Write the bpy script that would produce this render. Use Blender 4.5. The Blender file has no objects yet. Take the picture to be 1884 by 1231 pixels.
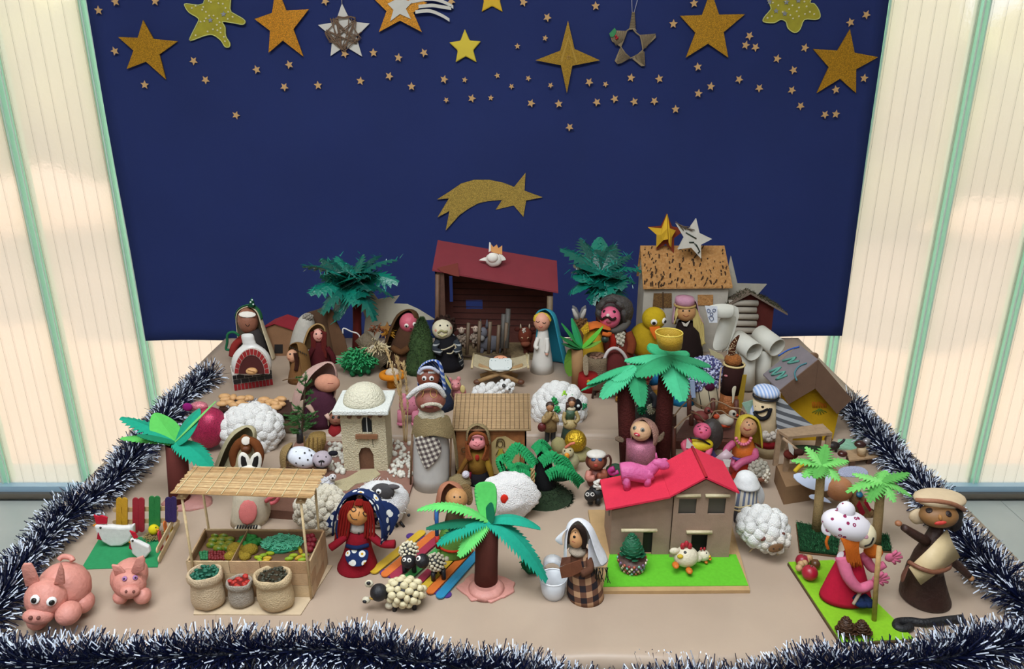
import bpy, math, random
from math import sin, cos, pi, radians, sqrt, atan2, tan
from mathutils import Vector, Matrix, Euler, noise
random.seed(7)
SC = bpy.context.scene
COL = SC.collection
# ---------------------------------------------------------------- camera
F, TH, CZ = 1400.0, radians(19.8), 1.345
TZ, TZ2 = 0.725, 0.735            # table top, slightly higher rear table
WALL = 2.19
cd = bpy.data.cameras.new('camera'); cam = bpy.data.objects.new('camera', cd); COL.objects.link(cam)
cam.location = (0, 0, CZ); cam.rotation_euler = (pi/2-TH, 0, 0)
cd.sensor_width = 36; cd.lens = 36*F/1884; cd.clip_start = .01
SC.camera = cam
# ---------------------------------------------------------------- world, sun, exposure
W = bpy.data.worlds.new('world'); SC.world = W; W.use_nodes = True
_b = W.node_tree.nodes['Background']; _b.inputs[0].default_value = (.74, .86, 1, 1); _b.inputs[1].default_value = 1.5
def light(kind, name, loc, rot, energy, color, size=None, sy=None):
    l = bpy.data.lights.new(name, kind); l.energy = energy; l.color = color
    o = bpy.data.objects.new(name, l); COL.objects.link(o); o.location = loc; o.rotation_euler = rot
    if size: l.size = size
    if sy: l.shape = 'RECTANGLE'; l.size_y = sy
    return o
_s = light('SUN', 'sun', (0, 6, 6), (radians(-48), 0, radians(-14)), 4.2, (1, .93, .80)); _s.data.angle = radians(1.5)
_a = light('AREA', 'added_fill_light', (-.25, .30, 2.25), (radians(8), 0, 0), 30, (.88, .94, 1), 1.3, .7)  # added lamp above the front table, brightens it against the rear; no real fixture
_a2 = light('AREA', 'added_fill_light', (-.3, -1.2, 2.62), (radians(10), 0, 0), 22, (.86, .93, 1), 1.6, 1.0)  # added fill from behind the camera, not a lamp of the room
SC.view_settings.view_transform = 'Standard'; SC.view_settings.look = 'None'
SC.view_settings.gamma = 1; SC.view_settings.exposure = 0.22; SC.view_settings.use_curve_mapping = False
SC.cycles.use_denoising = True; SC.cycles.max_bounces = 8; SC.cycles.transparent_max_bounces = 12
# ---------------------------------------------------------------- image <-> place
def ray(px, py):
    x = (px-942)/F; y = (615.5-py)/F
    return Vector((x, cos(TH)+y*sin(TH), -sin(TH)+y*cos(TH)))
def at(px, py, z=TZ):
    d = ray(px, py); return Vector((0, 0, CZ))+d*((z-CZ)/d.z)
def atD(px, py, D):
    d = ray(px, py); return Vector((0, 0, CZ))+d*(D/d.y)
def zc(p): return p.y*cos(TH)-(p.z-CZ)*sin(TH)
# ---------------------------------------------------------------- materials
def lin(h):
    if isinstance(h, str):
        h = h.lstrip('#'); c = [int(h[i:i+2], 16)/255 for i in (0, 2, 4)]
        return tuple((v/12.92 if v <= .04045 else ((v+.055)/1.055)**2.4) for v in c)
    return h
MATS = {}
def mat(col, rough=.7, var=.0, scale=30., bump=0., bscale=80., metal=0., sheen=0., trans=0., spec=.5, col2=None, glit=0.):
    key = (col, rough, var, scale, bump, bscale, metal, sheen, trans, spec, col2, glit)
    if key in MATS: return MATS[key]
    m = bpy.data.materials.new('m%03d' % len(MATS)); m.use_nodes = True; MATS[key] = m
    N = m.node_tree.nodes; L = m.node_tree.links; p = N['Principled BSDF']
    c = lin(col); m.diffuse_color = (*c, 1)
    p.inputs['Base Color'].default_value = (*c, 1); p.inputs['Roughness'].default_value = rough
    p.inputs['Metallic'].default_value = metal; p.inputs['Specular IOR Level'].default_value = spec
    if sheen: p.inputs['Sheen Weight'].default_value = sheen
    if trans: p.inputs['Transmission Weight'].default_value = trans
    tc = N.new('ShaderNodeTexCoord')
    if var or col2:
        n = N.new('ShaderNodeTexNoise'); n.inputs['Scale'].default_value = scale; n.inputs['Detail'].default_value = 4
        L.new(tc.outputs['Object'], n.inputs['Vector'])
        r = N.new('ShaderNodeMapRange'); L.new(n.outputs[0], r.inputs[0]); r.inputs[1].default_value = .3; r.inputs[2].default_value = .7
        mx = N.new('ShaderNodeMix'); mx.data_type = 'RGBA'; L.new(r.outputs[0], mx.inputs[0])
        c2 = lin(col2) if col2 else tuple(max(0, v*(1-var)) for v in c)
        mx.inputs[6].default_value = (*c, 1); mx.inputs[7].default_value = (*c2, 1)
        L.new(mx.outputs[2], p.inputs['Base Color'])
    if glit:
        v = N.new('ShaderNodeTexVoronoi'); v.inputs['Scale'].default_value = glit; L.new(tc.outputs['Object'], v.inputs['Vector'])
        sp = N.new('ShaderNodeSeparateColor'); L.new(v.outputs['Color'], sp.inputs[0])
        r = N.new('ShaderNodeMapRange'); L.new(sp.outputs[0], r.inputs[0]); r.inputs[3].default_value = .45; r.inputs[4].default_value = 1.5
        h = N.new('ShaderNodeVectorMath'); h.operation = 'SCALE'; h.inputs[0].default_value = c; L.new(r.outputs[0], h.inputs['Scale'])
        L.new(h.outputs[0], p.inputs['Base Color']); p.inputs['Metallic'].default_value = .35
        b = N.new('ShaderNodeBump'); b.inputs['Strength'].default_value = .6; b.inputs['Distance'].default_value = .001
        L.new(sp.outputs[1], b.inputs['Height']); L.new(b.outputs[0], p.inputs['Normal'])
    elif bump:
        n = N.new('ShaderNodeTexNoise'); n.inputs['Scale'].default_value = bscale; n.inputs['Detail'].default_value = 5
        L.new(tc.outputs['Object'], n.inputs['Vector'])
        b = N.new('ShaderNodeBump'); b.inputs['Strength'].default_value = bump; b.inputs['Distance'].default_value = .004
        L.new(n.outputs[0], b.inputs['Height']); L.new(b.outputs[0], p.inputs['Normal'])
    return m
# local units of the table-top things are about 0.7-1.1 mm, so textures on them use small scales
def fab(c, **k):
    a = dict(rough=.9, bump=.25, bscale=.7, var=.12, scale=.15, spec=.2); a.update(k); return mat(c, **a)
def clay(c, **k):
    a = dict(rough=.55, bump=.25, bscale=.25, var=.08, scale=.1); a.update(k); return mat(c, **a)
def card(c, **k):
    a = dict(rough=.85, bump=.12, bscale=.3, var=.12, scale=.06, spec=.25); a.update(k); return mat(c, **a)
def wood(c, **k):
    a = dict(rough=.6, bump=.2, bscale=.4, var=.25, scale=.12); a.update(k); return mat(c, **a)
def cotton(c='#f4f2ee', **k):
    a = dict(rough=1, bump=.9, bscale=.5, var=.06, scale=.2, sheen=.3, spec=.1); a.update(k); return mat(c, **a)
def paint(c, **k):
    a = dict(rough=.4, spec=.4); a.update(k); return mat(c, **a)
def pat(kind, cols, scale=1., angle=0., ratio=.5, rough=.9, axes=(0, 2)):
    """flat print on cloth: stripes, checks, dots, flowers - in object coordinates"""
    key = (kind, tuple(cols), scale, angle, ratio, rough, axes)
    if key in MATS: return MATS[key]
    m = bpy.data.materials.new('m%03d' % len(MATS)); m.use_nodes = True; MATS[key] = m
    N = m.node_tree.nodes; L = m.node_tree.links; p = N['Principled BSDF']; p.inputs['Roughness'].default_value = rough
    p.inputs['Specular IOR Level'].default_value = .2
    m.diffuse_color = (*lin(cols[0]), 1)
    tc = N.new('ShaderNodeTexCoord'); mp = N.new('ShaderNodeMapping'); L.new(tc.outputs['Object'], mp.inputs[0])
    mp.inputs['Rotation'].default_value = (0, angle, 0); mp.inputs['Scale'].default_value = (1/scale,)*3
    sx = N.new('ShaderNodeSeparateXYZ'); L.new(mp.outputs[0], sx.inputs[0])
    def mt(op, a, b=None):
        n = N.new('ShaderNodeMath'); n.operation = op
        for i, v in enumerate((a, b)):
            if v is None: continue
            if hasattr(v, 'links'): L.new(v, n.inputs[i])
            else: n.inputs[i].default_value = v
        return n.outputs[0]
    def mix(f, a, b):
        x = N.new('ShaderNodeMix'); x.data_type = 'RGBA'; L.new(f, x.inputs[0])
        for i, v in ((6, a), (7, b)):
            if hasattr(v, 'links'): L.new(v, x.inputs[i])
            else: x.inputs[i].default_value = (*lin(v), 1)
        return x.outputs[2]
    a, b = sx.outputs[axes[0]], sx.outputs[axes[1]]
    if kind == 'stripe':
        out = mix(mt('GREATER_THAN', mt('FRACT', a), ratio), cols[0], cols[1])
    elif kind == 'check':
        fa = mt('GREATER_THAN', mt('FRACT', a), ratio); fb = mt('GREATER_THAN', mt('FRACT', b), ratio)
        s = mt('MULTIPLY', mt('ADD', fa, fb), .5)
        out = mix(mt('GREATER_THAN', s, .75), mix(mt('GREATER_THAN', s, .25), cols[0], cols[1]), cols[2] if len(cols) > 2 else cols[1])
    elif kind == 'grid':
        fa = mt('GREATER_THAN', mt('FRACT', a), ratio); fb = mt('GREATER_THAN', mt('FRACT', b), ratio)
        out = mix(mt('MAXIMUM', fa, fb), cols[0], cols[1])
    else:
        v = N.new('ShaderNodeTexVoronoi'); v.inputs['Scale'].default_value = 1; v.inputs['Randomness'].default_value = .7
        L.new(mp.outputs[0], v.inputs['Vector'])
        f = mt('GREATER_THAN', v.outputs['Distance'], ratio)
        if len(cols) > 2:
            g = mt('GREATER_THAN', v.outputs['Distance'], ratio*.4)
            out = mix(f, mix(g, cols[2], cols[1]), cols[0])
        else: out = mix(f, cols[1], cols[0])
    L.new(out, p.inputs['Base Color'])
    return m
# ---------------------------------------------------------------- mesh pieces: (verts, faces)
def g_ball(c, r, seg=20, rings=12, lump=0., lf=1., seed=0):
    if not hasattr(r, '__len__'): r = (r, r, r)
    c = Vector(c); V = [c+Vector((0, 0, r[2]))]; Fs = []
    for i in range(1, rings):
        a = pi*i/rings
        for j in range(seg):
            b = 2*pi*j/seg; V.append(c+Vector((sin(a)*cos(b)*r[0], sin(a)*sin(b)*r[1], cos(a)*r[2])))
    V.append(c-Vector((0, 0, r[2])))
    for j in range(seg): Fs.append((0, 1+j, 1+(j+1) % seg))
    for i in range(rings-2):
        for j in range(seg):
            a = 1+i*seg+j; b = 1+i*seg+(j+1) % seg; Fs.append((a, a+seg, b+seg, b))
    e = len(V)-1; o = 1+(rings-2)*seg
    for j in range(seg): Fs.append((o+j, e, o+(j+1) % seg))
    if lump:
        mr = sum(r)/3
        for k, v in enumerate(V):
            d = v-c; q = Vector((d.x/r[0], d.y/r[1], d.z/r[2]))*lf+Vector((seed*3.1, seed, 0))
            n = noise.noise(q)*.6+abs(noise.noise(q*2.3))*.7
            V[k] = c+d*(1+lump*n)
    return V, Fs
def g_bumps(c, r, n, br, seed=1, jit=.25):
    """ball closely covered with small lumps (cotton balls, curls, clay pellets)"""
    if not hasattr(r, '__len__'): r = (r, r, r)
    rnd = random.Random(seed); V, Fs = g_ball(c, tuple(x*.96 for x in r), 14, 9); g = pi*(3-sqrt(5))
    for i in range(n):
        z = 1-2*(i+.5)/n; q = sqrt(1-z*z); a = g*i+rnd.uniform(-.15, .15)
        p = Vector(c)+Vector((q*cos(a)*r[0], q*sin(a)*r[1], z*r[2])); b = br*rnd.uniform(1-jit, 1+jit)
        v, f = g_ball(p, b, 8, 6); o = len(V); V += v; Fs += [tuple(k+o for k in x) for x in f]
    return V, Fs
def g_box(c, s, R=None):
    c = Vector(c); hx, hy, hz = s[0]/2, s[1]/2, s[2]/2
    V = [Vector((x*hx, y*hy, z*hz)) for z in (-1, 1) for y in (-1, 1) for x in (-1, 1)]
    if R is not None:
        if not isinstance(R, Matrix): R = Euler(R).to_matrix()
        V = [R @ v for v in V]
    return [v+c for v in V], [(0, 2, 3, 1), (4, 5, 7, 6), (0, 1, 5, 4), (2, 6, 7, 3), (0, 4, 6, 2), (1, 3, 7, 5)]
def g_lathe(prof, c=(0, 0), seg=28, cap=True, sy=1., R=None, a0=0):
    V = []; Fs = []; n = len(prof)
    for (r, z) in prof:
        for j in range(seg):
            b = 2*pi*j/seg+a0; V.append(Vector((r*cos(b), r*sin(b)*sy, z)))
    for i in range(n-1):
        for j in range(seg):
            a = i*seg+j; b = i*seg+(j+1) % seg; Fs.append((a, b, b+seg, a+seg))
    if cap: Fs.append(tuple(reversed(range(seg)))); Fs.append(tuple(range((n-1)*seg, n*seg)))
    if R is not None: V = [R @ v for v in V]
    c3 = Vector((c[0], c[1], c[2] if len(c) > 2 else 0))
    return [v+c3 for v in V], Fs
def frame(d):
    d = d.normalized(); u = Vector((0, 0, 1)) if abs(d.z) < .9 else Vector((0, 1, 0))
    a = d.cross(u).normalized(); return a, a.cross(d).normalized()
def g_tube(pts, r, seg=8, cap=True):
    pts = [Vector(p) for p in pts]; n = len(pts)
    rs = r if hasattr(r, '__len__') else [r]*n
    if len(rs) != n: rs = [rs[0]+(rs[-1]-rs[0])*i/(n-1) for i in range(n)]
    V = []; Fs = []; a = None
    for i, p in enumerate(pts):
        d = (pts[min(i+1, n-1)]-pts[max(i-1, 0)])
        if d.length < 1e-9: d = Vector((0, 0, 1))
        d.normalize()
        if a is None: a, b = frame(d)
        else:
            a = (a-d*a.dot(d)); a = a.normalized() if a.length > 1e-6 else frame(d)[0]; b = a.cross(d)
        for j in range(seg):
            t = 2*pi*j/seg; V.append(p+(a*cos(t)+b*sin(t))*rs[i])
    for i in range(n-1):
        for j in range(seg):
            x = i*seg+j; y = i*seg+(j+1) % seg; Fs.append((x, y, y+seg, x+seg))
    if cap: Fs.append(tuple(reversed(range(seg)))); Fs.append(tuple(range((n-1)*seg, n*seg)))
    return V, Fs
def g_ext(poly, off):
    """closed outline of 3-D points pushed along a vector"""
    off = Vector(off); P = [Vector(p) for p in poly]; n = len(P)
    V = P+[p+off for p in P]; Fs = [tuple(reversed(range(n))), tuple(range(n, 2*n))]
    for i in range(n): j = (i+1) % n; Fs.append((i, j, j+n, i+n))
    return V, Fs
def smooth(pts, k=6):
    """Catmull-Rom through points"""
    P = [Vector(p) for p in pts]
    if len(P) < 3: return P
    out = []
    for i in range(len(P)-1):
        a = P[max(i-1, 0)]; b = P[i]; c = P[i+1]; d = P[min(i+2, len(P)-1)]
        for j in range(k):
            t = j/k; out.append(.5*((2*b)+(c-a)*t+(2*a-5*b+4*c-d)*t*t+(3*b-a-3*c+d)*t**3))
    out.append(P[-1]); return out
class MB:
    def __init__(s): s.V = []; s.F = []; s.sm = []
    def add(s, vf, smooth=True):
        o = len(s.V); s.V += vf[0]; s.F += [tuple(k+o for k in f) for f in vf[1]]; s.sm += [smooth]*len(vf[1]); return s
    def build(s, name, m, parent=None, solid=0., sub=0, bev=0.):
        me = bpy.data.meshes.new(name); me.from_pydata([tuple(v) for v in s.V], [], s.F)
        me.polygons.foreach_set('use_smooth', s.sm); me.materials.append(m); me.update()
        o = bpy.data.objects.new(name, me); COL.objects.link(o)
        if parent is not None: o.parent = parent
        if solid: q = o.modifiers.new('s', 'SOLIDIFY'); q.thickness = solid; q.offset = 0
        if bev: q = o.modifiers.new('b', 'BEVEL'); q.width = bev; q.segments = 2
        if sub: q = o.modifiers.new('u', 'SUBSURF'); q.levels = sub; q.render_levels = sub
        return o
def tag(o, label=None, cat=None, group=None, kind=None):
    if label: o['label'] = label
    if cat: o['category'] = cat
    if group: o['group'] = group
    if kind: o['kind'] = kind
    return o
def struct(o): o['kind'] = 'structure'; return o
def empty(name, loc=(0, 0, 0), parent=None):
    o = bpy.data.objects.new(name, None); COL.objects.link(o); o.location = loc; o.empty_display_size = .01
    if parent is not None: o.parent = parent
    return o
def surf(py): return TZ2 if py < 806 else TZ
GROUND_R = {'dark brown clay woman': 43, 'woman with white veil': 33, 'doll with red yarn': 37, 'kneeling doll': 26, 'tall front paper palm': 20, 'green felt figure with red belt': 30,
 'blue and cream striped tube': 21, 'calico sack on the left': 15, 'small grey voile': 12, 'calico sack on the right': 16, 'tall bearded shepherd': 34, 'cream bunny': 33, 'cream-hooded doll': 34,
 'paper palm with wide teal': 18, 'translucent white plastic cup standing': 15, 'small pot covered': 16, 'green painted pine': 16, 'pink-faced doll with long auburn': 21, 'black-trunked tree': 34, 'doll with big red lips': 26,
 'brown clay shepherd boy': 18, 'blonde clay girl': 28, 'pink-faced clay girl': 24, 'bearded man with blue striped': 19, 'green foam palm on thick': 15, 'shorter green foam palm': 15,
 'brown-faced figure in long': 24, 'white plastic bottle': 0, 'off-white rolled': 20, 'small woman with long dark red': 22, 'small woman in brown stitched': 20, 'reclining figure': 30, 'tiny round-faced': 13,
 'pink-faced figure with googly': 32, 'dark green moss-covered': 28, 'white-faced man in black': 25, 'woman figure in teal': 20, 'king with bushy': 30, 'yellow-robed figure': 20, 'wooden-faced figure': 24,
 'black-robed king': 22, 'figure with a bright blue': 20, 'figure wrapped': 24, 'figure in a bright blue cloak': 24, 'dark brown tube figure': 17, 'brown-faced man with googly': 28, 'woven basket': 14}
class T:
    """a thing standing at the table point seen at pixel (bx, by); local unit = one photo pixel at that distance"""
    def __init__(s, name, label, cat, bx, by, z=None, group=None):
        s.z0 = surf(by) if z is None else z
        for k_, r_ in GROUND_R.items():
            if label.startswith(k_): by -= r_*sin(TH+atan2(by-615.5, F))
        s.w = at(bx, by, s.z0); s.s = zc(s.w)/F
        s.o = empty(name, s.w); s.o.scale = (s.s,)*3; tag(s.o, label, cat, group)
        s.V = (Vector((0, 0, CZ))-s.w).normalized(); s.R = Vector((1, 0, 0)); s.R = (s.R-s.V*s.R.dot(s.V)).normalized()
        s.U = s.V.cross(s.R)
        if s.U.z < 0: s.U = -s.U
    def P(s, x, y=None, d=0.):
        if y is None:
            if len(x) > 2: d = x[2]
            x, y = x[0], x[1]
        p = (atD(x, y, s.w.y+d*s.s)-s.w)/s.s
        return p
    def G(s, x, y, z=0.):   # photo pixel on the horizontal plane at local height z
        return (at(x, y, s.z0+z*s.s)-s.w)/s.s
    def par(s, parent): return s.o if parent is None else parent
    def mb(s, name, vf, m, parent=None, sm=True, **k):
        return MB().add(vf, sm).build(name, m, s.par(parent), **k)
    def ball(s, name, xy, r, m, d=0., parent=None, seg=20, **k):
        if hasattr(r, '__len__') and len(r) == 2: r = (r[0], r[0], r[1])
        if len(xy) > 2: d = xy[2]
        return s.mb(name, g_ball(s.P(xy[0], xy[1], d), r, seg, max(8, seg*5//8), **k), m, parent)
    def bumps(s, name, xy, r, n, br, m, d=0., parent=None, seed=1):
        if hasattr(r, '__len__') and len(r) == 2: r = (r[0], r[0], r[1])
        if len(xy) > 2: d = xy[2]
        return s.mb(name, g_bumps(s.P(xy[0], xy[1], d), r, n, br, seed), m, parent)
    def lathe(s, name, x, prof, m, d=0., parent=None, cap=True, seg=28, sy=1., solid=0., sub=0):
        """prof: [(radius, photo y), ...]; x may be (xbottom, xtop) for a lean"""
        p = []; xs = x if hasattr(x, '__len__') else (x, x); n = len(prof); V = []; Fs = []
        for i, (r, y) in enumerate(prof):
            c = s.P(xs[0]+(xs[1]-xs[0])*i/max(1, n-1), y, d); c.z = max(c.z, 0)
            for j in range(seg):
                b = 2*pi*j/seg; V.append(c+Vector((r*cos(b), r*sin(b)*sy, 0)))
        for i in range(n-1):
            for j in range(seg): a = i*seg+j; b = i*seg+(j+1) % seg; Fs.append((a, b, b+seg, a+seg))
        if cap: Fs.append(tuple(reversed(range(seg)))); Fs.append(tuple(range((n-1)*seg, n*seg)))
        return s.mb(name, (V, Fs), m, parent, solid=solid, sub=sub)
    def tube(s, name, pts, r, m, parent=None, sm=True, seg=8, k=4, d=0.):
        P = [s.P(p[0], p[1], (p[2] if len(p) > 2 else 0)+d) for p in pts]
        for p in P: p.z = max(p.z, 0.3)
        rs = r
        if sm and len(P) > 2:
            n0 = len(P); P = smooth(P, k)
            if hasattr(r, '__len__') and len(r) == n0:
                rs = []
                for i in range(len(P)): t = i/(len(P)-1)*(n0-1); a = int(min(t, n0-2)); rs.append(r[a]+(r[a+1]-r[a])*(t-a))
        return s.mb(name, g_tube(P, rs, seg), m, parent)
    def plate(s, name, pts, th, m, d=0., parent=None, sm=False, bev=0.):
        P = [s.P(p[0], p[1], (p[2] if len(p) > 2 else 0)+d) for p in pts]
        return s.mb(name, g_ext(P, (0, th, 0)), m, parent, sm, bev=bev)
    def flat(s, name, pts, h, m, z=0., parent=None, bev=0.):
        P = [s.G(x, y, z+h) for x, y in pts]
        return s.mb(name, g_ext(P, (0, 0, -h)), m, parent, False, bev=bev)
    def poly(s, name, P, off, m, parent=None, bev=0.):
        return s.mb(name, g_ext(P, off), m, parent, False, bev=bev)
    def loc(s, c, r, xy):
        """point on the ball (centre photo c, radius r) seen at photo pixel xy, and its outward normal"""
        if not hasattr(r, '__len__'): r = (r, r, r)
        if len(r) == 2: r = (r[0], r[0], r[1])
        C = s.P(*c); dx = xy[0]-c[0]; dy = c[1]-xy[1]
        q = s.R*dx+s.U*dy; v = s.V
        S = Vector((1/r[0], 1/r[1], 1/r[2])); a = Vector(q*1); qa = Vector((q.x*S.x, q.y*S.y, q.z*S.z)); va = Vector((v.x*S.x, v.y*S.y, v.z*S.z))
        A = va.dot(va); B = 2*qa.dot(va); Cc = qa.dot(qa)-1; D = B*B-4*A*Cc
        t = (-B+sqrt(max(D, 0)))/(2*A); p = q+v*t
        n = Vector((p.x*S.x**2, p.y*S.y**2, p.z*S.z**2)).normalized()
        return C+p, n
    def dep(s, c, r, xy): return s.loc(c, r, xy)[0].y
    def spot(s, name, c, r, xy, size, m, parent=None, th=.6, push=0., rot=0.):
        """a low disc (eye, cheek, mouth, button) lying on the ball; size=(w,h) half sizes"""
        p, n = s.loc(c, r, xy); sw, sh = size if hasattr(size, '__len__') else (size, size)
        a = (s.R-n*s.R.dot(n)).normalized(); b = n.cross(a)
        if b.z < 0: b = -b
        if rot: a, b = a*cos(rot)+b*sin(rot), b*cos(rot)-a*sin(rot)
        vf = g_ball((0, 0, 0), 1, 12, 8); M3 = Matrix((a*sw, b*sh, n*max(th, .3))).transposed()
        return s.mb(name, ([p+n*push+M3 @ v for v in vf[0]], vf[1]), m, parent)
    def curve_on(s, name, c, r, pts, w, m, parent=None, push=.2):
        P = []
        for xy in smooth([(x, y, 0) for x, y in pts], 4): p, n = s.loc(c, r, (xy[0], xy[1])); P.append(p+n*push)
        return s.mb(name, g_tube(P, w, 6), m, parent)
    def eyes(s, c, r, xys, size, parent, white=None, col='#15120f', pup=.5):
        for i, xy in enumerate(xys):
            if white:
                e = s.spot('eye', c, r, xy, size, white, parent, th=size*.4 if not hasattr(size, '__len__') else 1)
                sz = size if not hasattr(size, '__len__') else size[1]
                s.spot('pupil', c, r, (xy[0], xy[1]+sz*.15), sz*pup, paint(col), e if False else parent, th=sz*.3, push=sz*.35)
            else: s.spot('eye', c, r, xy, size, paint(col), parent, th=.8)
    def hood(s, name, c, prof, m, gap=1.0, face=0., parent=None, solid=1.6, sy=1., seg=26, sub=1, gaptop=.35, wav=0., d=0.):
        """cloth over a head, open towards the viewer. prof: [(radius, photo y, x shift, gap factor)...] from crown down"""
        V = []; Fs = []; n = len(prof)
        for i, q in enumerate(prof):
            r, y = q[0], q[1]; xs = q[2] if len(q) > 2 else 0; gf = q[3] if len(q) > 3 else 1
            C = s.P(c[0]+xs, y, (c[2] if len(c) > 2 else 0)+d)
            if C.z < 1: C.z = 1
            g = gap*gf
            for j in range(seg+1):
                t = j/seg; b = -pi/2+face+g+(2*pi-2*g)*t
                rr = r*(1+wav*sin(t*2*pi*5+i)*i/n)
                V.append(C+Vector((rr*cos(b), rr*sin(b)*sy, 0)))
        top = len(V); r, y = prof[0][:2]; V.append(s.P(c[0]+(prof[0][2] if len(prof[0]) > 2 else 0), y, (c[2] if len(c) > 2 else 0)+d)+Vector((0, 0, r*.25)))
        for j in range(seg): Fs.append((top, j, j+1))
        for i in range(n-1):
            for j in range(seg): a = i*(seg+1)+j; Fs.append((a, a+seg+1, a+seg+2, a+1))
        return s.mb(name, (V, Fs), m, parent, solid=solid, sub=sub)
    def sheet(s, name, rows, m, parent=None, solid=1.2, sub=2, sm=True):
        """cloth / sheet through rows of photo points (x, y, depth)"""
        V = [s.P(*p) for r in rows for p in r]; w = len(rows[0]); Fs = []
        for v in V: v.z = max(v.z, .8)
        for i in range(len(rows)-1):
            for j in range(w-1): a = i*w+j; Fs.append((a, a+1, a+w+1, a+w))
        return s.mb(name, (V, Fs), m, parent, sm, solid=solid, sub=sub)
    def frond(s, name, base, tip, w, m, parent=None, arch=.25, n=12, teeth=.45, fold=.25, th=.8, side=None, lean=None):
        """paper palm leaf with snipped edges from base to tip (photo x, y, depth)"""
        a = s.P(*base); b = s.P(*tip); L = (b-a).length; w = w*1.45; mid = (a+b)/2+Vector((0, 0, arch*L))
        d = (b-a).normalized(); sd = Vector(side) if side else d.cross(Vector((0, 0, 1))).normalized()
        if lean: sd = (sd+Vector(lean)).normalized()
        V = []; Fs = []
        def c(t): return a*(1-t)**2+mid*2*t*(1-t)+b*t*t
        for i in range(n):
            t0 = i/n; t1 = (i+1)/n; tt = min(1, t1+.10*teeth*2)
            wd = lambda t: w*(sin(pi*min(1, t*.86+.10))**.7)
            c0, c1 = c(t0), c(t1); e = c(min(1, t1+.04))
            for sg in (-1, 1):
                drop = Vector((0, 0, -fold))
                o = len(V)
                p0 = c0+(sd*sg+drop)*wd(t0)*(1-teeth*.75)
                p1 = c(min(1, t0+1.15/n))+(sd*sg+drop)*wd(t1)
                p2 = c1+(sd*sg+drop)*wd(t1)*(1-teeth*.75)
                V += [c0, c1, p2, p1, p0]
                Fs.append((o, o+1, o+2, o+3, o+4) if sg > 0 else (o+4, o+3, o+2, o+1, o))
        return s.mb(name, (V, Fs), m, parent, False, solid=th)
# ================================================================ setting
def wmat(name, col, rough=.6, lines=0, trl=.6, refr=.35, cols=None):
    """obscured wired glass of the channel panels"""
    m = bpy.data.materials.new(name); m.use_nodes = True; N = m.node_tree.nodes; L = m.node_tree.links
    N.remove(N['Principled BSDF']); out = N['Material Output']
    tr = N.new('ShaderNodeBsdfTranslucent'); rf = N.new('ShaderNodeBsdfRefraction'); gl = N.new('ShaderNodeBsdfGlossy')
    rf.inputs['Roughness'].default_value = refr; rf.inputs['IOR'].default_value = 1.06; gl.inputs['Roughness'].default_value = .25
    c = (*lin(col), 1); gl.inputs['Color'].default_value = (1, 1, 1, 1)
    m1 = N.new('ShaderNodeMixShader'); m1.inputs[0].default_value = 1-trl; L.new(tr.outputs[0], m1.inputs[1]); L.new(rf.outputs[0], m1.inputs[2])
    m2 = N.new('ShaderNodeMixShader'); m2.inputs[0].default_value = .05; L.new(m1.outputs[0], m2.inputs[1]); L.new(gl.outputs[0], m2.inputs[2])
    L.new(m2.outputs[0], out.inputs[0])
    tc = N.new('ShaderNodeTexCoord'); src = None
    if lines:
        sx = N.new('ShaderNodeSeparateXYZ'); L.new(tc.outputs['Object'], sx.inputs[0])
        a = N.new('ShaderNodeMath'); a.operation = 'MULTIPLY'; L.new(sx.outputs[0], a.inputs[0]); a.inputs[1].default_value = 1/.0375
        f = N.new('ShaderNodeMath'); f.operation = 'FRACT'; L.new(a.outputs[0], f.inputs[0])
        g = N.new('ShaderNodeMath'); g.operation = 'LESS_THAN'; L.new(f.outputs[0], g.inputs[0]); g.inputs[1].default_value = .028
        mx = N.new('ShaderNodeMix'); mx.data_type = 'RGBA'; L.new(g.outputs[0], mx.inputs[0]); mx.inputs[6].default_value = c
        mx.inputs[7].default_value = (*[v*.55 for v in c[:3]], 1); src = mx.outputs[2]
    for s_ in (tr, rf):
        if src: L.new(src, s_.inputs['Color'])
        else: s_.inputs['Color'].default_value = c
    n = N.new('ShaderNodeTexNoise'); n.inputs['Scale'].default_value = 110; L.new(tc.outputs['Object'], n.inputs['Vector'])
    b = N.new('ShaderNodeBump'); b.inputs['Strength'].default_value = .5; b.inputs['Distance'].default_value = .003; L.new(n.outputs[0], b.inputs['Height'])
    L.new(b.outputs[0], rf.inputs['Normal']); L.new(b.outputs[0], gl.inputs['Normal'])
    m.diffuse_color = c
    return m
PITCH = .265
XB = atD(262, 620, WALL).x
glass = wmat('channel_glass', '#f0ece4', lines=1, trl=.38, refr=.30); joint_m = wmat('channel_joint', '#bcdccb', trl=.7)
seam_m = mat('#dfeee4', rough=.4)
win = struct(empty('window_1', (0, WALL, 0)))
pane = MB().add(g_box((0, 0, 1.27), (.236, .006, 2.46)), False).build('glass_panel', glass, win)
jn = MB().add(g_box((0, .012, 1.27), (.029, .03, 2.46)), False).build('glass_joint', joint_m, win)
sm_ = MB().add(g_box((-.006, -.008, 1.27), (.0028, .006, 2.46)), False).add(g_box((.010, -.006, 1.27), (.0018, .005, 2.46)), False).build('sealant_seam', seam_m, jn)
first = True
for k in range(-8, 17):
    xj = XB+k*PITCH
    if first: p_, j_ = pane, jn; first = False; s_ = sm_
    else:
        p_, j_, s_ = pane.copy(), jn.copy(), sm_.copy()
        for q in (p_, j_, s_): COL.objects.link(q)
        s_.parent = j_
    p_.location.x = xj+PITCH/2; j_.location.x = xj
zs = .012
w0, w1 = XB-8*PITCH-.02, XB+17*PITCH
xm, xw = (w0+w1)/2, w1-w0
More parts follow.
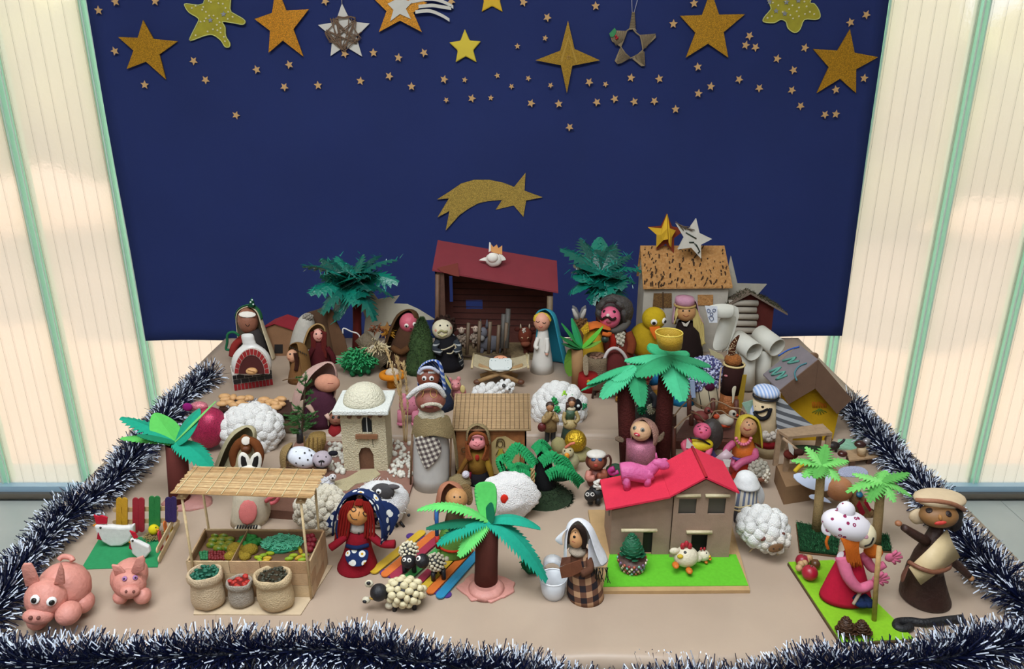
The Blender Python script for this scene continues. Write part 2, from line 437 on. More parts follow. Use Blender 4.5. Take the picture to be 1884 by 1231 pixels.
struct(MB().add(g_box((xm, WALL-.012, .03), (xw, .03, .02)), False).build('trim_1', mat('#a9cbe6', rough=.3, spec=.6)))  # sill ledge; its light blue paints in the bluish reflection in the glass
struct(MB().add(g_box((xm, WALL-.016, .011), (xw, .05, .018)), False).build('trim_2', mat('#8b8177', rough=.35, metal=.6)))
struct(MB().add(g_box((xm, WALL, 2.56), (xw, .08, .12)), False).build('trim_3', mat('#b9bab8', rough=.4)))
# floor with its tiles
fl = struct(MB().add(g_box((0, .2, -.03), (7.0, 4.4, .04)), False).build('floor', mat('#8e979b', rough=.9)))
tile_me = MB().add(g_box((0, 0, 0), (.328, .328, .012)), False).build('tile', mat('#b9c3c6', rough=.35, var=.06, scale=9, spec=.5), fl)
n_ = 0
for i in range(-8, 9):
    for j in range(0, 8):
        o = tile_me if n_ == 0 else tile_me.copy()
        if n_: COL.objects.link(o)
        n_ += 1; o.location = (i*.33+.1, WALL-.05-.165-j*.33, -.005)
# the rest of the room
room = mat('#cfcac0', rough=.9)
struct(MB().add(g_box((0, .1, 2.74), (7.0, 4.4, .1)), False).build('ceiling', room))
struct(MB().add(g_box((0, -2.1, 1.3), (7.0, .1, 2.8)), False).build('wall_front', room))
for sx, nm in ((-1, 'wall_left'), (1, 'wall_right')): struct(MB().add(g_box((sx*3.5, .1, 1.3), (.1, 4.4, 2.8)), False).build(nm, room))
# what lies outside the glass
struct(MB().add(g_box((0, 8.3, -.08), (40, 12.0, .1)), False).build('ground_outside', mat('#d9b3a0', rough=.9, var=.35, scale=1.2)))
hedge = MB()
for k in range(60):
    rr = random.Random(k); hedge.add(g_ball((-11+k*.38, 6.4+rr.uniform(-.3, .3), .5+rr.uniform(0, .9)), rr.uniform(.5, .8), 12, 8, lump=.25, seed=k))
ho = hedge.build('hedge', mat('#d0cc86', rough=.9, var=.5, scale=2.2)); tag(ho, 'blurred yellow-green hedge beyond the wired glass panels', 'hedge', kind='stuff')
# blue backdrop paper taped over the glass
def blue_mat():
    m = mat('#34427e', rough=.8, var=.12, scale=4, bump=.08, bscale=60, spec=.25)
    N = m.node_tree.nodes; L = m.node_tree.links; p = N['Principled BSDF']; out = N['Material Output']
    t = N.new('ShaderNodeBsdfTranslucent'); t.inputs[0].default_value = (.05, .07, .26, 1)
    x = N.new('ShaderNodeMixShader'); x.inputs[0].default_value = .32; L.new(p.outputs[0], x.inputs[1]); L.new(t.outputs[0], x.inputs[2]); L.new(x.outputs[0], out.inputs[0])
    return m
BY = WALL-.02
a_, b_ = atD(268, 627, BY), atD(1549, 618, BY)
xt0, xt1 = atD(158, 0, BY).x, atD(1632, 0, BY).x
V = []; Fs = []; nx, nz = 60, 30
for j in range(nz+1):
    t = j/nz
    for i in range(nx+1):
        s = i/nx
        x0 = a_.x+(xt0-a_.x)*t; x1 = b_.x+(xt1-b_.x)*t; zb = a_.z+(b_.z-a_.z)*s
        V.append(Vector((x0+(x1-x0)*s, BY+.004*sin(s*34)+.003*sin(t*9+s*4), zb+(1.78-zb)*t)))
for j in range(nz):
    for i in range(nx): a = j*(nx+1)+i; Fs.append((a, a+1, a+nx+2, a+nx+1))
bl = MB().add((V, Fs)).build('backdrop_paper', blue_mat(), solid=.0012)
tag(bl, 'large dark blue paper hung over the glass wall as night sky', 'backdrop')
# ---------------------------------------------------------------- tables and kraft paper
xl, xr = -.60, .60
def tableobj(y0, y1, zt, label):
    t = empty('table', (0, (y0+y1)/2, 0)); tag(t, label, 'table')
    w = wood('#9a7b5a', scale=6, bscale=20); h = (y1-y0)/2
    MB().add(g_box((0, 0, zt-.016), (xr-xl-.006, y1-y0-.012, .024)), False).build('tabletop', w, t)
    for sx in (-1, 1):
        for sy in (-1, 1): MB().add(g_box((sx*(xr-.06), sy*(h-.06), (zt-.03)/2), (.04, .04, zt-.03)), False).build('leg', mat('#6d6f72', metal=.5, rough=.4), t)
yf = at(942, 1203).y; ys = at(942, 806).y; yb = at(942, 622, TZ2).y
xl, xr = -.665, .665
tableobj(yf+.004, ys, TZ-.004, 'front wooden table under brown kraft paper')
tableobj(ys+.004, yb, TZ2-.004, 'rear slightly higher wooden table under brown kraft paper')
kraft = mat('#af9a87', rough=.34, var=.10, scale=7, bump=.35, bscale=16, spec=.35)
def paper(name, y0, y1, z, x0, x1, drop, label, sd=0):
    """sheet with soft creases, folded down over the front edge"""
    V = []; Fs = []; nx, ny = 70, 50; rows = []
    for j in range(ny+1): rows.append((y0+(y1-y0)*j/ny, z))
    pre = [(y0-.012, z-drop), (y0-.012, z-drop*.5), (y0-.011, z-.012), (y0-.007, z-.004)]
    rows = pre+rows; n = len(rows)
    for (y, zz) in rows:
        for i in range(nx+1):
            x = x0+(x1-x0)*i/nx; e = abs(noise.noise(Vector((x*5+sd, y*7, sd))))
            dz = (.0018*e if zz == z else 0); dy = (0 if zz == z else -.006*noise.noise(Vector((x*9, zz*8, 3))))
            V.append(Vector((x, y+dy, zz+.0004+dz-.001)))
    for j in range(n-1):
        for i in range(nx): a = j*(nx+1)+i; Fs.append((a, a+1, a+nx+2, a+nx+1))
    o = MB().add((V, Fs)).build(name, kraft, solid=.0006); tag(o, label, 'paper'); return o
paper('kraft_paper', yf, ys+.02, TZ, xl-.004, xr+.004, .16, 'creased brown kraft paper sheet covering the front table')
paper('kraft_paper', ys+.006, yb, TZ2, xl-.004, xr+.004, .012, 'brown kraft paper sheet on the raised rear table', 5)
# ---------------------------------------------------------------- tinsel garlands
def tinsel(pts, rad, dens, label, seed):
    rnd = random.Random(seed); P = smooth(pts, 10)
    root = empty('tinsel_garland', P[0]); tag(root, label, 'garland')
    off = P[0]; core = MB().add(g_tube([p-off for p in P], .004, 6)).build('wire_core', mat('#0b1020', rough=.6), root)
    L = [0]
    for i in range(1, len(P)): L.append(L[-1]+(P[i]-P[i-1]).length)
    A, B = MB(), MB(); N = int(L[-1]*dens); k = 0
    for q in range(N):
        s = L[-1]*q/N
        while k < len(P)-2 and L[k+1] < s: k += 1
        t = (s-L[k])/max(1e-9, L[k+1]-L[k]); c = P[k].lerp(P[k+1], t)-off; d = (P[k+1]-P[k]).normalized(); a, b = frame(d)
        an = rnd.uniform(0, 2*pi); r = rad*(.80+.30*sin(s*38+seed)*.5+rnd.uniform(-.12, .22))
        dr = (a*cos(an)+b*sin(an)+d*rnd.uniform(-.75, .75)).normalized()
        e = c+dr*r
        if e.z+off.z < TZ+.001 and yf < e.y+off.y: 
            if rnd.random() < .55: continue
            dr.z = abs(dr.z)*.3; e = c+dr*r; e.z = max(e.z, TZ+.001-off.z)
        w = Vector((rnd.uniform(-1, 1), rnd.uniform(-1, 1), rnd.uniform(-1, 1))).cross(dr).normalized()*.00062
        m = c+(e-c)*rnd.uniform(.68, .84)
        if rnd.random() < .55: m = e
        for mb, u, v in ((A, c, m), (B, m, e)):
            if u is v: continue
            o = len(mb.V); mb.V += [u-w, u+w, v+w, v-w]; mb.F.append((o, o+1, o+2, o+3)); mb.sm.append(False)
    tag(A.build('dark_strands', mat('#0a1130', rough=.3, spec=.6), root), kind='stuff')
    tag(B.build('white_tips', mat('#dfe8f8', rough=.4), root), kind='stuff')
g = lambda x, y, z=.022: at(x, y, TZ+z)
tinsel([g(392, 690), g(345, 722), g(310, 765), g(262, 820), g(205, 890), g(130, 945), g(75, 1000), g(20, 1070), g(-30, 1150)], .036, 9500, 'navy tinsel garland with frosted tips along the left table edge', 1)
tinsel([g(1562, 745), g(1605, 800), g(1665, 865), g(1740, 950), g(1800, 1025), g(1870, 1095), g(1960, 1180)], .034, 9500, 'navy tinsel garland with frosted tips along the right table edge', 2)
h = lambda x, y, D, z=.0: atD(x, y, D)
tinsel([g(-60, 1185, .012), g(60, 1225, .012), g(200, 1215, .012), g(400, 1205, .015), g(590, 1196, .018), g(730, 1212, .012), h(860, 1232, .655), h(1010, 1262, .645), h(1160, 1278, .643), h(1330, 1266, .643), h(1480, 1240, .65), g(1640, 1224, .012), g(1780, 1204, .014), g(1960, 1160, .014)], .036, 9500, 'navy tinsel garland with frosted tips along the front table edge', 3)
# ================================================================ stars on the night sky
SD = BY-.011
def star_poly(c, tips, inner=None):
    """photo tips in order -> outline with inner corners"""
    out = []; cx = sum(t[0] for t in tips)/len(tips); cy = sum(t[1] for t in tips)/len(tips)
    if c: cx, cy = c
    n = len(tips)
    for i, t in enumerate(tips):
        u = tips[(i+1) % n]; out.append(t); mx, my = (t[0]+u[0])/2, (t[1]+u[1])/2; k = inner or .42
        out.append((cx+(mx-cx)*k*1.25, cy+(my-cy)*k*1.25))
    return out
def wall_shape(name, poly, th, m, parent=None, D=None, org=None, bev=0, sm=False):
    P = [atD(x, y, D or SD) for x, y in poly]
    o = org if org is not None else sum(P, Vector())/len(P)
    a = MB().add(g_ext([p-o for p in P], (0, th, 0)), sm).build(name, m, parent, bev=bev)
    if parent is None: a.location = o
    return a, o
gold = mat('#c08a1a', rough=.45, glit=900.); orange = mat('#d08a18', rough=.45, glit=900.); gold2 = mat('#c2a04c', rough=.45, glit=900.)
edge = mat('#c79a5c', rough=.8)
def bigstar(tips, label, m, c=None, inner=None, cat='star'):
    o, org = wall_shape('glitter_star', star_poly(c, tips, inner), .004, m); tag(o, label, cat); return o
BIG = {}
bigstar([(263, 37), (327, 76), (305, 146), (233, 127), (217, 68)], 'orange-gold glitter star at the upper left of the blue paper', gold, (268, 88)); BIG['the orange-gold glitter star at far left'] = (268, 90)
bigstar([(508, -28), (568, 17), (558, 104), (494, 97), (468, 35)], 'orange glitter star between the yellow dotted star and the twine-bound star', orange, (514, 46)); BIG['the orange glitter star'] = (515, 45)
bigstar([(1308, -18), (1371, 26), (1340, 106), (1262, 106), (1251, 29)], 'large gold glitter star right of the twine-wrapped star', gold, (1305, 52)); BIG['the large gold glitter star'] = (1308, 50)
bigstar([(1564, 54), (1616, 105), (1575, 171), (1503, 171), (1496, 90)], 'gold glitter star at the upper right with a nick in one arm', gold, (1553, 116)); BIG['the nicked gold star at far right'] = (1555, 115)
o, _ = wall_shape('glitter_star', [(1045, 38), (1057, 90), (1104, 111), (1053, 121), (1043, 171), (1032, 120), (985, 111), (1031, 93)], .004, mat('#ac8423', rough=.5, glit=1100.)); tag(o, 'four-pointed gold glitter star', 'star')
c4 = atD(1046, 106, SD-.001); MB().add(g_tube([c4-_+Vector((cos(a*1.1)*.0045, -.001, sin(a*1.1)*.0045)) for a in range(6)], .0008, 5)).build('curl', edge, o)
MB().add(g_ext([atD(x, y, SD-.0012)-_ for x, y in [(1031, 112), (1046, 64), (1062, 114), (1060, 118), (1046, 72), (1034, 116)]], (0, .0008, 0)), False).build('ridge', mat('#b58d2a', rough=.6), o)
BIG['the four-pointed gold star'] = (1045, 105)
yel = mat('#eccf3e', rough=.7, var=.12, scale=12)
def rnd_star(name, tips, label, m, c, inner=.44, th=.008, bev=.003):
    pts = star_poly(c, tips, inner); o, org = wall_shape(name, pts, th, m, bev=bev); tag(o, label, 'star'); return o, org
o, _ = rnd_star('felt_star', [(855, 53), (885, 76), (877, 115), (838, 115), (826, 78)], 'pale yellow rounded star below the top row, left of the four-pointed star', yel, (856, 88), .47); BIG['the pale yellow star'] = (856, 87)
o, _ = rnd_star('felt_star', [(906, -42), (934, -15), (925, 22), (886, 22), (874, -15)], 'yellow star cut off by the top of the picture', mat('#edbd28', rough=.7, var=.1, scale=12), (905, -4), .47); BIG['the yellow star at the very top'] = (905, 5)
# padded dotted stars
pad = mat('#b5a82e', rough=.8, var=.25, scale=40)
def padded(out, dots, greys, label, where):
    P = smooth([(x, y, 0) for x, y in out+[out[0]]], 3)[:-1]
    o, org = wall_shape('padded_star', [(p.x, p.y) for p in P], .008, pad, bev=.0025); tag(o, label, 'star')
    rimP = [atD(p.x, p.y, SD-.001)-org for p in P]; rimP.append(rimP[0])
    MB().add(g_tube(rimP, .0014, 6)).build('stitched_rim', mat('#cfd07c', rough=.8), o)
    b = MB()
    for x, y in dots: b.add(g_ball(atD(x, y, SD-.001)-org, .0026, 8, 6))
    tag(b.build('pearls', paint('#e9dfae'), o), kind='stuff')
    for x, y in greys:
        MB().add(g_ext([atD(x+5.5*cos(a*pi/5+.3)*(1 if a % 2 else .45), y+5.5*sin(a*pi/5+.3)*(1 if a % 2 else .45), SD-.003)-org for a in range(10)], (0, .002, 0)), False).build('silver_star', mat('#a7a8b4', rough=.3, metal=.5), o)
    BIG[where] = (sum(p[0] for p in out)/len(out), sum(p[1] for p in out)/len(out))
padded([(378, -30), (374, 7), (343, 7), (340, 11), (348, 23), (365, 34), (362, 45), (352, 65), (350, 75), (375, 66), (391, 64), (406, 74), (414, 86), (422, 86), (422, 78), (415, 66), (414, 50), (409, 40), (428, 42), (446, 45), (451, 40), (446, 34), (432, 26), (423, 16), (423, -30)],
       [(360, 11), (374, 13), (353, 15), (379, 22), (384, 2), (388, 4), (402, 6), (410, 7), (415, 15), (372, 18), (385, 29), (393, 29), (379, 34), (400, 34), (404, 41), (376, 39), (399, 46), (392, 54), (382, 58), (406, 52), (400, 56), (360, 65), (406, 60), (412, 68), (414, 76), (428, 31), (419, 35), (420, 22), (369, 40)],
       [(387, 37), (411, 26)], 'olive-yellow padded star with pearls and long crooked arms, upper left', 'the pearl-dotted star on the left')
padded([(1404, -20), (1418, 12), (1416, 20), (1406, 32), (1405, 40), (1424, 42), (1436, 36), (1446, 40), (1450, 52), (1462, 60), (1472, 54), (1480, 36), (1500, 36), (1509, 31), (1506, 18), (1498, 7), (1490, 4), (1492, -20)],
       [(1422, 5), (1432, 10), (1445, 3), (1452, 17), (1458, 10), (1470, 14), (1480, 3), (1484, 12), (1412, 33), (1420, 30), (1454, 28), (1459, 34), (1470, 30), (1481, 26), (1490, 22), (1498, 26), (1466, 21), (1440, 22)],
       [(1416, 3), (1428, 20), (1444, 25), (1469, 1), (1447, 4)], 'olive-yellow padded star with pearls, plump, at top right', 'the plump pearl-dotted star')
# white wooden star bound with brown twine
tp = [(629, 6), (680, 43), (666, 104), (608, 103), (585, 46)]
o, org = wall_shape('wooden_star', star_poly((632, 60), tp, .46), .004, mat('#dcd6cc', rough=.6)); tag(o, 'white wooden star bound with tangled brown twine', 'star'); BIG['the twine-bound white star'] = (632, 58)
tw = MB(); rr = random.Random(4); ring = [(610, 36), (655, 36), (663, 60), (655, 78), (630, 90), (605, 75), (600, 58), (620, 32), (645, 32), (632, 92), (626, 88), (662, 70)]
for k in range(46):
    a, b = rr.sample(ring, 2); j = lambda: rr.uniform(-3, 3)
    P = [atD(a[0]+j(), a[1]+j(), SD-.004), atD((a[0]+b[0])/2+j(), (a[1]+b[1])/2+j(), SD-.006-rr.random()*.004), atD(b[0]+j(), b[1]+j(), SD-.004)]
    tw.add(g_tube([p-org for p in smooth(P, 3)], .0013, 5))
tag(tw.build('twine', mat('#7d6350', rough=.9), o), kind='stuff')
MB().add(g_tube([atD(629, 8, SD-.002)-org, atD(628, -20, SD-.002)-org], .0009, 5)).build('hanging_cord', mat('#cfc8bc', rough=.8), o)
# orange star with white star and three paper trails
o, org = wall_shape('comet_star', star_poly((735, 12), [(736, -52), (786, 5), (776, 59), (697, 59), (686, -4)], .44), .004, orange); tag(o, 'orange star with a white star on it and three white paper trails', 'star'); BIG['the orange star with white trails'] = (737, 15)
wp = mat('#ded9cf', rough=.7, var=.08, scale=60)
wall_shape('white_star', star_poly((734, 12), [(735, -32), (758, 4), (756, 35), (718, 39), (713, 7)], .44), .003, wp, o, SD-.004, org)
for a in ([(752, 4), (790, -2), (815, 3), (834, 13)], [(770, 12), (795, 10), (815, 13), (830, 15)], [(764, 22), (790, 20), (812, 28), (827, 37)]):
    P = [atD(x, y, SD-.002)-org for x, y in a]; P = smooth(P, 5); vv = [p+Vector((0, 0, .0042)) for p in P]+[p-Vector((0, 0, .0042)) for p in reversed(P)]
    MB().add(g_ext(vv, (0, .0012, 0)), False).build('paper_trail', wp, o)
# star wrapped in jute with a holly sprig
root = empty('jute_star', atD(1162, 75, SD-.004)); org = root.location.copy(); tag(root, 'open star wrapped in jute twine with a holly sprig', 'star'); BIG['the jute-wrapped star'] = (1162, 75)
jute = mat('#9d8a6c', rough=.95)
def J(x, y, d=0): return atD(x, y, SD-.004+d)-org
arms = [[(1134, 56), (1121, 61), (1126, 76), (1141, 86), (1148, 72), (1153, 57)], [(1141, 88), (1131, 112), (1136, 118), (1144, 116), (1160, 107), (1150, 98)], [(1163, 108), (1180, 122), (1187, 121), (1186, 96), (1183, 94), (1172, 102)], [(1184, 91), (1207, 69), (1206, 62), (1178, 64), (1181, 76)], [(1163, 22), (1168, 22), (1169, 52), (1172, 58), (1164, 53), (1156, 56), (1159, 48)]]
for a in arms:
    n = 10
    MB().add(g_ext([J(x, y) for x, y in a], (0, .004, 0)), False).build('wrapped_arm', jute, root, bev=.001)
wr = MB()
for (p, q, r_, s_) in (((1121, 61), (1134, 84), (1152, 56), (1148, 74)), ((1134, 116), (1150, 112), (1141, 90), (1160, 106)), ((1187, 120), (1170, 108), (1186, 96), (1168, 102)), ((1206, 62), (1188, 88), (1180, 64), (1184, 90)), ((1158, 50), (1170, 50), (1163, 24), (1168, 24))):
    for k in range(10):
        t = k/9; A_ = J(p[0]+(r_[0]-p[0])*t, p[1]+(r_[1]-p[1])*t, -.001); B_ = J(q[0]+(s_[0]-q[0])*t, q[1]+(s_[1]-q[1])*t, -.001)
        wr.add(g_tube([A_, B_], .0011, 5))
tag(wr.build('twine_windings', mat('#85735a', rough=.95), root), kind='stuff')
MB().add(g_tube([J(*p) for p in [(1153, 57), (1148, 72), (1142, 86), (1150, 98), (1160, 107), (1172, 102), (1183, 92), (1181, 78), (1178, 66), (1170, 60), (1164, 53), (1157, 54), (1153, 57)]], .0018, 6)).build('frame', jute, root)
MB().add(g_tube([J(1163, 22), J(1162, -20)], .0008, 5)).add(g_tube([J(1167, 22), J(1178, -20)], .0008, 5)).build('hanging_cord', mat('#cfcbd8'), root)
MB().add(g_ext([J(x, y, -.004) for x, y in [(1121, 62), (1127, 55), (1131, 51), (1134, 56), (1132, 64), (1128, 68), (1123, 68)]], (0, .002, 0)), False).build('holly_leaf', mat('#2f8a50', rough=.4), root)
for x, y in ((1133, 66), (1136, 69), (1134, 71)): MB().add(g_ball(J(x, y, -.006), .0028, 10, 8)).build('berry', paint('#c22a35'), root)
# golden comet
o, org = wall_shape('glitter_comet', [(804, 367), (828, 352), (848, 338), (872, 331), (900, 331), (925, 336), (946, 344), (967, 318), (965, 351), (998, 363), (968, 369), (963, 399), (945, 378), (912, 386), (924, 368), (898, 370), (880, 374), (862, 384), (845, 396), (820, 424), (827, 388), (805, 400), (826, 365)], .004, gold2)
tag(o, 'gold glitter paper comet with three tails above the stable', 'comet'); BIG['the golden comet'] = (900, 365)
# small confetti stars
sm_pts = [(211, 94), (181, 19), (212, 3), (266, 156), (285, 2), (356, 112), (378, 147), (434, 212), (472, 128), (532, 119), (523, 160), (585, 157), (634, 99), (687, 97), (733, 106), (780, 97), (663, 149), (716, 140), (757, 159), (817, 146), (855, 147), (821, 184), (868, 181), (903, 180), (915, 139), (941, 159), (972, 144), (952, 85), (963, 4), (1007, 32), (1003, 70), (1013, 157), (1028, 191), (977, 190), (1096, 11), (1084, 151), (1114, 155), (1098, 188), (1131, 182), (1167, 187), (1204, 186), (1243, 201), (1161, 143), (1213, 145), (1239, 44), (1277, 6), (1284, 123), (1308, 159), (1285, 172), (1379, 66), (1372, 83), (1390, 87), (1360, 146), (1397, 162), (1430, 108), (1460, 129), (1457, 166), (1473, 195), (1518, 211), (1538, 210), (1481, 88), (1565, 41), (1594, 27), (1590, 144), (1538, 165), (1048, 234), (598, 2), (830, 2)]
small = mat('#d5a870', rough=.75)
import itertools
made = {}
rs = random.Random(3); protos = {}
for (x, y) in sm_pts:
    R_ = 7.4 if (x, y) not in ((855, 147), (821, 184), (903, 180), (915, 139), (941, 159), (972, 144), (952, 85), (1003, 70), (1013, 157), (1114, 155)) else 5.2
    key = R_
    if key not in protos:
        poly = []
        for k in range(10): a = pi/2+k*pi/5; q = R_*(1 if k % 2 == 0 else .45)*.00158; poly.append(Vector((q*cos(a), 0, q*sin(a))))
        ob = MB().add(g_ext(poly, (0, .0012, 0)), False).build('confetti_star', small); protos[key] = ob
    else: ob = protos[key].copy(); COL.objects.link(ob)
    ob.location = atD(x, y, BY-.0105); ob.rotation_euler = (0, rs.uniform(-.6, .6), 0); ob['category'] = 'star'; ob['group'] = 'tiny gold paper stars scattered on the night sky'
    nb, c = min(BIG.items(), key=lambda kv: (kv[1][0]-x)**2+(kv[1][1]-y)**2)
    dx, dy = x-c[0], y-c[1]; v = 'above' if dy < -25 else 'below' if dy > 25 else ''; hh = 'to the left of' if dx < -25 else 'to the right of' if dx > 25 else ''
    dd = {('above', 'to the left of'): 'above left of', ('above', 'to the right of'): 'above right of', ('below', 'to the left of'): 'below left of', ('below', 'to the right of'): 'below right of', ('above', ''): 'straight above', ('below', ''): 'straight below'}.get((v, hh), hh or 'close beside')
    made.setdefault((nb, dd), []).append((sqrt(dx*dx+dy*dy), ob, R_))
ords = ['nearest', 'second nearest', 'third nearest', 'fourth nearest', 'fifth nearest', 'sixth nearest', 'seventh nearest', 'eighth nearest', 'ninth nearest', 'tenth nearest', 'eleventh nearest', 'twelfth nearest']
for (nb, dd), l in made.items():
    l.sort(key=lambda q: q[0])
    for i, (_, ob, R_) in enumerate(l):
        ob['label'] = ('tiny gold paper star ' if len(l) == 1 else 'tiny gold paper star, %s ' % ords[i])+dd+' '+nb
# ================================================================ rear table, left half
BLK = paint('#14110f'); SKIN = '#e2ab84'; STRAW = wood('#c9a56b')
def teal_palm(t, x, yb, yt, cx, cy, spread, seed, dx=0):
    """palm of crinkled teal foil leaves on a maroon cardboard trunk"""
    rr = random.Random(seed)
    tr = t.lathe('trunk', (x, x+dx), [(9, yb), (7.5, (yb+yt)/2), (8.5, yt)], card('#6a231e'))
    for k, (a) in enumerate([0, 60, 120, 180, 240, 300]):
        t.frond('trunk_bark_strip', (x+dx, yt+2, 0), (x+dx+14*cos(radians(a)), yt-6, 14*sin(radians(a))), 4, card('#6a231e'), tr, n=3, teeth=0)
    ml = [mat('#0b5e50', rough=.3, spec=.6, bump=.5, bscale=.2), mat('#107562', rough=.25, spec=.6, bump=.5, bscale=.2), mat('#094a40', rough=.3, spec=.6, bump=.5, bscale=.2)]
    spread = spread+[(cx+(q[0]-cx)*.55+rr.uniform(-14, 14), cy+(q[1]-cy)*.6+rr.uniform(-6, 12), q[2]*.7-14, q[3]*1.25) for q in spread[::2]]
    for k, (ax, ay, ad, w) in enumerate(spread):
        t.frond('leaf', (cx, cy, 0), (ax, ay, ad), w*rr.uniform(1.0, 1.5), ml[k % 3], arch=rr.uniform(.1, .3), n=9, teeth=rr.choice((.1, .6, .75)), fold=.35, th=.6, lean=(0, rr.uniform(-.5, .5), rr.uniform(-.5, .5)))
    tn = MB()
    for k in range(520):
        q = rr.choice(spread); f = rr.uniform(.25, 1); p = t.P(cx+(q[0]-cx)*f, cy+(q[1]-cy)*f-14*f*(1-f), q[2]*f)
        d = Vector((rr.uniform(-1, 1), rr.uniform(-1, 1), rr.uniform(-.6, .8)))*rr.uniform(6, 15)
        w = d.cross(Vector((0, 1, .3))).normalized()*.9; o = len(tn.V)
        p = p+Vector((rr.uniform(-5, 5), rr.uniform(-5, 5), rr.uniform(-4, 4)))
        tn.V += [p-w, p+w, p+d+w*.3, p+d-w*.3]; tn.F.append((o, o+1, o+2, o+3)); tn.sm.append(False)
    tag(tn.build('foil_shreds', mat('#1d8c7b', rough=.2, spec=.8), t.o), kind='stuff')
t = T('foil_palm', 'dark teal foil palm with maroon trunk left of the stable', 'palm tree', 657, 640)
teal_palm(t, 657, 640, 548, 647, 520, [(556, 490, -10, 13), (568, 540, -45, 13), (590, 476, 40, 13), (592, 578, -60, 12), (622, 472, 60, 12), (700, 470, 50, 13), (731, 478, 5, 13), (733, 520, -20, 13), (725, 548, -50, 11), (690, 590, -70, 12), (655, 560, -60, 15), (620, 590, -50, 11), (640, 500, -50, 15), (606, 500, -45, 14), (695, 505, -45, 14), (668, 468, 30, 12)], 3)
# star of white card leaning behind
t = T('card_star', 'large pale cardboard shooting star standing behind the left teal palm', 'star', 690, 634)
t.plate('star_body', [(679, 530), (695, 551), (735, 544), (724, 559), (749, 560), (771, 570), (800, 588), (762, 590), (706, 600), (697, 622), (690, 632), (678, 632), (668, 628), (672, 585), (663, 558), (676, 556)], 3, card('#c4bba6'), parent=None)
# hooded shepherd baker
t = T('shepherd_figure', 'brown-faced figure in long cream head cloth beside the white bottle oven', 'figurine', 462, 672)
c = (456, 590, 0)
t.lathe('body', 466, [(26, 672), (25, 640), (17, 618), (10, 606)], fab('#3a3533'))
h = t.ball('head', c, (18, 24), clay('#96604a'))
t.spot('eye_band', c, (18, 24), (455, 580), (15, 6), clay('#e8dfd2'), h, th=1.2)
t.eyes(c, (18.4, 24.6), [(449, 581), (461, 581)], 1.6, h)
t.curve_on('mouth', c, (18, 24), [(452, 597), (456, 601), (459, 597)], .5, BLK, h)
t.hood('head_cloth', (460, 590, 3), [(9, 566, -4), (20, 572, -4), (23, 590, -2), (25, 615, 4), (30, 640, 9), (34, 664, 12)], fab('#d8c8a6'), gap=1.25, solid=1.5)
t.hood('green_trim', (458, 588, 3), [(10, 563, -2), (21.5, 570, -2), (24.5, 588, 0)], fab('#2a6a44'), gap=1.3, solid=1.2)
tr = t.lathe('felt_tree', 463, [(7, 563), (4, 558), (5, 557), (.5, 548)], fab('#1d5a3c'), cap=True)
for p in ((461, 556), (466, 560), (464, 552)): t.ball('bead', (p[0], p[1], -6), 1.6, paint('#cfe0d8'), parent=tr, seg=8)
t.tube('arm', [(447, 622, -6), (432, 636, -14), (428, 655, -16)], 7, fab('#8d2b27'))
t.tube('green_crook', [(440, 618, -20), (430, 611, -22), (419, 615, -22), (418, 630, -20), (416, 642, -18), (422, 644, -18)], 2.4, fab('#256b47'))
# white bottle oven
t = T('bottle_oven', 'white plastic bottle turned into a bread oven with brick arch', 'oven', 464, 722)
g1, g2 = t.G(431, 719), t.G(503, 708); dpt = Vector((g1.y-g2.y, g2.x-g1.x, 0)).normalized()*52
zt = t.P(465, 690).z*.9
dark = paint('#1c1a1c'); red = card('#8e1f22'); mort = card('#d8cdc2')
MB().add(g_ext([g1+dpt*.02, g2+dpt*.02, g2+dpt, g1+dpt], (0, 0, zt)), False).build('brick_base', mort, t.o)
ux = (g2-g1); L0 = ux.length; ux.normalize(); rows = 3
for r_ in range(rows):
    n = 11 if r_ == 0 else 5; z0 = zt*(0, .42, .71)[r_]; hh = zt*(.40, .27, .27)[r_]; off = (r_ == 2)*.5
    for i in range(n+(1 if off else 0)):
        a = max(0, (i-off))*L0/n; b = min(L0, (i+1-off)*L0/n); p = g1+ux*((a+b)/2)+Vector((0, 0, z0+hh/2))-dpt.normalized()*.6
        MB().add(g_box(p, (b-a-1.1, 2.6, hh-1.2), (0, 0, atan2(ux.y, ux.x))), False).build('brick', red if r_ == 0 else dark, t.o, bev=.3)
ov = t.lathe('bottle', (464, 453), [(36, 686), (38, 674), (36, 658), (28, 645), (15, 636), (11, 632), (12.5, 629), (11, 626), (12, 622), (11, 616), (9, 615), (9, 624)], mat('#dcd9d4', rough=.35), d=32, cap=True, sub=1, sy=.7)
cx, cy, D = 463, 688, -4
def ap(r, a, d=D): return t.P(cx+r*cos(a)*1.02, cy-r*1.5*sin(a)*.98, d)
arch = [ap(25, pi*i/20) for i in range(21)]
MB().add(g_ext(arch, (0, 14, 0)), False).build('oven_mouth', mat('#4a1512', rough=.8), t.o)
for i in range(13):
    a0, a1 = pi*(i+.08)/13, pi*(i+.92)/13
    MB().add(g_ext([ap(24, a0, -6), ap(31, a0, -6), ap(31, a1, -6), ap(24, a1, -6)], (0, 5, 0)), False).build('arch_brick', card('#9a2a2a'), t.o)
MB().add(g_ext([ap(32, pi*i/20, -5) for i in range(21)]+[ap(23.5, pi*(20-i)/20, -5) for i in range(21)], (0, 4.5, 0)), False).build('arch_mortar', mort, t.o)
b = T('bread_loaf', 'round loaf in the mouth of the bottle oven', 'bread', 463, 722)
b.ball('crust', (463, 683, -10), (10.5, 8, 6.5), clay('#d9a46c')); b.tube('slash', [(456, 681, -18), (469, 684, -18)], .6, clay('#b97e45'))
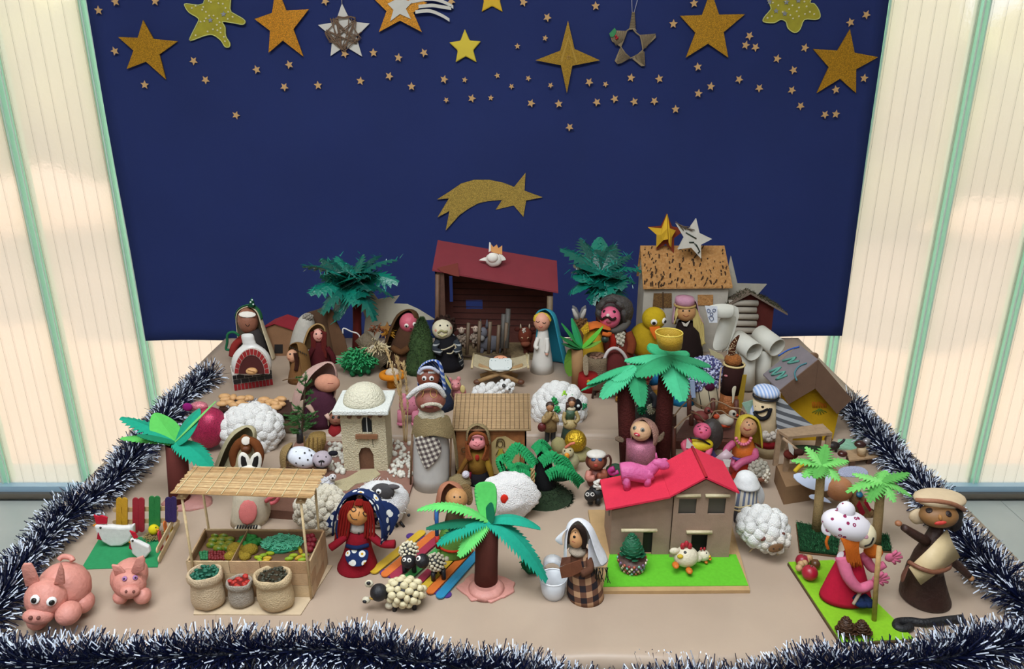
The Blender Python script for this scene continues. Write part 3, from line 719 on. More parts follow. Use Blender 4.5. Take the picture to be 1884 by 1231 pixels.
# small cardboard house, red roof
t = T('cardboard_house', 'small brown cardboard house with red roof behind the bottle oven', 'house', 513, 655)
A, B_ = t.P(487, 604, 0), t.P(539, 608, 0); ap_ = t.P(506, 597, 0); z = min(A.z, B_.z); bk = Vector((10, 44, 0))
fr = [Vector((A.x, 0, 0)), Vector((B_.x, 0, 0)), B_, ap_, A]
MB().add(g_ext(fr, bk), False).build('wall', card('#8a6548'), t.o)
for n_, (p, q) in enumerate(((ap_, A), (ap_, B_))):
    e = q+(q-p).normalized()*5; v = [p+Vector((0, -4, 2)), e+Vector((0, -4, 2)), e+bk*1.05+Vector((0, 0, 2)), p+bk*1.05+Vector((0, 0, 2))]
    MB().add(g_ext(v, (0, 0, 2.2)), False).build('roof_panel', card('#8e2630'), t.o)
t.plate('window', [(505, 634), (520, 634), (520, 650), (505, 650)], 2, mat('#181210'), d=-1)
# rolled white cone
t = T('felt_cone', 'off-white rolled felt cone standing behind the burlap-hooded woman', 'figurine', 560, 662)
t.lathe('robe', (556, 566), [(27, 662), (26, 640), (22, 612), (16, 590), (9, 579), (2, 576)], fab('#bdb6ab'), sub=1)
t.bumps('fur_tuft', (566, 583, -8), (8, 4, 5), 20, 2.5, cotton('#9b9284'), parent=None)
t = T('cardboard_screen', 'folded brown cardboard piece with cut edges under the left teal palm', 'cardboard', 608, 652)
t.plate('panel', [(575, 650), (563, 576), (584, 570), (600, 562), (606, 580), (614, 600), (620, 625), (632, 650)], 2.5, card('#5d4330'), d=4)
t.plate('panel', [(600, 562), (613, 574), (618, 590), (634, 622), (642, 655), (615, 655), (604, 600)], 2.5, card('#6b4c35'), d=-6)
# woman in burlap hood
def doll_face(t, c, r, head_col, eyes, mouth=None, nose=None, cheeks=None, es=1.6, white=None, mcol='#8e3b35', name='head', hm=None, mw=.6):
    h = t.ball(name, c, r, hm or clay(head_col))
    t.eyes(c, r, eyes, es, h, white=white)
    if mouth: t.curve_on('mouth', c, r, mouth, mw, paint(mcol), h)
    if nose: t.spot('nose', c, r, nose[:2], nose[2], clay(nose[3] if len(nose) > 3 else head_col), h, th=nose[2])
    for q in (cheeks or ()): t.spot('cheek', c, r, q, 2.4, clay('#d98a78'), h, th=.4)
    return h
t = T('woman_figure', 'small woman with long dark red hair under a burlap hood', 'figurine', 588, 692)
t.lathe('dress', (590, 588), [(25, 692), (23, 670), (16, 645), (9, 628)], fab('#4a1418'))
c = (586, 617, 0); doll_face(t, c, (11, 12.5), '#dd9e8d', [(582, 615), (591, 614)], [(583, 622), (587, 624), (591, 621)])
for k in range(14):
    a = -.2+k*.25; sx = 586+15*cos(a+.6*0)-2; 
    t.tube('hair_lock', [(586-13+k*2, 606+abs(k-6.5)*.8, -2 if 2 < k < 11 else -4), (574+k*1.9, 632, -8 if (k < 4 or k > 9) else 6), (573+k*2.1, 660, -12 if (k < 4 or k > 9) else 8)], 2.2, fab('#5a1c18'))
t.hood('burlap_hood', (582, 615, 2), [(8, 598, 2), (15, 604, 1), (18, 616, -1), (19, 632, -5), (20, 650, -8)], fab('#a9885a', bscale=1.5), gap=1.15, face=.25)
t.tube('arm', [(602, 640, -8), (612, 655, -14), (616, 668, -14)], 5, fab('#4a1418')); t.tube('arm', [(577, 640, -10), (568, 655, -16), (566, 664, -18)], 5, fab('#4a1418'))
# brown hooded woman in profile
t = T('woman_figure', 'small woman in brown stitched hood, face turned left, before the burlap hood', 'figurine', 551, 708)
t.lathe('dress', (553, 548), [(22, 708), (20, 690), (14, 670), (9, 660)], fab('#7a5330'))
c = (538, 655, -4); doll_face(t, c, (10, 12), '#d99f7c', [(534, 652)], [(531, 660), (534, 661)], es=1.8)
t.hood('hood', (548, 655, 2), [(10, 633, -2), (18, 640, -2), (20, 655, 0), (19, 672, 3), (21, 690, 5), (23, 702, 6)], fab('#7c5a33'), gap=1.1, face=-.7)
for k in range(9): t.tube('stitch', [(534+k*3.6, 637+k*1.7, -19+k*.9), (536+k*3.6, 641+k*1.7, -20+k*.9)], .7, BLK)
for k in range(4): t.tube('hair_lock', [(541+k*1.6, 650, -15+k), (544+k*1.5, 668, -16+k), (542+k*1.5, 682, -20+k)], 1.6, fab('#3a1c12'))
t.tube('wheat_stick', [(520, 700, -22), (545, 696, -24), (575, 706, -20)], .9, wood('#6f5232'))
# pink-hooded large head
t = T('shepherd_figure', 'reclining figure with rosy face in a pale pink woollen hood', 'figurine', 597, 790)
t.lathe('robe', (592, 588), [(34, 790), (33, 765), (28, 740), (20, 715)], fab('#4a2434'))
c = (602, 705, -6); h = t.ball('head', c, (23, 15, 17), fab('#cf9177'))
t.curve_on('mouth', c, (23, 15, 17), [(603, 706), (612, 706)], .5, paint('#a35d4e'), h)
t.hood('wool_hood', (586, 700, 4), [(10, 669, 16), (22, 676, 8), (32, 690, 2), (36, 708, -3), (38, 728, -8), (36, 748, -12)], fab('#cda79c', bump=.6), gap=.95, face=.45, sub=1)
t.tube('hand', [(566, 745, -26), (574, 755, -30), (578, 764, -30)], [5, 4, 3], fab('#d9b3a2')); t.tube('hand', [(600, 762, -36), (606, 772, -38)], [4, 3], fab('#d9b3a2'))
t = T('doll', 'tiny round-faced brown doll in red squeezed beside the domed house', 'figurine', 617, 806)
t.lathe('dress', 617, [(15, 806), (14, 792), (8, 782)], fab('#8c2226')); c = (618, 770, 0)
h = doll_face(t, c, (13, 12), '#8a5a45', [(613, 768), (623, 768)], [(614, 776), (620, 777)], es=3, white=None)
t.hood('head_cloth', (618, 770, 2), [(6, 755), (13, 760), (14.5, 772), (13, 784)], fab('#cdbf9f'), gap=1.2)
t = T('woven_basket', 'overturned woven basket beside the dotted cow', 'basket', 578, 838)
t.lathe('weave', (574, 584), [(15, 838), (18, 826), (19, 814), (15, 800)], fab('#9a7c46', bump=1, bscale=.35))
for k in range(5): t.tube('rib', [(560+k*8, 802+k, -16+abs(k-2)*2), (560+k*8, 820+k, -19+abs(k-2)*2), (563+k*7, 836, -16+abs(k-2)*2)], 1.2, wood('#7a5d30'))
# juniper twig
def sprig(name, label, bx, by, stem, reach, col, n, seed, base=None):
    t = T(name, label, 'twig', bx, by); rr = random.Random(seed)
    t.tube('stem', stem, [2.4, 1.8, .8], wood('#4a3a28'))
    ml = MB(); S = smooth([t.P(*(p if len(p) > 2 else (p[0], p[1], 0))) for p in stem], 12)
    for k in range(n):
        i = rr.randrange(len(S)//4, len(S)); p = S[i]; a = rr.uniform(0, 2*pi); f = reach*rr.uniform(.4, 1)*(1.15-i/len(S)*.55)
        d = Vector((cos(a), sin(a)*.7, rr.uniform(-.1, .7))).normalized()*f; e = p+d; ml.add(g_tube([p, (p+e)/2+Vector((0, 0, f*.1)), e], .5, 4))
        for q in range(48):
            u = p.lerp(e, rr.uniform(.3, 1)); v = (d.normalized()+Vector((rr.uniform(-1, 1), rr.uniform(-1, 1), rr.uniform(-.3, 1)))).normalized()*rr.uniform(4, 7)
            w = v.cross(Vector((rr.uniform(-1, 1), 1, 0))).normalized()*.65; o = len(ml.V); ml.V += [u-w, u+w, u+v]; ml.F.append((o, o+1, o+2)); ml.sm.append(False)
    tag(ml.build('foliage', mat(col, rough=.7), t.o), kind='stuff'); return t
t = sprig('juniper_twig', 'fresh green juniper twig stuck upright beside the domed house', 552, 818, [(554, 815, 0), (557, 770, 0), (563, 690, 0)], 40, '#3c6b33', 52, 5)
t.lathe('clay_foot', (553, 551), [(7, 818), (6, 805), (5, 790)], clay('#1e1d20'))
# green shredded bush, log, ornaments
def shreds(t, name, c, r, n, ln, w, m, seed, flat=1.):
    rr = random.Random(seed); mb = MB(); C = t.P(*c)
    for k in range(n):
        z = rr.uniform(-.3, 1); a = rr.uniform(0, 2*pi); q = sqrt(max(0, 1-z*z)); R_ = rr.uniform(.5, 1)
        p = C+Vector((q*cos(a)*r[0], q*sin(a)*r[1], z*r[2]))*R_; d = Vector((rr.uniform(-1, 1)+q*cos(a), rr.uniform(-1, 1)+q*sin(a)-.2, rr.uniform(-.5, 1)*flat)).normalized()*ln*rr.uniform(.5, 1.1)
        W_ = d.cross(Vector((rr.uniform(-1, 1), rr.uniform(-1, 1), 1))).normalized()*w; mid = p+d*.5+Vector((0, 0, ln*.15))
        o = len(mb.V); mb.V += [p-W_, p+W_, mid+W_, mid-W_, p+d+W_*.5, p+d-W_*.5]; mb.F += [(o, o+1, o+2, o+3), (o+3, o+2, o+4, o+5)]; mb.sm += [False]*2
    for v in mb.V: v.z = max(v.z, .3)
    return tag(mb.build(name, m, t.o), kind='stuff')
t = T('paper_bush', 'green shredded-paper bush in front of the cardboard screen', 'bush', 662, 690)
t.bumps('core', (660, 670, 0), (28, 16, 20), 24, 5, fab('#1a5f38'))
shreds(t, 'paper_shreds', (660, 668, 0), (34, 18, 26), 520, 13, 1.5, mat('#2f9a5c', rough=.6), 3)
t = T('bark_log', 'hollow bark log filled with pale straw, leaning in the green bush', 'log', 690, 680)
a, b = t.P(664, 618, -6), t.P(710, 668, -14); t.mb('bark', g_tube([a, (a+b)/2, b], [13, 14, 13], 18, cap=False), wood('#6f604a', bump=.8), solid=2.5)
shreds(t, 'straw', (690, 645, -16), (20, 8, 14), 260, 16, .8, mat('#cdbb93', rough=.8), 6)
t.bumps('cotton_tuft', (683, 643, -20), (7, 5, 7), 12, 2.6, cotton('#d9d0c2'))
t = T('twisted_candy_wire', 'thin white and red twisted candy wire left of the bark log', 'ornament', 650, 668)
t.tube('wire', [(668, 640, 0), (660, 616, -4), (646, 610, -6), (632, 604, -8), (631, 614, -8)], 1.3, paint('#d9d2cc'))
t = T('star_ornament', 'small orange wooden star ornament with yellow tassel', 'ornament', 712, 668)
sp = [(712+14*cos(pi/2+k*pi/5)*(1 if k % 2 == 0 else .45), 606-14*sin(pi/2+k*pi/5)*(1 if k % 2 == 0 else .45)) for k in range(10)]
t.plate('star_body', sp, 3, clay('#9a6a34'), d=-6)
shreds(t, 'tassel', (713, 618, -9), (8, 5, 9), 90, 12, .7, mat('#d89a2e', rough=.7), 8)
t.tube('prop_stick', [(712, 668, 0), (712, 640, -3), (712, 610, -4)], 1.2, wood('#6b4a2a'))
shreds(t, 'brown_bits', (694, 610, -2), (16, 6, 9), 60, 12, 1.4, mat('#7c4524', rough=.8), 9)
# brown-hooded pink face
t = T('shepherd_figure', 'pink-faced figure with googly eyes in a dark brown felt hood', 'figurine', 742, 684)
t.lathe('robe', (742, 750), [(36, 684), (33, 655), (24, 625), (14, 600)], fab('#4a3020'))
c = (752, 594, -4); h = t.ball('head', c, (17, 18), clay('#c4586a'))
t.eyes(c, (17, 18), [(748, 600), (762, 597)], 4.0, h, white=paint('#e6ddd2'))
t.curve_on('mouth', c, (17, 18), [(754, 605), (757, 605)], .6, BLK, h)
t.hood('hood', (748, 592, 4), [(10, 572, 4), (20, 578, 2), (25, 596, -2), (30, 622, -8), (36, 655, -10), (38, 676, -10)], fab('#52371f'), gap=.85, face=-.1)
t.tube('arm', [(722, 640, -22), (738, 648, -32), (752, 640, -34)], 6, fab('#5a3a20'))
# moss cone
def mossy(t, name, prof, x, m, n, seed, d=0, ln=4, core=True):
    if core: t.lathe('core', x, prof, m, d=d)
    rr = random.Random(seed); mb = MB()
    for k in range(n):
        i = rr.uniform(0, len(prof)-1.001); j = int(i); f = i-j; r = prof[j][0]*(1-f)+prof[j+1][0]*f; y = prof[j][1]*(1-f)+prof[j+1][1]*f
        xx = x if not hasattr(x, '__len__') else x[0]+(x[1]-x[0])*i/(len(prof)-1)
        a = rr.uniform(0, 2*pi); p = t.P(xx, y, d)+Vector((cos(a)*r, sin(a)*r, 0))
        v = Vector((cos(a)+rr.uniform(-.8, .8), sin(a)+rr.uniform(-.8, .8), rr.uniform(-.5, 1))).normalized()*ln*rr.uniform(.6, 1.3)
        w = v.cross(Vector((rr.uniform(-1, 1), rr.uniform(-1, 1), 1))).normalized()*.7; o = len(mb.V)
        mb.V += [p-w, p+w, p+v]; mb.F.append((o, o+1, o+2)); mb.sm.append(False)
    for v in mb.V: v.z = max(v.z, .2)
    return tag(mb.build(name, m, t.o), kind='stuff')
moss = mat('#3a5327', rough=.95, var=.5, scale=.25)
t = T('moss_tree', 'dark green moss-covered cone tree before the stable', 'tree', 774, 692)
mossy(t, 'moss', [(30, 692), (29, 670), (23, 640), (15, 610), (7, 592), (1, 584)], (774, 776), moss, 3200, 4)
# bearded man in black robe
t = T('shepherd_figure', 'white-faced man in black robe with grey striped cloak and rope belt', 'figurine', 826, 686)
t.lathe('robe', (826, 820), [(27, 686), (26, 665), (23, 640), (17, 620), (9, 615)], fab('#17151a'))
c = (814, 606, -2); h = t.ball('head', c, (19, 18), fab('#dcd0b4', bump=.4))
t.bumps('hair', (818, 599, 12), (20, 14, 18), 40, 3.5, fab('#2c1a14'), parent=None)
t.eyes(c, (19, 18), [(810, 600), (823, 600)], 1.8, h)
t.curve_on('moustache', c, (19.5, 18.5), [(806, 613), (812, 609), (817, 611), (823, 610)], 1.8, fab('#9b9468'), h)
t.curve_on('beard', c, (19, 18), [(806, 615), (814, 619), (822, 615)], 1.6, fab('#b9b080'), h)
for q in ((802, 609), (829, 604)): t.spot('cheek', c, (19, 18), q, 2.6, clay('#d48d78'), h, th=.4)
strp = pat('stripe', ['#2e3238', '#9a9c9b'], 9, pi/2, .75)
t.hood('striped_cloak', (822, 640, 4), [(16, 616, -2), (24, 630), (28, 655, 1), (29, 684, 3)], strp, gap=.8, solid=1.6)
t.tube('rope_belt', [(806, 644, -24), (818, 643, -29), (832, 637, -28), (836, 634, -27), (840, 642, -26), (848, 660, -26)], 1.2, fab('#bfb294'))
t.tube('rope_belt', [(822, 650, -30), (831, 650, -30), (838, 640, -27)], 1.2, fab('#bfb294'))
t.tube('arm', [(806, 628, -12), (800, 642, -24), (812, 650, -32)], 5.5, strp); t.tube('arm', [(838, 628, -12), (845, 640, -22), (836, 648, -30)], 5.5, strp)
# ---------------------------------------------------------------- stable
t = T('stable', 'open stable of maroon cardboard with sloping dark red roof', 'stable', 912, 660)
wallm = mat('#5d2f26', rough=.85, var=.2, scale=.05, bump=.3, bscale=.25); roofm = mat('#7c2630', rough=.75, var=.1, scale=.03)
x0, x1 = t.G(806, 660).x, t.G(1020, 660).x; dep = 82.
zf0, zf1 = t.P(804, 497, 0).z, t.P(1019, 538, 0).z; zb0, zb1 = t.P(822, 446, dep).z, t.P(1020, 484, dep).z
zbl = zf0*.96; xm = (x0+x1)/2
# back wall with cut-outs
def bw(px, py): p = t.P(px, py, dep); return (p.x, p.z)
segs = MB()
wx = [x0, bw(826, 1 and 500)[0], bw(832, 500)[0], bw(856, 500)[0], bw(887, 500)[0], x1]
zh0, zh1 = bw(870, 569)[1], bw(870, 552)[1]; zw0, zw1 = bw(828, 556)[1], bw(828, 508)[1]
top = lambda x: zb0+(zb1-zb0)*(x-x0)/(x1-x0)-6
def seg(xa, xb, za, zb_=None):
    v = [Vector((xa, dep, za)), Vector((xb, dep, za)), Vector((xb, dep, zb_ if zb_ else top(xb))), Vector((xa, dep, zb_ if zb_ else top(xa)))]
    segs.add(g_ext(v, (0, 2.5, 0)), False)
seg(wx[0], wx[1], 0); seg(wx[1], wx[2], 0, zw0); seg(wx[1], wx[2], zw1); seg(wx[2], wx[3], 0); seg(wx[3], wx[4], 0, zh0); seg(wx[3], wx[4], zh1); seg(wx[4], wx[5], 0)
segs.build('back_wall', wallm, t.o)
for yy in range(520, 600, 11):
    p, q = t.P(834, yy, dep-1), t.P(1002, yy+3, dep-1); MB().add(g_tube([p, q], .6, 4)).build('plank_line', mat('#3b1b17', rough=.9), t.o)
MB().add(g_ext([Vector((x0, 0, 0)), Vector((x0, dep, 0)), Vector((x0, dep, top(x0))), Vector((x0, 0, zf0-3))], (2.5, 0, 0)), False).build('side_wall', wallm, t.o)
MB().add(g_ext([Vector((x0, 0, 0)), Vector((x0+16, 0, 0)), Vector((x0+16, 0, zf0-6)), Vector((x0, 0, zf0-3))], (0, 2.5, 0)), False).build('front_strip', wood('#5a3a2c'), t.o)
rf = [Vector((x0-4, -6, zf0)), Vector((x1+4, -6, zf1)), Vector((x1+6, dep+6, zb1)), Vector((x0-2, dep+6, zb0))]
MB().add(g_ext(rf, (0, 0, 3)), False).build('roof', roofm, t.o)
a, b = t.P(804, 494, -8), t.P(845, 494, -8)
t.plate('roof_flap', [(804, 493), (842, 484), (845, 509), (838, 508), (812, 500)], 2, mat('#7a3228', rough=.8), d=-8)
t.tube('post', [(1010, 662, 0), (1012, 545, 2)], 5.5, wood('#7d684f')); t.tube('post', [(804, 664, -3), (805, 505, -3)], 4, wood('#6d4c36'))
t.flat('straw_floor', [(806, 661), (1018, 661), (1008, 628), (822, 628)], 1.2, mat('#8a7350', rough=1, var=.4, scale=.15, bump=1, bscale=.3), z=.5)
for k, (x, yt_, yb_) in enumerate([(860, 594, 652), (881, 591, 648), (900, 592, 650), (916, 598, 650), (930, 594, 650), (925, 578, 640), (933, 568, 640)]):
    t.tube('fence_stick', [(x-1, yb_, -5+(k % 3)*2), (x+2, yt_, -3+(k > 4)*10)], 3.3 if k < 5 else 4.5, wood('#6f5a46' if k < 5 else '#57524c'), sm=False)
t.tube('rail', [(852, 656, -6), (940, 656, -6)], 2, wood('#4a382c'))
d = T('donkey_figure', 'small grey donkey lying behind the stick fence in the stable', 'donkey', 898, 650)
d.ball('body', (905, 632, 8), (26, 12, 15), fab('#6c6a70')); hd = d.ball('head', (889, 612, 2), (8, 9, 10), fab('#75737a')); d.ball('muzzle', (886, 622, -4), (6, 7, 6), fab('#a19c98'), parent=hd)
for x in (884, 896): d.lathe('ear', x, [(2.6, 604), (3, 598), (.6, 588)], fab('#5a585f'), d=4)
d.eyes((889, 612, 2), (8, 9, 10), [(886, 610)], 1.2, hd)
for x in (888, 904, 920): d.tube('leg', [(x, 640, 4), (x-2, 650, -2)], 3.4, fab('#625f66'))
for (x, y, lab) in ((850, 612, 'cream lamb standing at the left end of the stable fence'), (876, 610, 'cream lamb with raised head between the stable fence sticks')):
    d = T('lamb_figure', lab, 'lamb', x, 642); d.bumps('fleece', (x, y+12, 6), (10, 7, 9), 26, 3, cotton('#a28c78')); hd = d.ball('head', (x-1, y-4, 0), (5.5, 6, 6.5), fab('#c9b09c'))
    for s in (-1, 1): d.ball('ear', (x-1+s*6, y-7, 0), (3, 1.5, 1.8), fab('#b89a86'), parent=hd, seg=8); d.eyes((x-1, y-4, 0), (5.5, 6, 6.5), [(x-1+s*2.3, y-5)], .9, hd); d.tube('leg', [(x+s*5, y+18, 4), (x+s*5, 640, 0)], 2, fab('#8a7360'))
d = T('ox_figure', 'reddish brown ox head figure in the right corner of the stable', 'ox', 970, 652)
d.ball('body', (982, 630, 14), (24, 18, 20), fab('#5a2a1e')); hd = d.ball('head', (966, 618, -2), (13, 12, 17), fab('#6b3020')); 
for s in (-1, 1): d.ball('ear', (966+s*14, 606, 2), (6, 3, 4), fab('#4c2018'), parent=hd); d.eyes((966, 618, -2), (13, 12, 17), [(966+s*5.5, 622)], 1.9, hd, white=paint('#c9a27c')); d.lathe('horn', 966+s*8, [(2.2, 604), (.4, 596)], clay('#b9a68c'))
d.bumps('white_patch', (964, 608, -10), (3, 3, 4), 8, 1.4, cotton('#cdc0b0')); d.ball('muzzle', (967, 632, -8), (9, 7, 6), fab('#7d4632'), parent=hd)
for x in (968, 990): d.tube('leg', [(x, 640, 8), (x, 652, 2)], 5, fab('#53261b'))
# paper angel on the roof
u0 = atD(908, 480, t.w.y+.4*dep*t.s); 
t2 = T('paper_angel', 'white folded paper angel with orange crown lying on the stable roof', 'angel', 908, 480, z=u0.z)
wp_ = mat('#dcd6cc', rough=.8)
t2.ball('body', (908, 478, 0), (15, 9, 13), wp_, lump=.12); t2.ball('head', (906, 474, -8), (10, 6, 9), mat('#e6e0d6', rough=.8))
t2.sheet('wing', [[(916, 462, 0), (926, 470, 2)], [(918, 480, -4), (934, 482, 2)], [(912, 494, -6), (927, 497, 0)]], wp_, solid=1)
t2.sheet('wing', [[(896, 470, 0), (882, 478, 2)], [(898, 480, -4), (879, 480, 0)], [(902, 490, -6), (886, 484, 0)]], wp_, solid=1)
t2.plate('crown', [(901, 462), (901, 447), (908, 455), (914, 450), (917, 457), (924, 452), (924, 468), (912, 466)], 2, mat('#d99a5c', rough=.7), d=-1)
t2.plate('crown_paper', [(899, 464), (900, 446), (903, 447), (903, 462)], 2, wp_, d=-2)
# manger
t = T('manger', 'folding wooden manger with pale cloth sling on crossed sticks', 'manger', 920, 706)
wm = wood('#b08a5c')
for a, b in (((876, 703, -16), (962, 672, -16)), ((956, 703, -16), (880, 672, -16)), ((884, 692, 26), (962, 668, 26)), ((952, 692, 26), (884, 668, 26))): t.tube('leg', [a, b], 4.2, wm, sm=False)
for a in ((878, 703, -17), (958, 703, -17)): t.ball('foot_cap', a, (7, 5, 5), clay('#5e3722'))
rows = []
for j in range(6):
    f = j/5; d_ = -26+f*58; rows.append([(868+i*(103+4*(1-f))/6+f*4, 676-f*24+ (8*sin(pi*i/6))+(-3 if i in (0, 6) else 0), d_) for i in range(7)])
t.sheet('cloth_sling', rows, fab('#b8a98a', bump=.6, bscale=.4), solid=2, sub=1)
for x in (868, 972): t.tube('side_bar', [(x, 677, -28), (x+(4 if x < 900 else -3), 651, 34)], 2.4, fab('#c9b48a'))
b = T('baby_figure', 'baby doll with peach face under a white dotted blanket in the manger', 'baby', 921, 706)
c = (921, 660, 6); h = b.ball('head', c, (13, 7, 6), clay('#d9936f')); b.curve_on('mouth', c, (13, 7, 6), [(918, 660), (922, 661), (925, 660)], .4, BLK, h)
b.eyes(c, (13, 7, 6), [(915, 658), (926, 658)], .8, h); b.ball('body', (920, 675, -6), (17, 22, 4), fab('#cfc8ba'))
P_ = [(903, 664, 2), (938, 664, 2), (942, 668, -4), (942, 680, -22), (936, 685, -27), (906, 685, -27), (900, 680, -22), (900, 668, -4)]
b.poly('blanket', [b.P(*p)+Vector((0, 0, 3)) for p in P_], (0, 0, 3), pat('dots', ['#cfd3cf', '#7f8f90'], 6.5, 0, .16, axes=(0, 1)), bev=1)
# Mary
t = T('mary_figure', 'woman figure in teal cloak over white dress, yellow hair, praying by the manger', 'figurine', 1002, 690)
t.lathe('dress', (997, 1000), [(22, 690), (19, 665), (13, 630), (9, 608), (6, 600)], mat('#cfc9c0', rough=.8))
c = (997, 592, -2); h = t.ball('head', c, (15, 17), clay('#d99a80', bump=.05))
t.curve_on('eye', c, (15, 17), [(987, 592), (990, 594), (993, 592)], .6, BLK, h); t.curve_on('eye', c, (15, 17), [(998, 594), (1001, 596), (1004, 594)], .6, BLK, h)
t.curve_on('mouth', c, (15, 17), [(992, 601), (995, 603), (998, 601)], .6, paint('#b0483f'), h)
t.hood('hair', (998, 590, -1), [(7, 577, -1), (14.5, 581, -1), (16.5, 590)], clay('#d9b53a'), gap=.95, solid=1.4)
t.hood('cloak', (1006, 590, 4), [(8, 571, -3), (18, 576, -3), (20, 592, 0), (19, 606, 3), (26, 632, 4), (31, 660, 7), (36, 682, 9)], mat('#1f8299', rough=.8), gap=1.05, face=-.28, solid=2)
t.tube('arm', [(990, 622, -8), (985, 637, -16), (990, 641, -18)], 4, mat('#d3cdc4', rough=.8)); t.tube('arm', [(1006, 622, -8), (1007, 640, -14), (1005, 649, -16)], 4, mat('#d3cdc4', rough=.8))
t.ball('hand', (1006, 651, -17), 3, clay('#dca08a'))
# bread table
t = T('bread_table', 'low dark wooden table with a checked cloth in front of the bottle oven', 'table', 470, 772)
t.flat('table_base', [(398, 792), (552, 795), (545, 745), (410, 742)], 2, wood('#5a4630'))
top = [(402, 752), (545, 762), (540, 740), (418, 728)]
t.flat('tabletop', top, 5, wood('#3e2218'), z=16)
for x, y in ((410, 766), (534, 776), (424, 748), (530, 752)): p = t.G(x, y); t.mb('leg', g_box((p.x, p.y, 9), (6, 6, 16)), wood('#3e2218'), sm=False)
t.poly('checked_cloth', [t.G(x, y, 21.4) for x, y in [(412, 746), (438, 762), (476, 752), (500, 752), (500, 736), (430, 730)]], (0, 0, 1), pat('check', ['#e6ded2', '#8d8a90', '#4c4a55'], 5, .2, .5, axes=(0, 1)))
lv = clay('#d3a26c', var=.2)
def loaf_at(x, y, z, rx, ang, k, lab):
    rx *= 1.16
    b = T('bread_loaf', lab, 'bread', x, y+5, z=t.z0+z*t.s); 
    R = Euler((0, 0, ang)).to_matrix(); v, f = g_ball((0, 0, 0), (rx, rx*.62, rx*.5), 14, 9, lump=.06, seed=k)
    b.mb('crust', ([R @ q+Vector((0, 0, rx*.42)) for q in v], f), lv); b.o['group'] = 'bread loaves on the checked cloth'
    b.mb('slash', g_tube([R @ Vector((-rx*.4, 0, rx*.80)), R @ Vector((0, 0, rx*.86)), R @ Vector((rx*.4, 0, rx*.8))], .6, 5), clay('#a8743d'))
LV = [(409, 742, 9, .1), (416, 734, 9, .3), (424, 740, 9, -.2), (414, 729, 10, 0), (430, 730, 9, 1.9), (430, 744, 9, -.4), (442, 740, 9, .9), (450, 744, 9, .2), (451, 733, 9, .2), (459, 731, 9, -.5), (444, 731, 8, .3), (477, 741, 9, .3), (486, 735, 10, .1), (492, 745, 9, .6), (480, 746, 9, -.1), (498, 738, 9, .1), (505, 741, 9, -.4), (513, 736, 10, .8), (516, 743, 9, .2), (508, 749, 10, .3), (518, 733, 9, -.3), (466, 744, 8, .3)]
gl_ = ['leftmost loaf on the bread table', 'second loaf from the left, back row of the bread table', 'loaf right of the two leftmost loaves', 'small loaf at the far left back edge of the cloth', 'loaf set on end at the back left of the cloth', 'loaf in front on the left part of the cloth', 'tilted loaf left of the middle of the cloth', 'front loaf at the middle of the cloth', 'back loaf at the middle of the cloth', 'back loaf right of the middle, tilted', 'loaf tucked between the left and middle heaps', 'loaf at the left of the right-hand heap', 'flat round loaf at the back left of the right-hand heap', 'loaf lying slanted at the front of the right-hand heap', 'low loaf in front of the right-hand heap', 'loaf in the centre of the right-hand heap', 'loaf right of centre in the right-hand heap', 'twisted loaf near the far right of the bread table', 'loaf at the right edge of the bread table', 'frontmost loaf at the right of the bread table', 'back right loaf on the bread table', 'loaf in the gap between the two heaps']
for k, ((x, y, r, a), g_) in enumerate(zip(LV, gl_)): loaf_at(x, y, 21.5+(4 if k in (4, 16, 20, 10) else 0), r, a, k, g_)
# ================================================================ rear table, right half
t = T('foil_palm', 'dark teal foil palm right of the stable, behind the curly-haired king', 'palm tree', 1106, 640)
teal_palm(t, 1104, 640, 545, 1106, 500, [(1030, 458, 0, 16), (1050, 540, -45, 18), (1070, 440, 40, 15), (1090, 560, -60, 18), (1105, 436, 55, 14), (1130, 450, 40, 15), (1168, 520, -20, 17), (1185, 500, 5, 14), (1160, 470, 20, 14), (1140, 555, -50, 17), (1118, 548, -65, 18), (1052, 500, -20, 17), (1150, 530, -50, 17), (1078, 520, -55, 18), (1125, 510, -60, 18)], 8)
# white house with cork roof
t = T('cork_roof_house', 'white painted house with cork bark roof and cork windows', 'house', 1255, 648)
wh = card('#b5ada0', var=.15); d0 = 0; dp = 62
zE, zR = t.P(1258, 527, 0).z, t.P(1250, 456, dp*.75).z; xa, xb = t.P(1178, 640, 0).x, t.P(1330, 640, 0).x
MB().add(g_box(((xa+xb)/2, dp/2, zE/2), (xb-xa, dp, zE)), False).build('wall', wh, t.o, bev=.8)
MB().add(g_ext([Vector((xa, 0, zE)), Vector((xa, dp*.75, zR-2)), Vector((xa, dp, zE))], (xb-xa, 0, 0)), False).build('gable', wh, t.o)
cork = mat('#b98a55', rough=.95, var=.9, scale=.22, bump=1, bscale=.2, col2='#a5713c')
cr = MB().add(g_ext([Vector((xa-3, -8, zE-3)), Vector((xb+4, -8, zE-1)), Vector((xb-2, dp*.75, zR+1)), Vector((xa-3, dp*.75, zR+1))], (0, 0, 3.2)), False).build('cork_roof', cork, t.o)
rr = random.Random(5); fm = MB()
for k in range(110):
    u, v = rr.random(), rr.random(); p = Vector((xa+(xb-xa)*u, -8+(dp*.75+8)*v, zE+(zR-zE)*v+1.6)); l = rr.uniform(2, 7)
    fm.add(g_box(p, (rr.uniform(1, 2.2), l, l*1.5*.9), (-.1+rr.uniform(-.2, .2), rr.uniform(-.3, .5), rr.uniform(-.5, .2))), False)
tag(fm.build('bark_fissures', mat('#3f2a1a', rough=1), cr), kind='stuff')
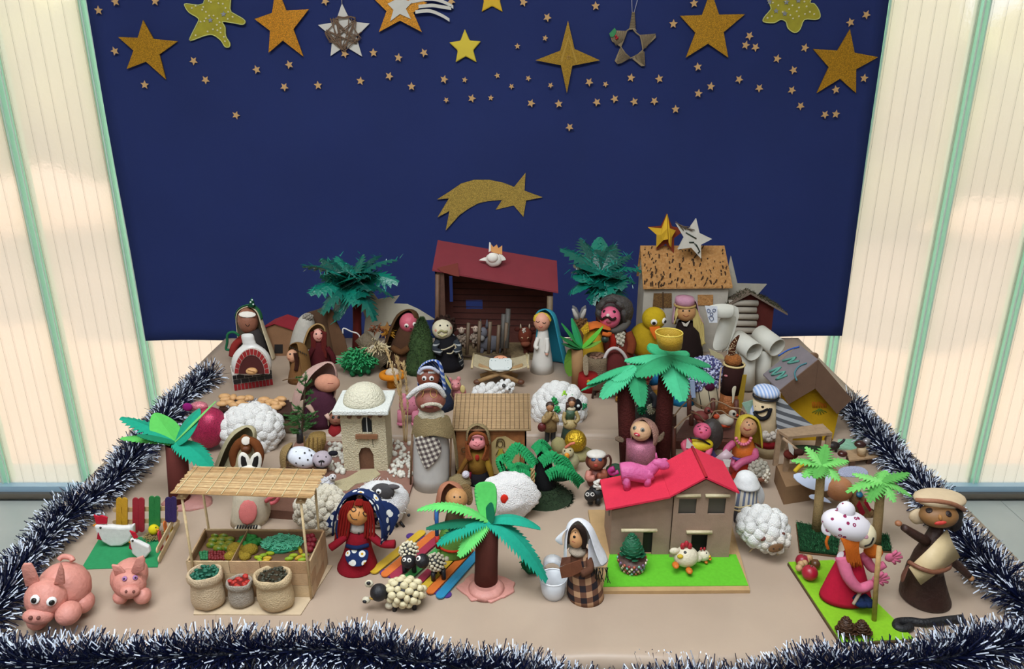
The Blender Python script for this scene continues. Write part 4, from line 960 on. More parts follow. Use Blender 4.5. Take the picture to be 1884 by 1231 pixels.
MB().add(g_ext([Vector((xa-3, dp*.75, zR+1)), Vector((xb-2, dp*.75, zR+1)), Vector((xb, dp+6, zE)), Vector((xa-3, dp+6, zE))], (0, 0, 3)), False).build('cork_roof', cork, t.o)
t.plate('cork_window', [(1203, 540), (1236, 540), (1236, 566), (1201, 566)], 2.5, mat('#7d5a30', rough=.95, var=.5, scale=.4, bump=.6, bscale=.4), d=-2)
t.plate('window_bar', [(1219, 538), (1221, 538), (1221, 568), (1219, 568)], 2, wood('#4e351c'), d=-4)
t.plate('cork_window', [(1284, 543), (1312, 543), (1312, 562), (1284, 562)], 2.5, cork, d=-2)
u0 = t.w.y+dp*.75*t.s; zz = t.z0+(zR+3)*t.s
def starpts(cx, cy, tips): return star_poly((cx, cy), tips, .46)
s1 = T('paper_star', 'three-dimensional folded star, yellow front and red sides, on the cork roof', 'star', 1226, 456, z=zz)
yl, rd = card('#d3a62c'), card('#7e3420')
s1.plate('star_half', starpts(1226, 430, [(1227, 393), (1262, 422), (1240, 466), (1208, 460), (1192, 418)]), 3, rd, d=2)
s1.sheet('folded_face', [[(1227, 394, -2), (1217, 420, -10), (1192, 418, -2)], [(1228, 420, -12), (1216, 432, -12), (1208, 432, -8)], [(1229, 440, -12), (1220, 442, -10), (1207, 460, -2)]], yl, solid=1, sub=0, sm=False)
s1.sheet('folded_face', [[(1228, 394, -2), (1232, 420, -10), (1243, 424, -4)], [(1229, 422, -12), (1233, 434, -12), (1236, 436, -8)], [(1230, 446, -12), (1232, 452, -10), (1234, 465, -2)]], yl, solid=1, sub=0, sm=False)
s2 = T('wooden_star', 'white star with black scribbles leaning on the cork roof', 'star', 1278, 470, z=zz-.012)
ws = card('#cfc9bd')
s2.plate('star_body', starpts(1276, 440, [(1281, 402), (1310, 440), (1290, 476), (1247, 459), (1243, 411)]), 4, ws, d=-10)
for p in ([(1262, 428), (1272, 434), (1281, 439)], [(1278, 448), (1284, 456), (1281, 450), (1287, 462)], [(1268, 446), (1277, 446)], [(1284, 466), (1288, 462)]): s2.tube('scribble', p, 1.1, paint('#1d2a1e'), d=-11, sm=False)
for k in range(7): s2.tube('twig', [(1243+k*3, 408+k*2, -12), (1254+k*4, 417+(k*7) % 9, -13)], .7, wood('#5d4a38'), sm=False)
t = T('card_star', 'pale cardboard star standing behind the log hut', 'star', 1370, 640)
t.plate('star_body', [(1345, 471), (1357, 522), (1411, 523), (1396, 540), (1380, 560), (1390, 640), (1345, 640), (1338, 570), (1318, 545), (1333, 523)], 3, card('#a9a294'))
# log hut
t = T('log_hut', 'small hut with white log side, maroon front and mossy roof', 'hut', 1385, 646)
ap_, l_, r_ = t.P(1377, 540, 0), t.P(1330, 566, 0), t.P(1424, 566, 0); zl = (l_.z+r_.z)/2; dpp = 46
MB().add(g_ext([Vector((t.P(1338, 600, 0).x, 0, 0)), Vector((t.P(1421, 600, 0).x, 0, 0)), Vector((r_.x, 0, zl)), ap_, Vector((l_.x, 0, zl))], (0, dpp, 0)), False).build('wall', card('#54201b'), t.o)
for k in range(7):
    y = 557+k*12.5; a, b = t.P(1340, y, -4), t.P(1394-(k % 2)*3, y+1, -4)
    if a.z > 4: t.mb('log', g_tube([a, b], 5.6, 8), card('#aaa092'))
mossr = mat('#4c4a30', rough=1, var=.5, scale=.3, bump=1, bscale=.3)
for q in (Vector((l_.x-18, 0, zl-8)), Vector((r_.x+22, 0, zl-13))):
    o = t.mb('roof_panel', g_ext([ap_+Vector((0, -12, 2)), q+Vector((0, -12, 2)), q+Vector((0, dpp+4, 2)), ap_+Vector((0, dpp+4, 2))], (0, 0, 3)), wood('#7a6a5c'), sm=False)
    mb = MB(); rr = random.Random(2)
    for k in range(500):
        f, g_ = rr.random(), rr.random(); p = (ap_+Vector((0, -12, 5))).lerp(q+Vector((0, -12, 5)), f)+Vector((0, (dpp+16)*g_, 0)); v = Vector((rr.uniform(-1, 1), rr.uniform(-1, 1), rr.uniform(0, 1)))*5
        w = v.cross(Vector((0, 1, .5))).normalized()*.7; n = len(mb.V); mb.V += [p-w, p+w, p+v]; mb.F.append((n, n+1, n+2)); mb.sm.append(False)
    tag(mb.build('moss', mossr, t.o), kind='stuff')
# donkey ears behind the paper palm
t = T('donkey_figure', 'brown furry donkey head with tall grey ears behind the small paper palm', 'donkey', 1066, 668)
t.lathe('body', 1067, [(16, 668), (15, 630), (9, 604)], fab('#5f4128')); h = t.bumps('head', (1067, 596, 0), (13, 10, 12), 40, 3, fab('#6c4a2c'))
for x0, x1 in ((1063, 1054), (1069, 1077)):
    t.lathe('ear', (x0, x1), [(5, 592), (6.5, 578), (4, 566), (1, 562)], fab('#6e6c6c'), sy=.5); t.lathe('inner_ear', (x0, x1), [(3, 590), (4, 578), (2, 568)], fab('#b5aea6'), sy=.5, d=-3)
t.eyes((1067, 596, 0), (13, 10, 12), [(1062, 594), (1071, 594)], 1.6, h)
# curly king
t = T('king_figure', 'king with bushy dark grey hair, pink face and curled moustache', 'figurine', 1136, 684)
t.lathe('robe', (1134, 1130), [(34, 684), (33, 655), (28, 625), (18, 602)], fab('#6b2b1e'))
c = (1122, 584, -20); h = t.ball('head', c, (19, 20), clay('#d8607e'))
t.ball('hair', (1131, 572, 14), (34, 20, 31), mat('#3f3a37', rough=.6, bump=.8, bscale=.25), lump=.12, seed=3, seg=36)
for p, q in (((1104, 590), (1100, 570)), ((1102, 572), (1114, 556)), ((1112, 556), (1134, 556)), ((1134, 558), (1148, 572)), ((1147, 570), (1149, 592))): t.tube('curl', [(p[0], p[1], -18), ((p[0]+q[0])/2, (p[1]+q[1])/2-4, -24), (q[0], q[1], -16)], [4, 5, 4], mat('#3f3a37', rough=.6, bump=.8, bscale=.25))
t.eyes(c, (19, 20), [(1112, 574), (1130, 575)], 3, h)
t.curve_on('moustache', c, (19.5, 20.5), [(1106, 584), (1109, 588), (1118, 584), (1126, 589), (1132, 586)], 2.4, fab('#2a1713'), h, push=1)
t.spot('nose', c, (19, 20), (1119, 582), 3.4, clay('#d9c7bd'), h, th=3, push=1.5); t.spot('mouth', c, (19, 20), (1120, 593), (5, 3), clay('#8e4048'), h, th=1.5)
t.tube('collar', [(1112, 604, -18), (1130, 608, -26), (1146, 602, -22), (1157, 592, -8)], [5, 6, 7, 5], fab('#5b5650'))
t.bumps('fur_front', (1140, 622, -24), (8, 5, 17), 30, 3, cotton('#cfc6b0')); t.tube('red_sash', [(1126, 614, -26), (1128, 632, -30), (1122, 652, -33)], [4, 6, 8], fab('#a02416'))
t.tube('arm', [(1154, 612, -8), (1162, 632, -16), (1158, 650, -22)], [9, 9, 8], fab('#7b3a20'))
# figure in orange hat
t = T('figure_in_orange_hat', 'yellow-robed figure with a wide orange felt hat behind the paper palm', 'figurine', 1092, 690)
t.lathe('robe', (1092, 1090), [(24, 690), (21, 650), (16, 615), (10, 600)], fab('#caa12c')); t.ball('head', (1088, 604, 0), 12, clay('#a85a2e'))
t.sheet('felt_hat', [[(1070, 600, 10), (1090, 589, 14), (1112, 592, 10)], [(1072, 604, -14), (1096, 592, -18), (1128, 605, -10)], [(1082, 612, -22), (1100, 600, -26), (1124, 612, -20)]], fab('#cf6a2c'), solid=2.5, sub=2)
t.plate('glitter_patch', [(1068, 606), (1082, 592), (1084, 610), (1074, 616)], 2, mat('#e0b02c', rough=.5, glit=1.), d=-24)
t.tube('orange_curl', [(1108, 614, -26), (1120, 616, -28), (1122, 612, -26)], 4, fab('#c96428')); t.ball('dark_bead', (1113, 624, -24), 7, paint('#2b3b34'))
# small paper palm
t = T('paper_palm', 'small palm of folded green paper leaves on a brown cardboard tube', 'palm tree', 1072, 708)
t.lathe('trunk', (1063, 1062), [(11, 708), (10, 641)], card('#a07a52'), cap=False, solid=1)
for (x, y, d, w, c_) in ((1033, 594, 0, 8, '#2e8f46'), (1052, 585, 8, 9, '#2fa064'), (1030, 618, -10, 8, '#27743a'), (1034, 632, -14, 7, '#1e5a30'), (1109, 600, 0, 8, '#62b83c'), (1106, 627, -10, 7, '#6c9a3a'), (1100, 612, 8, 6, '#8fae34')):
    t.frond('leaf', (1071, 638, -2), (x, y, d), w, card(c_), arch=.06, n=6, teeth=.0, fold=.5)
t.frond('leaf', (1050, 642, 2), (1049, 692, -4), 8, card('#5f8a30'), arch=.0, n=6, teeth=0, side=(1, .2, 0))
# duck
t = T('duck_figure', 'yellow felt duck with googly eyes and orange bill', 'duck', 1196, 668)
t.ball('body', (1188, 626, 10), (32, 28, 34), fab('#b4941c', bump=.5)); c = (1203, 586, 0); h = t.ball('head', c, (21.5, 21), fab('#c9a81e', bump=.5))
t.eyes(c, (21.5, 21), [(1203, 594), (1221, 591)], 6, h, white=paint('#e9e4da'), pup=.55)
t.sheet('bill', [[(1192, 599, -18), (1205, 601, -23), (1216, 598, -16)], [(1196, 610, -26), (1207, 614, -32), (1214, 606, -24)], [(1204, 624, -30), (1207, 627, -32), (1209, 622, -29)]], fab('#d2661e'), solid=3)
for x in (1180, 1206): t.ball('foot', (x, 662, -18), (9, 12, 3), fab('#c9661e'))
# blonde in pink headcloth
t = T('blonde_figure', 'wooden-faced figure with long pale blonde hair and pink headcloth, black robe', 'figurine', 1268, 672)
t.lathe('robe', (1268, 1262), [(26, 672), (26, 640), (22, 610), (14, 592)], fab('#231614'))
c = (1262, 574, -4); h = t.ball('head', c, (17.5, 17), clay('#c28e5c', bump=.05)); t.eyes(c, (17.5, 17), [(1257, 573), (1268, 573)], 1.8, h)
t.curve_on('mouth', c, (17.5, 17), [(1257, 580), (1262, 583), (1267, 581)], .5, paint('#8e3c2a'), h)
t.poly('collar', [t.P(x, y, -20) for x, y in ((1254, 592), (1262, 596), (1270, 590), (1264, 601), (1258, 600))], (0, 1.5, 0), card('#cfc6ba'))
hm = mat('#cdb872', rough=.6)
for k in range(26):
    s_ = k/25; x = 1274+s_*16; t.tube('hair_lock', [(1270+s_*6, 562, -8+s_*8), (x+2, 590, -12+s_*10), (x+4+rs.uniform(-2, 2), 618, -10+s_*6), (x+6+rs.uniform(-4, 5), 636+rs.uniform(-6, 5), -12+s_*6)], 1.2, hm, seg=5)
for k in range(8): t.tube('hair_lock', [(1254-k*.9, 562, -8), (1246-k*.6, 580, -10+k), (1240+k*.5, 596, -6+k*2)], 1.4, hm, seg=5)
t.hood('headcloth', (1262, 570, 2), [(12, 549, 0), (19, 553), (21, 566), (24, 580), (29, 596, 4)], fab('#c9a3b0'), gap=1.3, solid=1.6)
t.lathe('cap', 1260, [(17, 560), (17.5, 552), (16, 547), (4, 545)], fab('#c48fa3')); t.mb('cord_band', g_tube([t.P(1260, 561, 0)+Vector((cos(a*.4488)*18, sin(a*.4488)*18, 0)) for a in range(15)], 2.2, 6), fab('#b89a5e'))
# camel made of paper rolls
t = T('paper_roll_camel', 'white camel built of cardboard rolls with a drawn face card', 'camel', 1372, 716)
pw = mat('#cfccc0', rough=.75, var=.06, scale=.05); inner = mat('#b9ac84', rough=.9)
def roll(name, a, b, r, **k):
    A, B_ = t.P(*a), t.P(*b); A.z = max(A.z, r if abs(A.z-B_.z) < 8 else 0); return t.mb(name, g_tube([A, B_], r, 20, cap=False), pw, solid=1.4)
roll('body_roll', (1356, 624, 16), (1388, 648, -30), 17); roll('body_roll', (1396, 614, 26), (1430, 640, -18), 17)
roll('leg', (1374, 714, -6), (1376, 645, -6), 13); roll('leg', (1402, 708, 4), (1406, 642, 4), 13); roll('leg', (1340, 704, 10), (1350, 640, 10), 10); roll('leg', (1424, 700, 26), (1422, 640, 26), 11)
t.sheet('neck', [[(1306, 644, -8), (1322, 650, -14), (1342, 640, 4)], [(1318, 606, -8), (1332, 612, -14), (1350, 606, 4)], [(1324, 580, -8), (1338, 582, -14), (1360, 576, 4)]], pw, solid=1.4)
t.sheet('head_roll', [[(1300, 562, -12), (1328, 557, -12), (1352, 560, -8)], [(1302, 570, -26), (1328, 572, -28), (1352, 572, -22)], [(1310, 584, -22), (1328, 586, -24), (1350, 586, -18)]], pw, solid=1.4)
t.plate('rear_sheet', [(1345, 560), (1358, 566), (1360, 580), (1352, 610), (1338, 644), (1330, 648), (1344, 600)], 2, pw, d=2)
t.plate('foot_ring', [(1304, 642), (1330, 654), (1334, 662), (1310, 656)], 3, inner, d=-16)
fc = t.plate('face_card', [(1297, 563), (1320, 564), (1320, 594), (1305, 594)], 1.4, card('#d9dbe0'), d=-30)
for p in ([(1303, 568), (1307, 572), (1303, 575), (1301, 571)], [(1313, 568), (1317, 570), (1314, 574), (1311, 571)], [(1306, 577), (1309, 575), (1312, 578), (1308, 581)], [(1304, 583), (1310, 582), (1313, 587), (1308, 590)]): t.tube('drawn_line', p+[p[0]], .45, paint('#3b4b78'), d=-31.4, seg=5)
# basket with nuts, red jug
t = T('burlap_basket', 'small burlap-covered basket full of nuts beside the paper palm', 'basket', 1098, 704)
t.lathe('basket_wall', 1098, [(15, 704), (17, 690), (18, 668), (18.5, 654)], fab('#8a775e', bump=1, bscale=.5), cap=False, solid=1.5); t.lathe('bottom', 1098, [(15, 703), (16, 664)], fab('#5c4636'))
for k in range(16): a = k*2.4; r = 2.8*sqrt(k); n_ = T('nut', 'brown nut heaped in the burlap basket', 'nut', 1098, 704, group='nuts in the burlap basket'); n_.ball('shell', (1098+r*cos(a)*1.2, 655-r*sin(a)*.4-(3 if k < 5 else 0), r*sin(a)), (4, 3.4, 2.8), clay('#8a6450'), seg=10)
t = T('red_figure_skirt', 'red felt skirt with burlap apron and green hem behind the paper palm tube', 'figurine', 1083, 716)
t.lathe('skirt', (1084, 1082), [(21, 716), (20, 700), (17, 688)], fab('#8c1c1a')); t.sheet('burlap_flap', [[(1072, 652, -8), (1082, 650, -8)], [(1072, 672, -14), (1083, 672, -14)], [(1073, 692, -20), (1084, 694, -20)]], fab('#a08e74', bump=.8), solid=1.5)
t.ball('button', (1083, 702, -19), 3.5, paint('#b28a2c'), seg=10)
t = T('handled_basket', 'dark red basket with a white arched handle', 'basket', 1132, 700)
t.lathe('basket_body', 1132, [(18, 700), (23, 680), (20, 658), (12, 648), (3, 645)], fab('#5a2220')); t.tube('handle', [(1110, 690, -18), (1111, 664, -20), (1120, 645, -18), (1134, 641, -16), (1148, 652, -14), (1157, 672, -10)], 3, mat('#c3b8b4', rough=.6))
t = T('wooden_rack', 'small dark wooden stool behind the left foam palm trunk', 'stool', 1124, 734)
for x, d in ((1090, 0), (1150, 0), (1094, 16)): t.tube('leg', [(x, 732, d), (x+4, 706, d)], 2.2, wood('#3a241a'), sm=False)
t.flat('seat', [(1090, 716), (1152, 716), (1148, 700), (1096, 700)], 3, wood('#47301f'), z=22)
for (x, y) in ((1129, 715), (1136, 732)):
    b = T('gold_bell', 'tiny gold bell on a twisted cord under the left foam palm, %s' % ('upper one' if y < 720 else 'lower one'), 'bell', x, 740); b.lathe('bell', x, [(4.5, y+5), (3.5, y-1), (1.2, y-4)], mat('#b98a3a', metal=.7, rough=.35)); b.tube('cord', [(x, y-4, 0), (x+1, y-18, 0), (x+2, 700, 0)], .8, fab('#b9a890'), sm=False)
# figures behind the foam palms
t = T('sequin_figure', 'black-robed king with green sequins and silver lace between the palm trunks', 'figurine', 1190, 786)
t.lathe('robe', (1190, 1186), [(24, 786), (22, 765), (18, 735), (12, 712)], mat('#141a18', rough=.5, bump=.5, bscale=.6)); t.ball('head', (1182, 700, 0), 13, clay('#a5503f'))
t.bumps('sequins', (1182, 753, -16), (9, 5, 11), 40, 1.7, mat('#0f6b45', metal=.6, rough=.25)); t.bumps('lace', (1196, 754, -17), (9, 4, 12), 60, 1.2, mat('#a9a790', metal=.4, rough=.4), seed=4)
t.mb('ring', g_tube([t.P(1166, 742, -16)+Vector((cos(a*.6283)*6, 0, sin(a*.6283)*7)) for a in range(11)], 1, 6), mat('#a79c80', metal=.6, rough=.3))
t.mb('turban', g_ball(t.P(1184, 690, 0), (17, 16, 9), 20, 12), fab('#8e2330')); t.tube('arm', [(1196, 722, -8), (1206, 735, -14), (1203, 750, -18)], 6, mat('#1b1c24', rough=.5))
t = T('blue_hat_figure', 'figure with a bright blue flower-patched hat behind the right palm trunk', 'figurine', 1208, 772)
t.lathe('robe', (1210, 1206), [(22, 772), (20, 740), (14, 712)], fab('#8a5f1c')); t.ball('hat', (1202, 697, 0), (15, 13), fab('#1c5f8e')); t.ball('face', (1204, 712, -4), 10, clay('#c98c64'))
for k in range(5): t.ball('petal', (1195+3.4*cos(k*1.257), 694-4.6*sin(k*1.257), -14), (2.4, 1.2, 3.2), fab('#a9a9b4'), seg=8)
t = T('crochet_figure', 'figure wrapped in a lilac and navy crochet shawl right of the foam palm', 'figurine', 1303, 754)
t.lathe('robe', (1302, 1300), [(27, 754), (26, 730), (20, 700)], pat('stripe', ['#a89a80', '#3a342c'], 16, .2, .9)); t.ball('head', (1296, 682, 0), 15, clay('#8a5a3e'))
sh = pat('dots', ['#b6b8cf', '#3c3f6c', '#7d6c9a'], 5, 0, .5)
t.bumps('crochet_shawl', (1296, 690, 2), (33, 22, 34), 260, 4.2, sh); t.ball('wine_brooch', (1306, 712, -20), (9, 5, 8), fab('#4a1230'))
t.plate('blue_scarf', [(1269, 700), (1278, 700), (1280, 732), (1272, 732)], 2, fab('#9fb0cc'), d=-24)
t = T('teal_cloak_figure', 'figure in a bright blue cloak half hidden by the right palm leaves', 'figurine', 1250, 748)
t.lathe('cloak', (1252, 1244), [(27, 748), (24, 730), (15, 705)], fab('#1a6a94')); t.ball('head', (1243, 700, 0), 14, fab('#1b1420'))
# feather figure
t = T('feather_figure', 'dark brown tube figure with a spotted feather in its cream-rimmed top', 'figurine', 1338, 766)
t.lathe('tube_top', (1343, 1351), [(16.5, 722), (17, 700), (17.5, 670)], fab('#2e1512'), cap=False, solid=1.6); t.lathe('copper_skirt', (1336, 1343), [(18, 766), (17.5, 745), (16.6, 722)], mat('#9a5a2c', rough=.4, bump=.8, bscale=.3, metal=.3))
t.mb('rim', g_tube([t.P(1351, 670, 0)+Vector((cos(a*.2618)*18, sin(a*.2618)*18, 0)) for a in range(25)], 2, 6), mat('#cdb780', rough=.6))
t.spot('lips', (1346, 692, 0), (17, 17, 60), (1336, 692), (4, 2), paint('#c77a82'), th=1)
t.ball('plume', (1349, 662, -2), (15, 13, 12), mat('#a8642a', rough=.9, bump=1, bscale=.3, var=.4, scale=.3), lump=.2)
t.sheet('feather', [[(1340, 666, -4), (1348, 668, -8), (1354, 666, -4)], [(1338, 645, -6), (1346, 645, -9), (1353, 646, -6)], [(1345, 628, -8), (1351, 629, -9), (1356, 631, -8)], [(1358, 616, -8), (1361, 615, -8), (1362, 618, -8)]], pat('dots', ['#4a2412', '#d9c29a'], 2.6, .3, .34), solid=1)
t.tube('pearl_chain', [(1327, 676, -14), (1324, 705, -17), (1323, 735, -20)], 1.4, paint('#c3a58c')); t.plate('yellow_panel', [(1362, 690), (1374, 690), (1368, 735), (1362, 764), (1354, 764), (1358, 735), (1350, 712)], 2, card('#9a7d24'), d=-12)
t.sheet('white_scarf', [[(1344, 712, -22), (1358, 706, -18)], [(1348, 730, -24), (1352, 724, -22)], [(1346, 745, -24), (1350, 742, -24)]], fab('#cfc5aa'), solid=1.4)
# foam palms
fo = [fab('#3fae79', bump=.1), fab('#4dbb88', bump=.1), fab('#379a68', bump=.1)]
def foam_palm(name, label, bx, by, trunk, tr_r, crown, leaves, tcol='#4e1f1c'):
    t = T(name, label, 'palm tree', bx, by); t.lathe('trunk', trunk[:2], [(tr_r+1, by), (tr_r, (by+trunk[2])/2), (tr_r-1, trunk[2])], fab(tcol, bump=.8, bscale=.3))
    for k, (x, y, d, w, a) in enumerate(leaves): t.frond('leaf', crown, (x, y, d), w, fo[k % 3], arch=a, n=14, teeth=.32, fold=.3, th=1.4)
    return t
foam_palm('foam_palm', 'green foam palm on thick maroon trunk, carrying the yellow crown', 1218, 856, (1216, 1228, 668), 15, (1230, 654, 0), [(1196, 632, 50, 14, .12), (1150, 662, 20, 17, .1), (1167, 690, -30, 24, .16), (1314, 700, -26, 25, .14), (1256, 738, -62, 18, .12), (1306, 672, 18, 17, .14), (1262, 646, 50, 14, .1)])
foam_palm('foam_palm', 'shorter green foam palm left of the palm carrying the yellow crown', 1157, 862, (1157, 1150, 700), 16, (1166, 672, 0), [(1080, 706, 8, 12, .12), (1106, 732, -34, 17, .14), (1181, 748, -46, 13, .1), (1070, 718, 14, 7, .05), (1128, 700, -18, 15, .12)])
t = T('yellow_crown', 'yellow paper crown ring resting on top of the foam palm', 'crown', 1232, 640, z=(Vector(T('helper_probe', '', '', 1230, 856).P(1230, 640, -20)).z*T('helper_probe', '', '', 1230, 856).s+TZ))
t.lathe('crown_ring', (1233, 1231), [(20, 639), (23, 625), (24.5, 612)], mat('#b08d1e', rough=.6, bump=.5, bscale=.5), cap=False, solid=1.8); t.lathe('crown_floor', 1232, [(18, 638), (19, 634)], mat('#9a7d28', rough=.7))
t.mb('rim', g_tube([t.P(1231, 612, 0)+Vector((cos(a*.2618)*24.5, sin(a*.2618)*24.5, 0)) for a in range(25)], 1.4, 6), mat('#d3b94c', rough=.6))
t.tube('paper_peak', [(1222, 626, -10), (1229, 616, -14), (1238, 628, -14)], 1.5, mat('#c9a640', rough=.6), sm=False)
for o_ in [o for o in COL.objects if o.name.startswith('helper_probe')]: bpy.data.objects.remove(o_)
# rope-fenced cart
t = T('fenced_platform', 'brown wooden platform fenced with posts and sagging rope', 'platform', 1312, 828)
pb = wood('#5b2c1d')
t.flat('platform_board', [(1240, 806), (1392, 808), (1380, 772), (1262, 772)], 6, wood('#6d4338'), z=10); t.flat('front_beam', [(1240, 812), (1392, 814), (1392, 806), (1240, 806)], 16, pb)
for (x, y0, y1) in ((1239, 846, 786), (1240, 818, 764), (1272, 796, 756), (1268, 774, 728), (1312, 782, 734), (1355, 784, 736), (1366, 800, 758), (1314, 780, 757)):
    p = t.G(x, y0); dd = p.y; t.tube('post', [(x, y0, dd), (x, y1, dd)], 4.6, pb, sm=False)
rp = fab('#a08266')
for a in ([(1240, 766, -40), (1254, 748, -10), (1270, 733, 30)], [(1268, 732, 30), (1284, 744, 32), (1298, 748, 34), (1312, 738, 36), (1330, 742, 36), (1346, 750, 36), (1362, 752, 30), (1374, 762, 20)], [(1241, 788, -60), (1258, 772, -35), (1272, 762, -14)], [(1272, 758, -14), (1286, 764, -5), (1296, 774, 0), (1306, 770, 4), (1314, 757, 8)], [(1314, 757, 8), (1328, 756, 8), (1342, 766, 4), (1366, 772, -6)]): t.tube('rope', a, 1.3, rp)
def hen_small(name, label, x, y, bx, by, z, r, body, beak):
    d = T(name, label, 'hen', bx, by, z=z); d.ball('body', (x, y, 0), (r*1.15, r*.8), body); h = d.ball('head', (x+r, y-r*.9, -2), r*.55, body); d.eyes((x+r, y-r*.9, -2), r*.55, [(x+r*1.15, y-r*.85)], r*.2, h)
    d.ball('tail', (x-r*1.3, y-r*.5, 0), (r*.45, r*.25, r*.4), beak, seg=10); d.ball('foot', (x-r*.2, y+r*.7, -r*.6), (r*.5, r*.5, r*.35), beak, seg=10); d.ball('foot', (x+r*.3, y+r*.8, -r*.2), (r*.4, r*.4, r*.3), beak, seg=10); d.ball('beak', (x+r*1.55, y-r*.7, -4), (r*.3, r*.2, r*.2), beak, parent=h, seg=10)
hen_small('hen_figure', 'white clay hen with orange feet on the rope-fenced platform', 1335, 773, 1336, 793, TZ+.012, 13, clay('#c9bfae'), clay('#d9532c'))
hen_small('hen_figure', 'dark red speckled clay hen on the rope-fenced platform', 1290, 766, 1290, 784, TZ+.012, 12, clay('#8a3d38'), clay('#a5524c'))
# cardboard house with yellow wall
t = T('cardboard_house', 'cardboard house with bright yellow wall and scribbled grey roof', 'house', 1500, 808)
gy = mat('#7d7478', rough=.85, var=.15, scale=.05); br = card('#6b5140'); yw = card('#bf9412')
ax = lambda x, y, d: t.P(x, y, d)
A1, A0, E1, E0 = ax(1506, 662, -26), ax(1471, 634, 50), ax(1435, 719, -26), ax(1398, 669, 50); E0 = E1+(A0-A1)
t.mb('roof_panel', g_ext([A1, E1, E0, A0], (0, 0, -2.5)), gy, sm=False)
R1, R0 = ax(1568, 735, -26), ax(1522, 694, 50); t.mb('roof_panel', g_ext([A1, A0, R0, R1], (0, 0, -2.5)), br, sm=False)
t.plate('roof_flap', [(1506, 662), (1435, 719), (1451, 744), (1500, 715)], 2.5, br, d=-28); t.plate('roof_flap', [(1506, 662), (1500, 715), (1540, 762), (1568, 735)], 2.5, br, d=-29)
t.mb('wall', g_ext([Vector((ax(1456, 740, -6).x, -6, 0)), Vector((ax(1543, 740, -6).x, -6, 0)), ax(1545, 752, -6), ax(1501, 700, -6), ax(1456, 735, -6)], (0, 52, 0)), yw, sm=False)
rr = random.Random(4)
for k in range(9): x = 1495+k*3; t.tube('crayon_stroke', [(x, 741+rr.uniform(-2, 2), -7), (x+1, 750, -7)], .8, card('#c9641c'), sm=False)
for k in range(6): t.tube('crayon_stroke', [(1508, 752, -7), (1494+k*5.5, 764-abs(k-2.5)*2, -7)], .6, card('#5f7a2a'), sm=False)
for pts, c_ in (([(1416, 684), (1436, 676), (1420, 690), (1444, 684), (1428, 698), (1448, 690)], '#5f9a8c'), ([(1440, 664), (1464, 658), (1450, 668), (1470, 664)], '#5f9a8c'), ([(1432, 655), (1450, 644), (1470, 638)], '#3c62b4'), ([(1466, 700), (1462, 686), (1470, 674), (1484, 668)], '#4f7f86')):
    P = []
    n_ = (E1-A1).cross(A0-A1).normalized(); 
    for (x, y) in pts:
        r = ray(x, y); o_ = (Vector((0, 0, CZ))-t.w)/t.s; k_ = (A1-o_).dot(n_)/r.dot(n_); P.append(o_+r*k_-r.normalized()*3.5)
    t.mb('crayon_mark', g_tube(smooth(P, 3), 2.2 if c_ == '#5f9a8c' else 1.6, 5), card(c_))
t.ball('round_tab', (1496, 656, 30), (10, 3, 8), wood('#7b5a40'))
# bearded man with striped turban
t = T('turban_figure', 'bearded man with blue striped turban and long grey striped cloak', 'figurine', 1412, 846)
t.lathe('base_cup', 1410, [(19, 846), (20, 815)], card('#a38f6c')); t.lathe('red_band', 1410, [(20.5, 817), (20.5, 806)], fab('#8a1a20')); t.lathe('body', (1410, 1406), [(19, 808), (19, 775), (20, 735)], fab('#cbb491', bump=.1))
c = (1407, 758, 0); r = (20.4, 20.4, 200)
t.spot('eye', c, r, (1404, 750), 2.8, BLK, th=1.4, push=.3); t.spot('eye', c, r, (1393, 748), 2, BLK, th=1.4, push=.3); bk = fab('#1c1a1e'); t.curve_on('beard', c, r, [(1390, 758), (1394, 767), (1403, 771), (1412, 766), (1417, 753)], 3.8, bk); t.curve_on('moustache', c, r, [(1391, 758), (1400, 759), (1413, 754)], 2.4, bk)
bs = pat('stripe', ['#8fa6cf', '#c9cede'], 6, .2, .5)
t.lathe('turban', 1410, [(20, 728), (24, 723), (23.5, 716), (15, 711), (3, 709)], bs, sub=1); t.mb('head_band', g_tube([t.P(1409, 729, 0)+Vector((cos(a*.2618)*21.5, sin(a*.2618)*21.5, 0)) for a in range(25)], 2, 6), paint('#16161c'))
gs = pat('stripe', ['#55565a', '#a3a4a6'], 12, pi/2-.35, .5)
t.sheet('cloak', [[(1424, 728, 6), (1436, 730, 8), (1442, 736, 10)], [(1424, 756, -6), (1448, 754, -4), (1466, 760, 4)], [(1428, 782, -12), (1460, 780, -10), (1494, 780, 0)], [(1428, 806, -16), (1470, 806, -14), (1520, 796, -4)]], gs, solid=2)
t.sheet('scarf_tail', [[(1392, 742, 0), (1386, 740, 8)], [(1388, 765, -2), (1376, 762, 10)], [(1392, 785, -4), (1380, 780, 8)]], bs, solid=2); t.plate('lace_wing', [(1365, 742), (1386, 736), (1388, 752), (1376, 762)], 1.5, fab('#8fae9c'), d=12)
t.bumps('fur_collar', (1411, 796, -4), (21, 19, 9), 50, 5, cotton('#cbbfb2'))
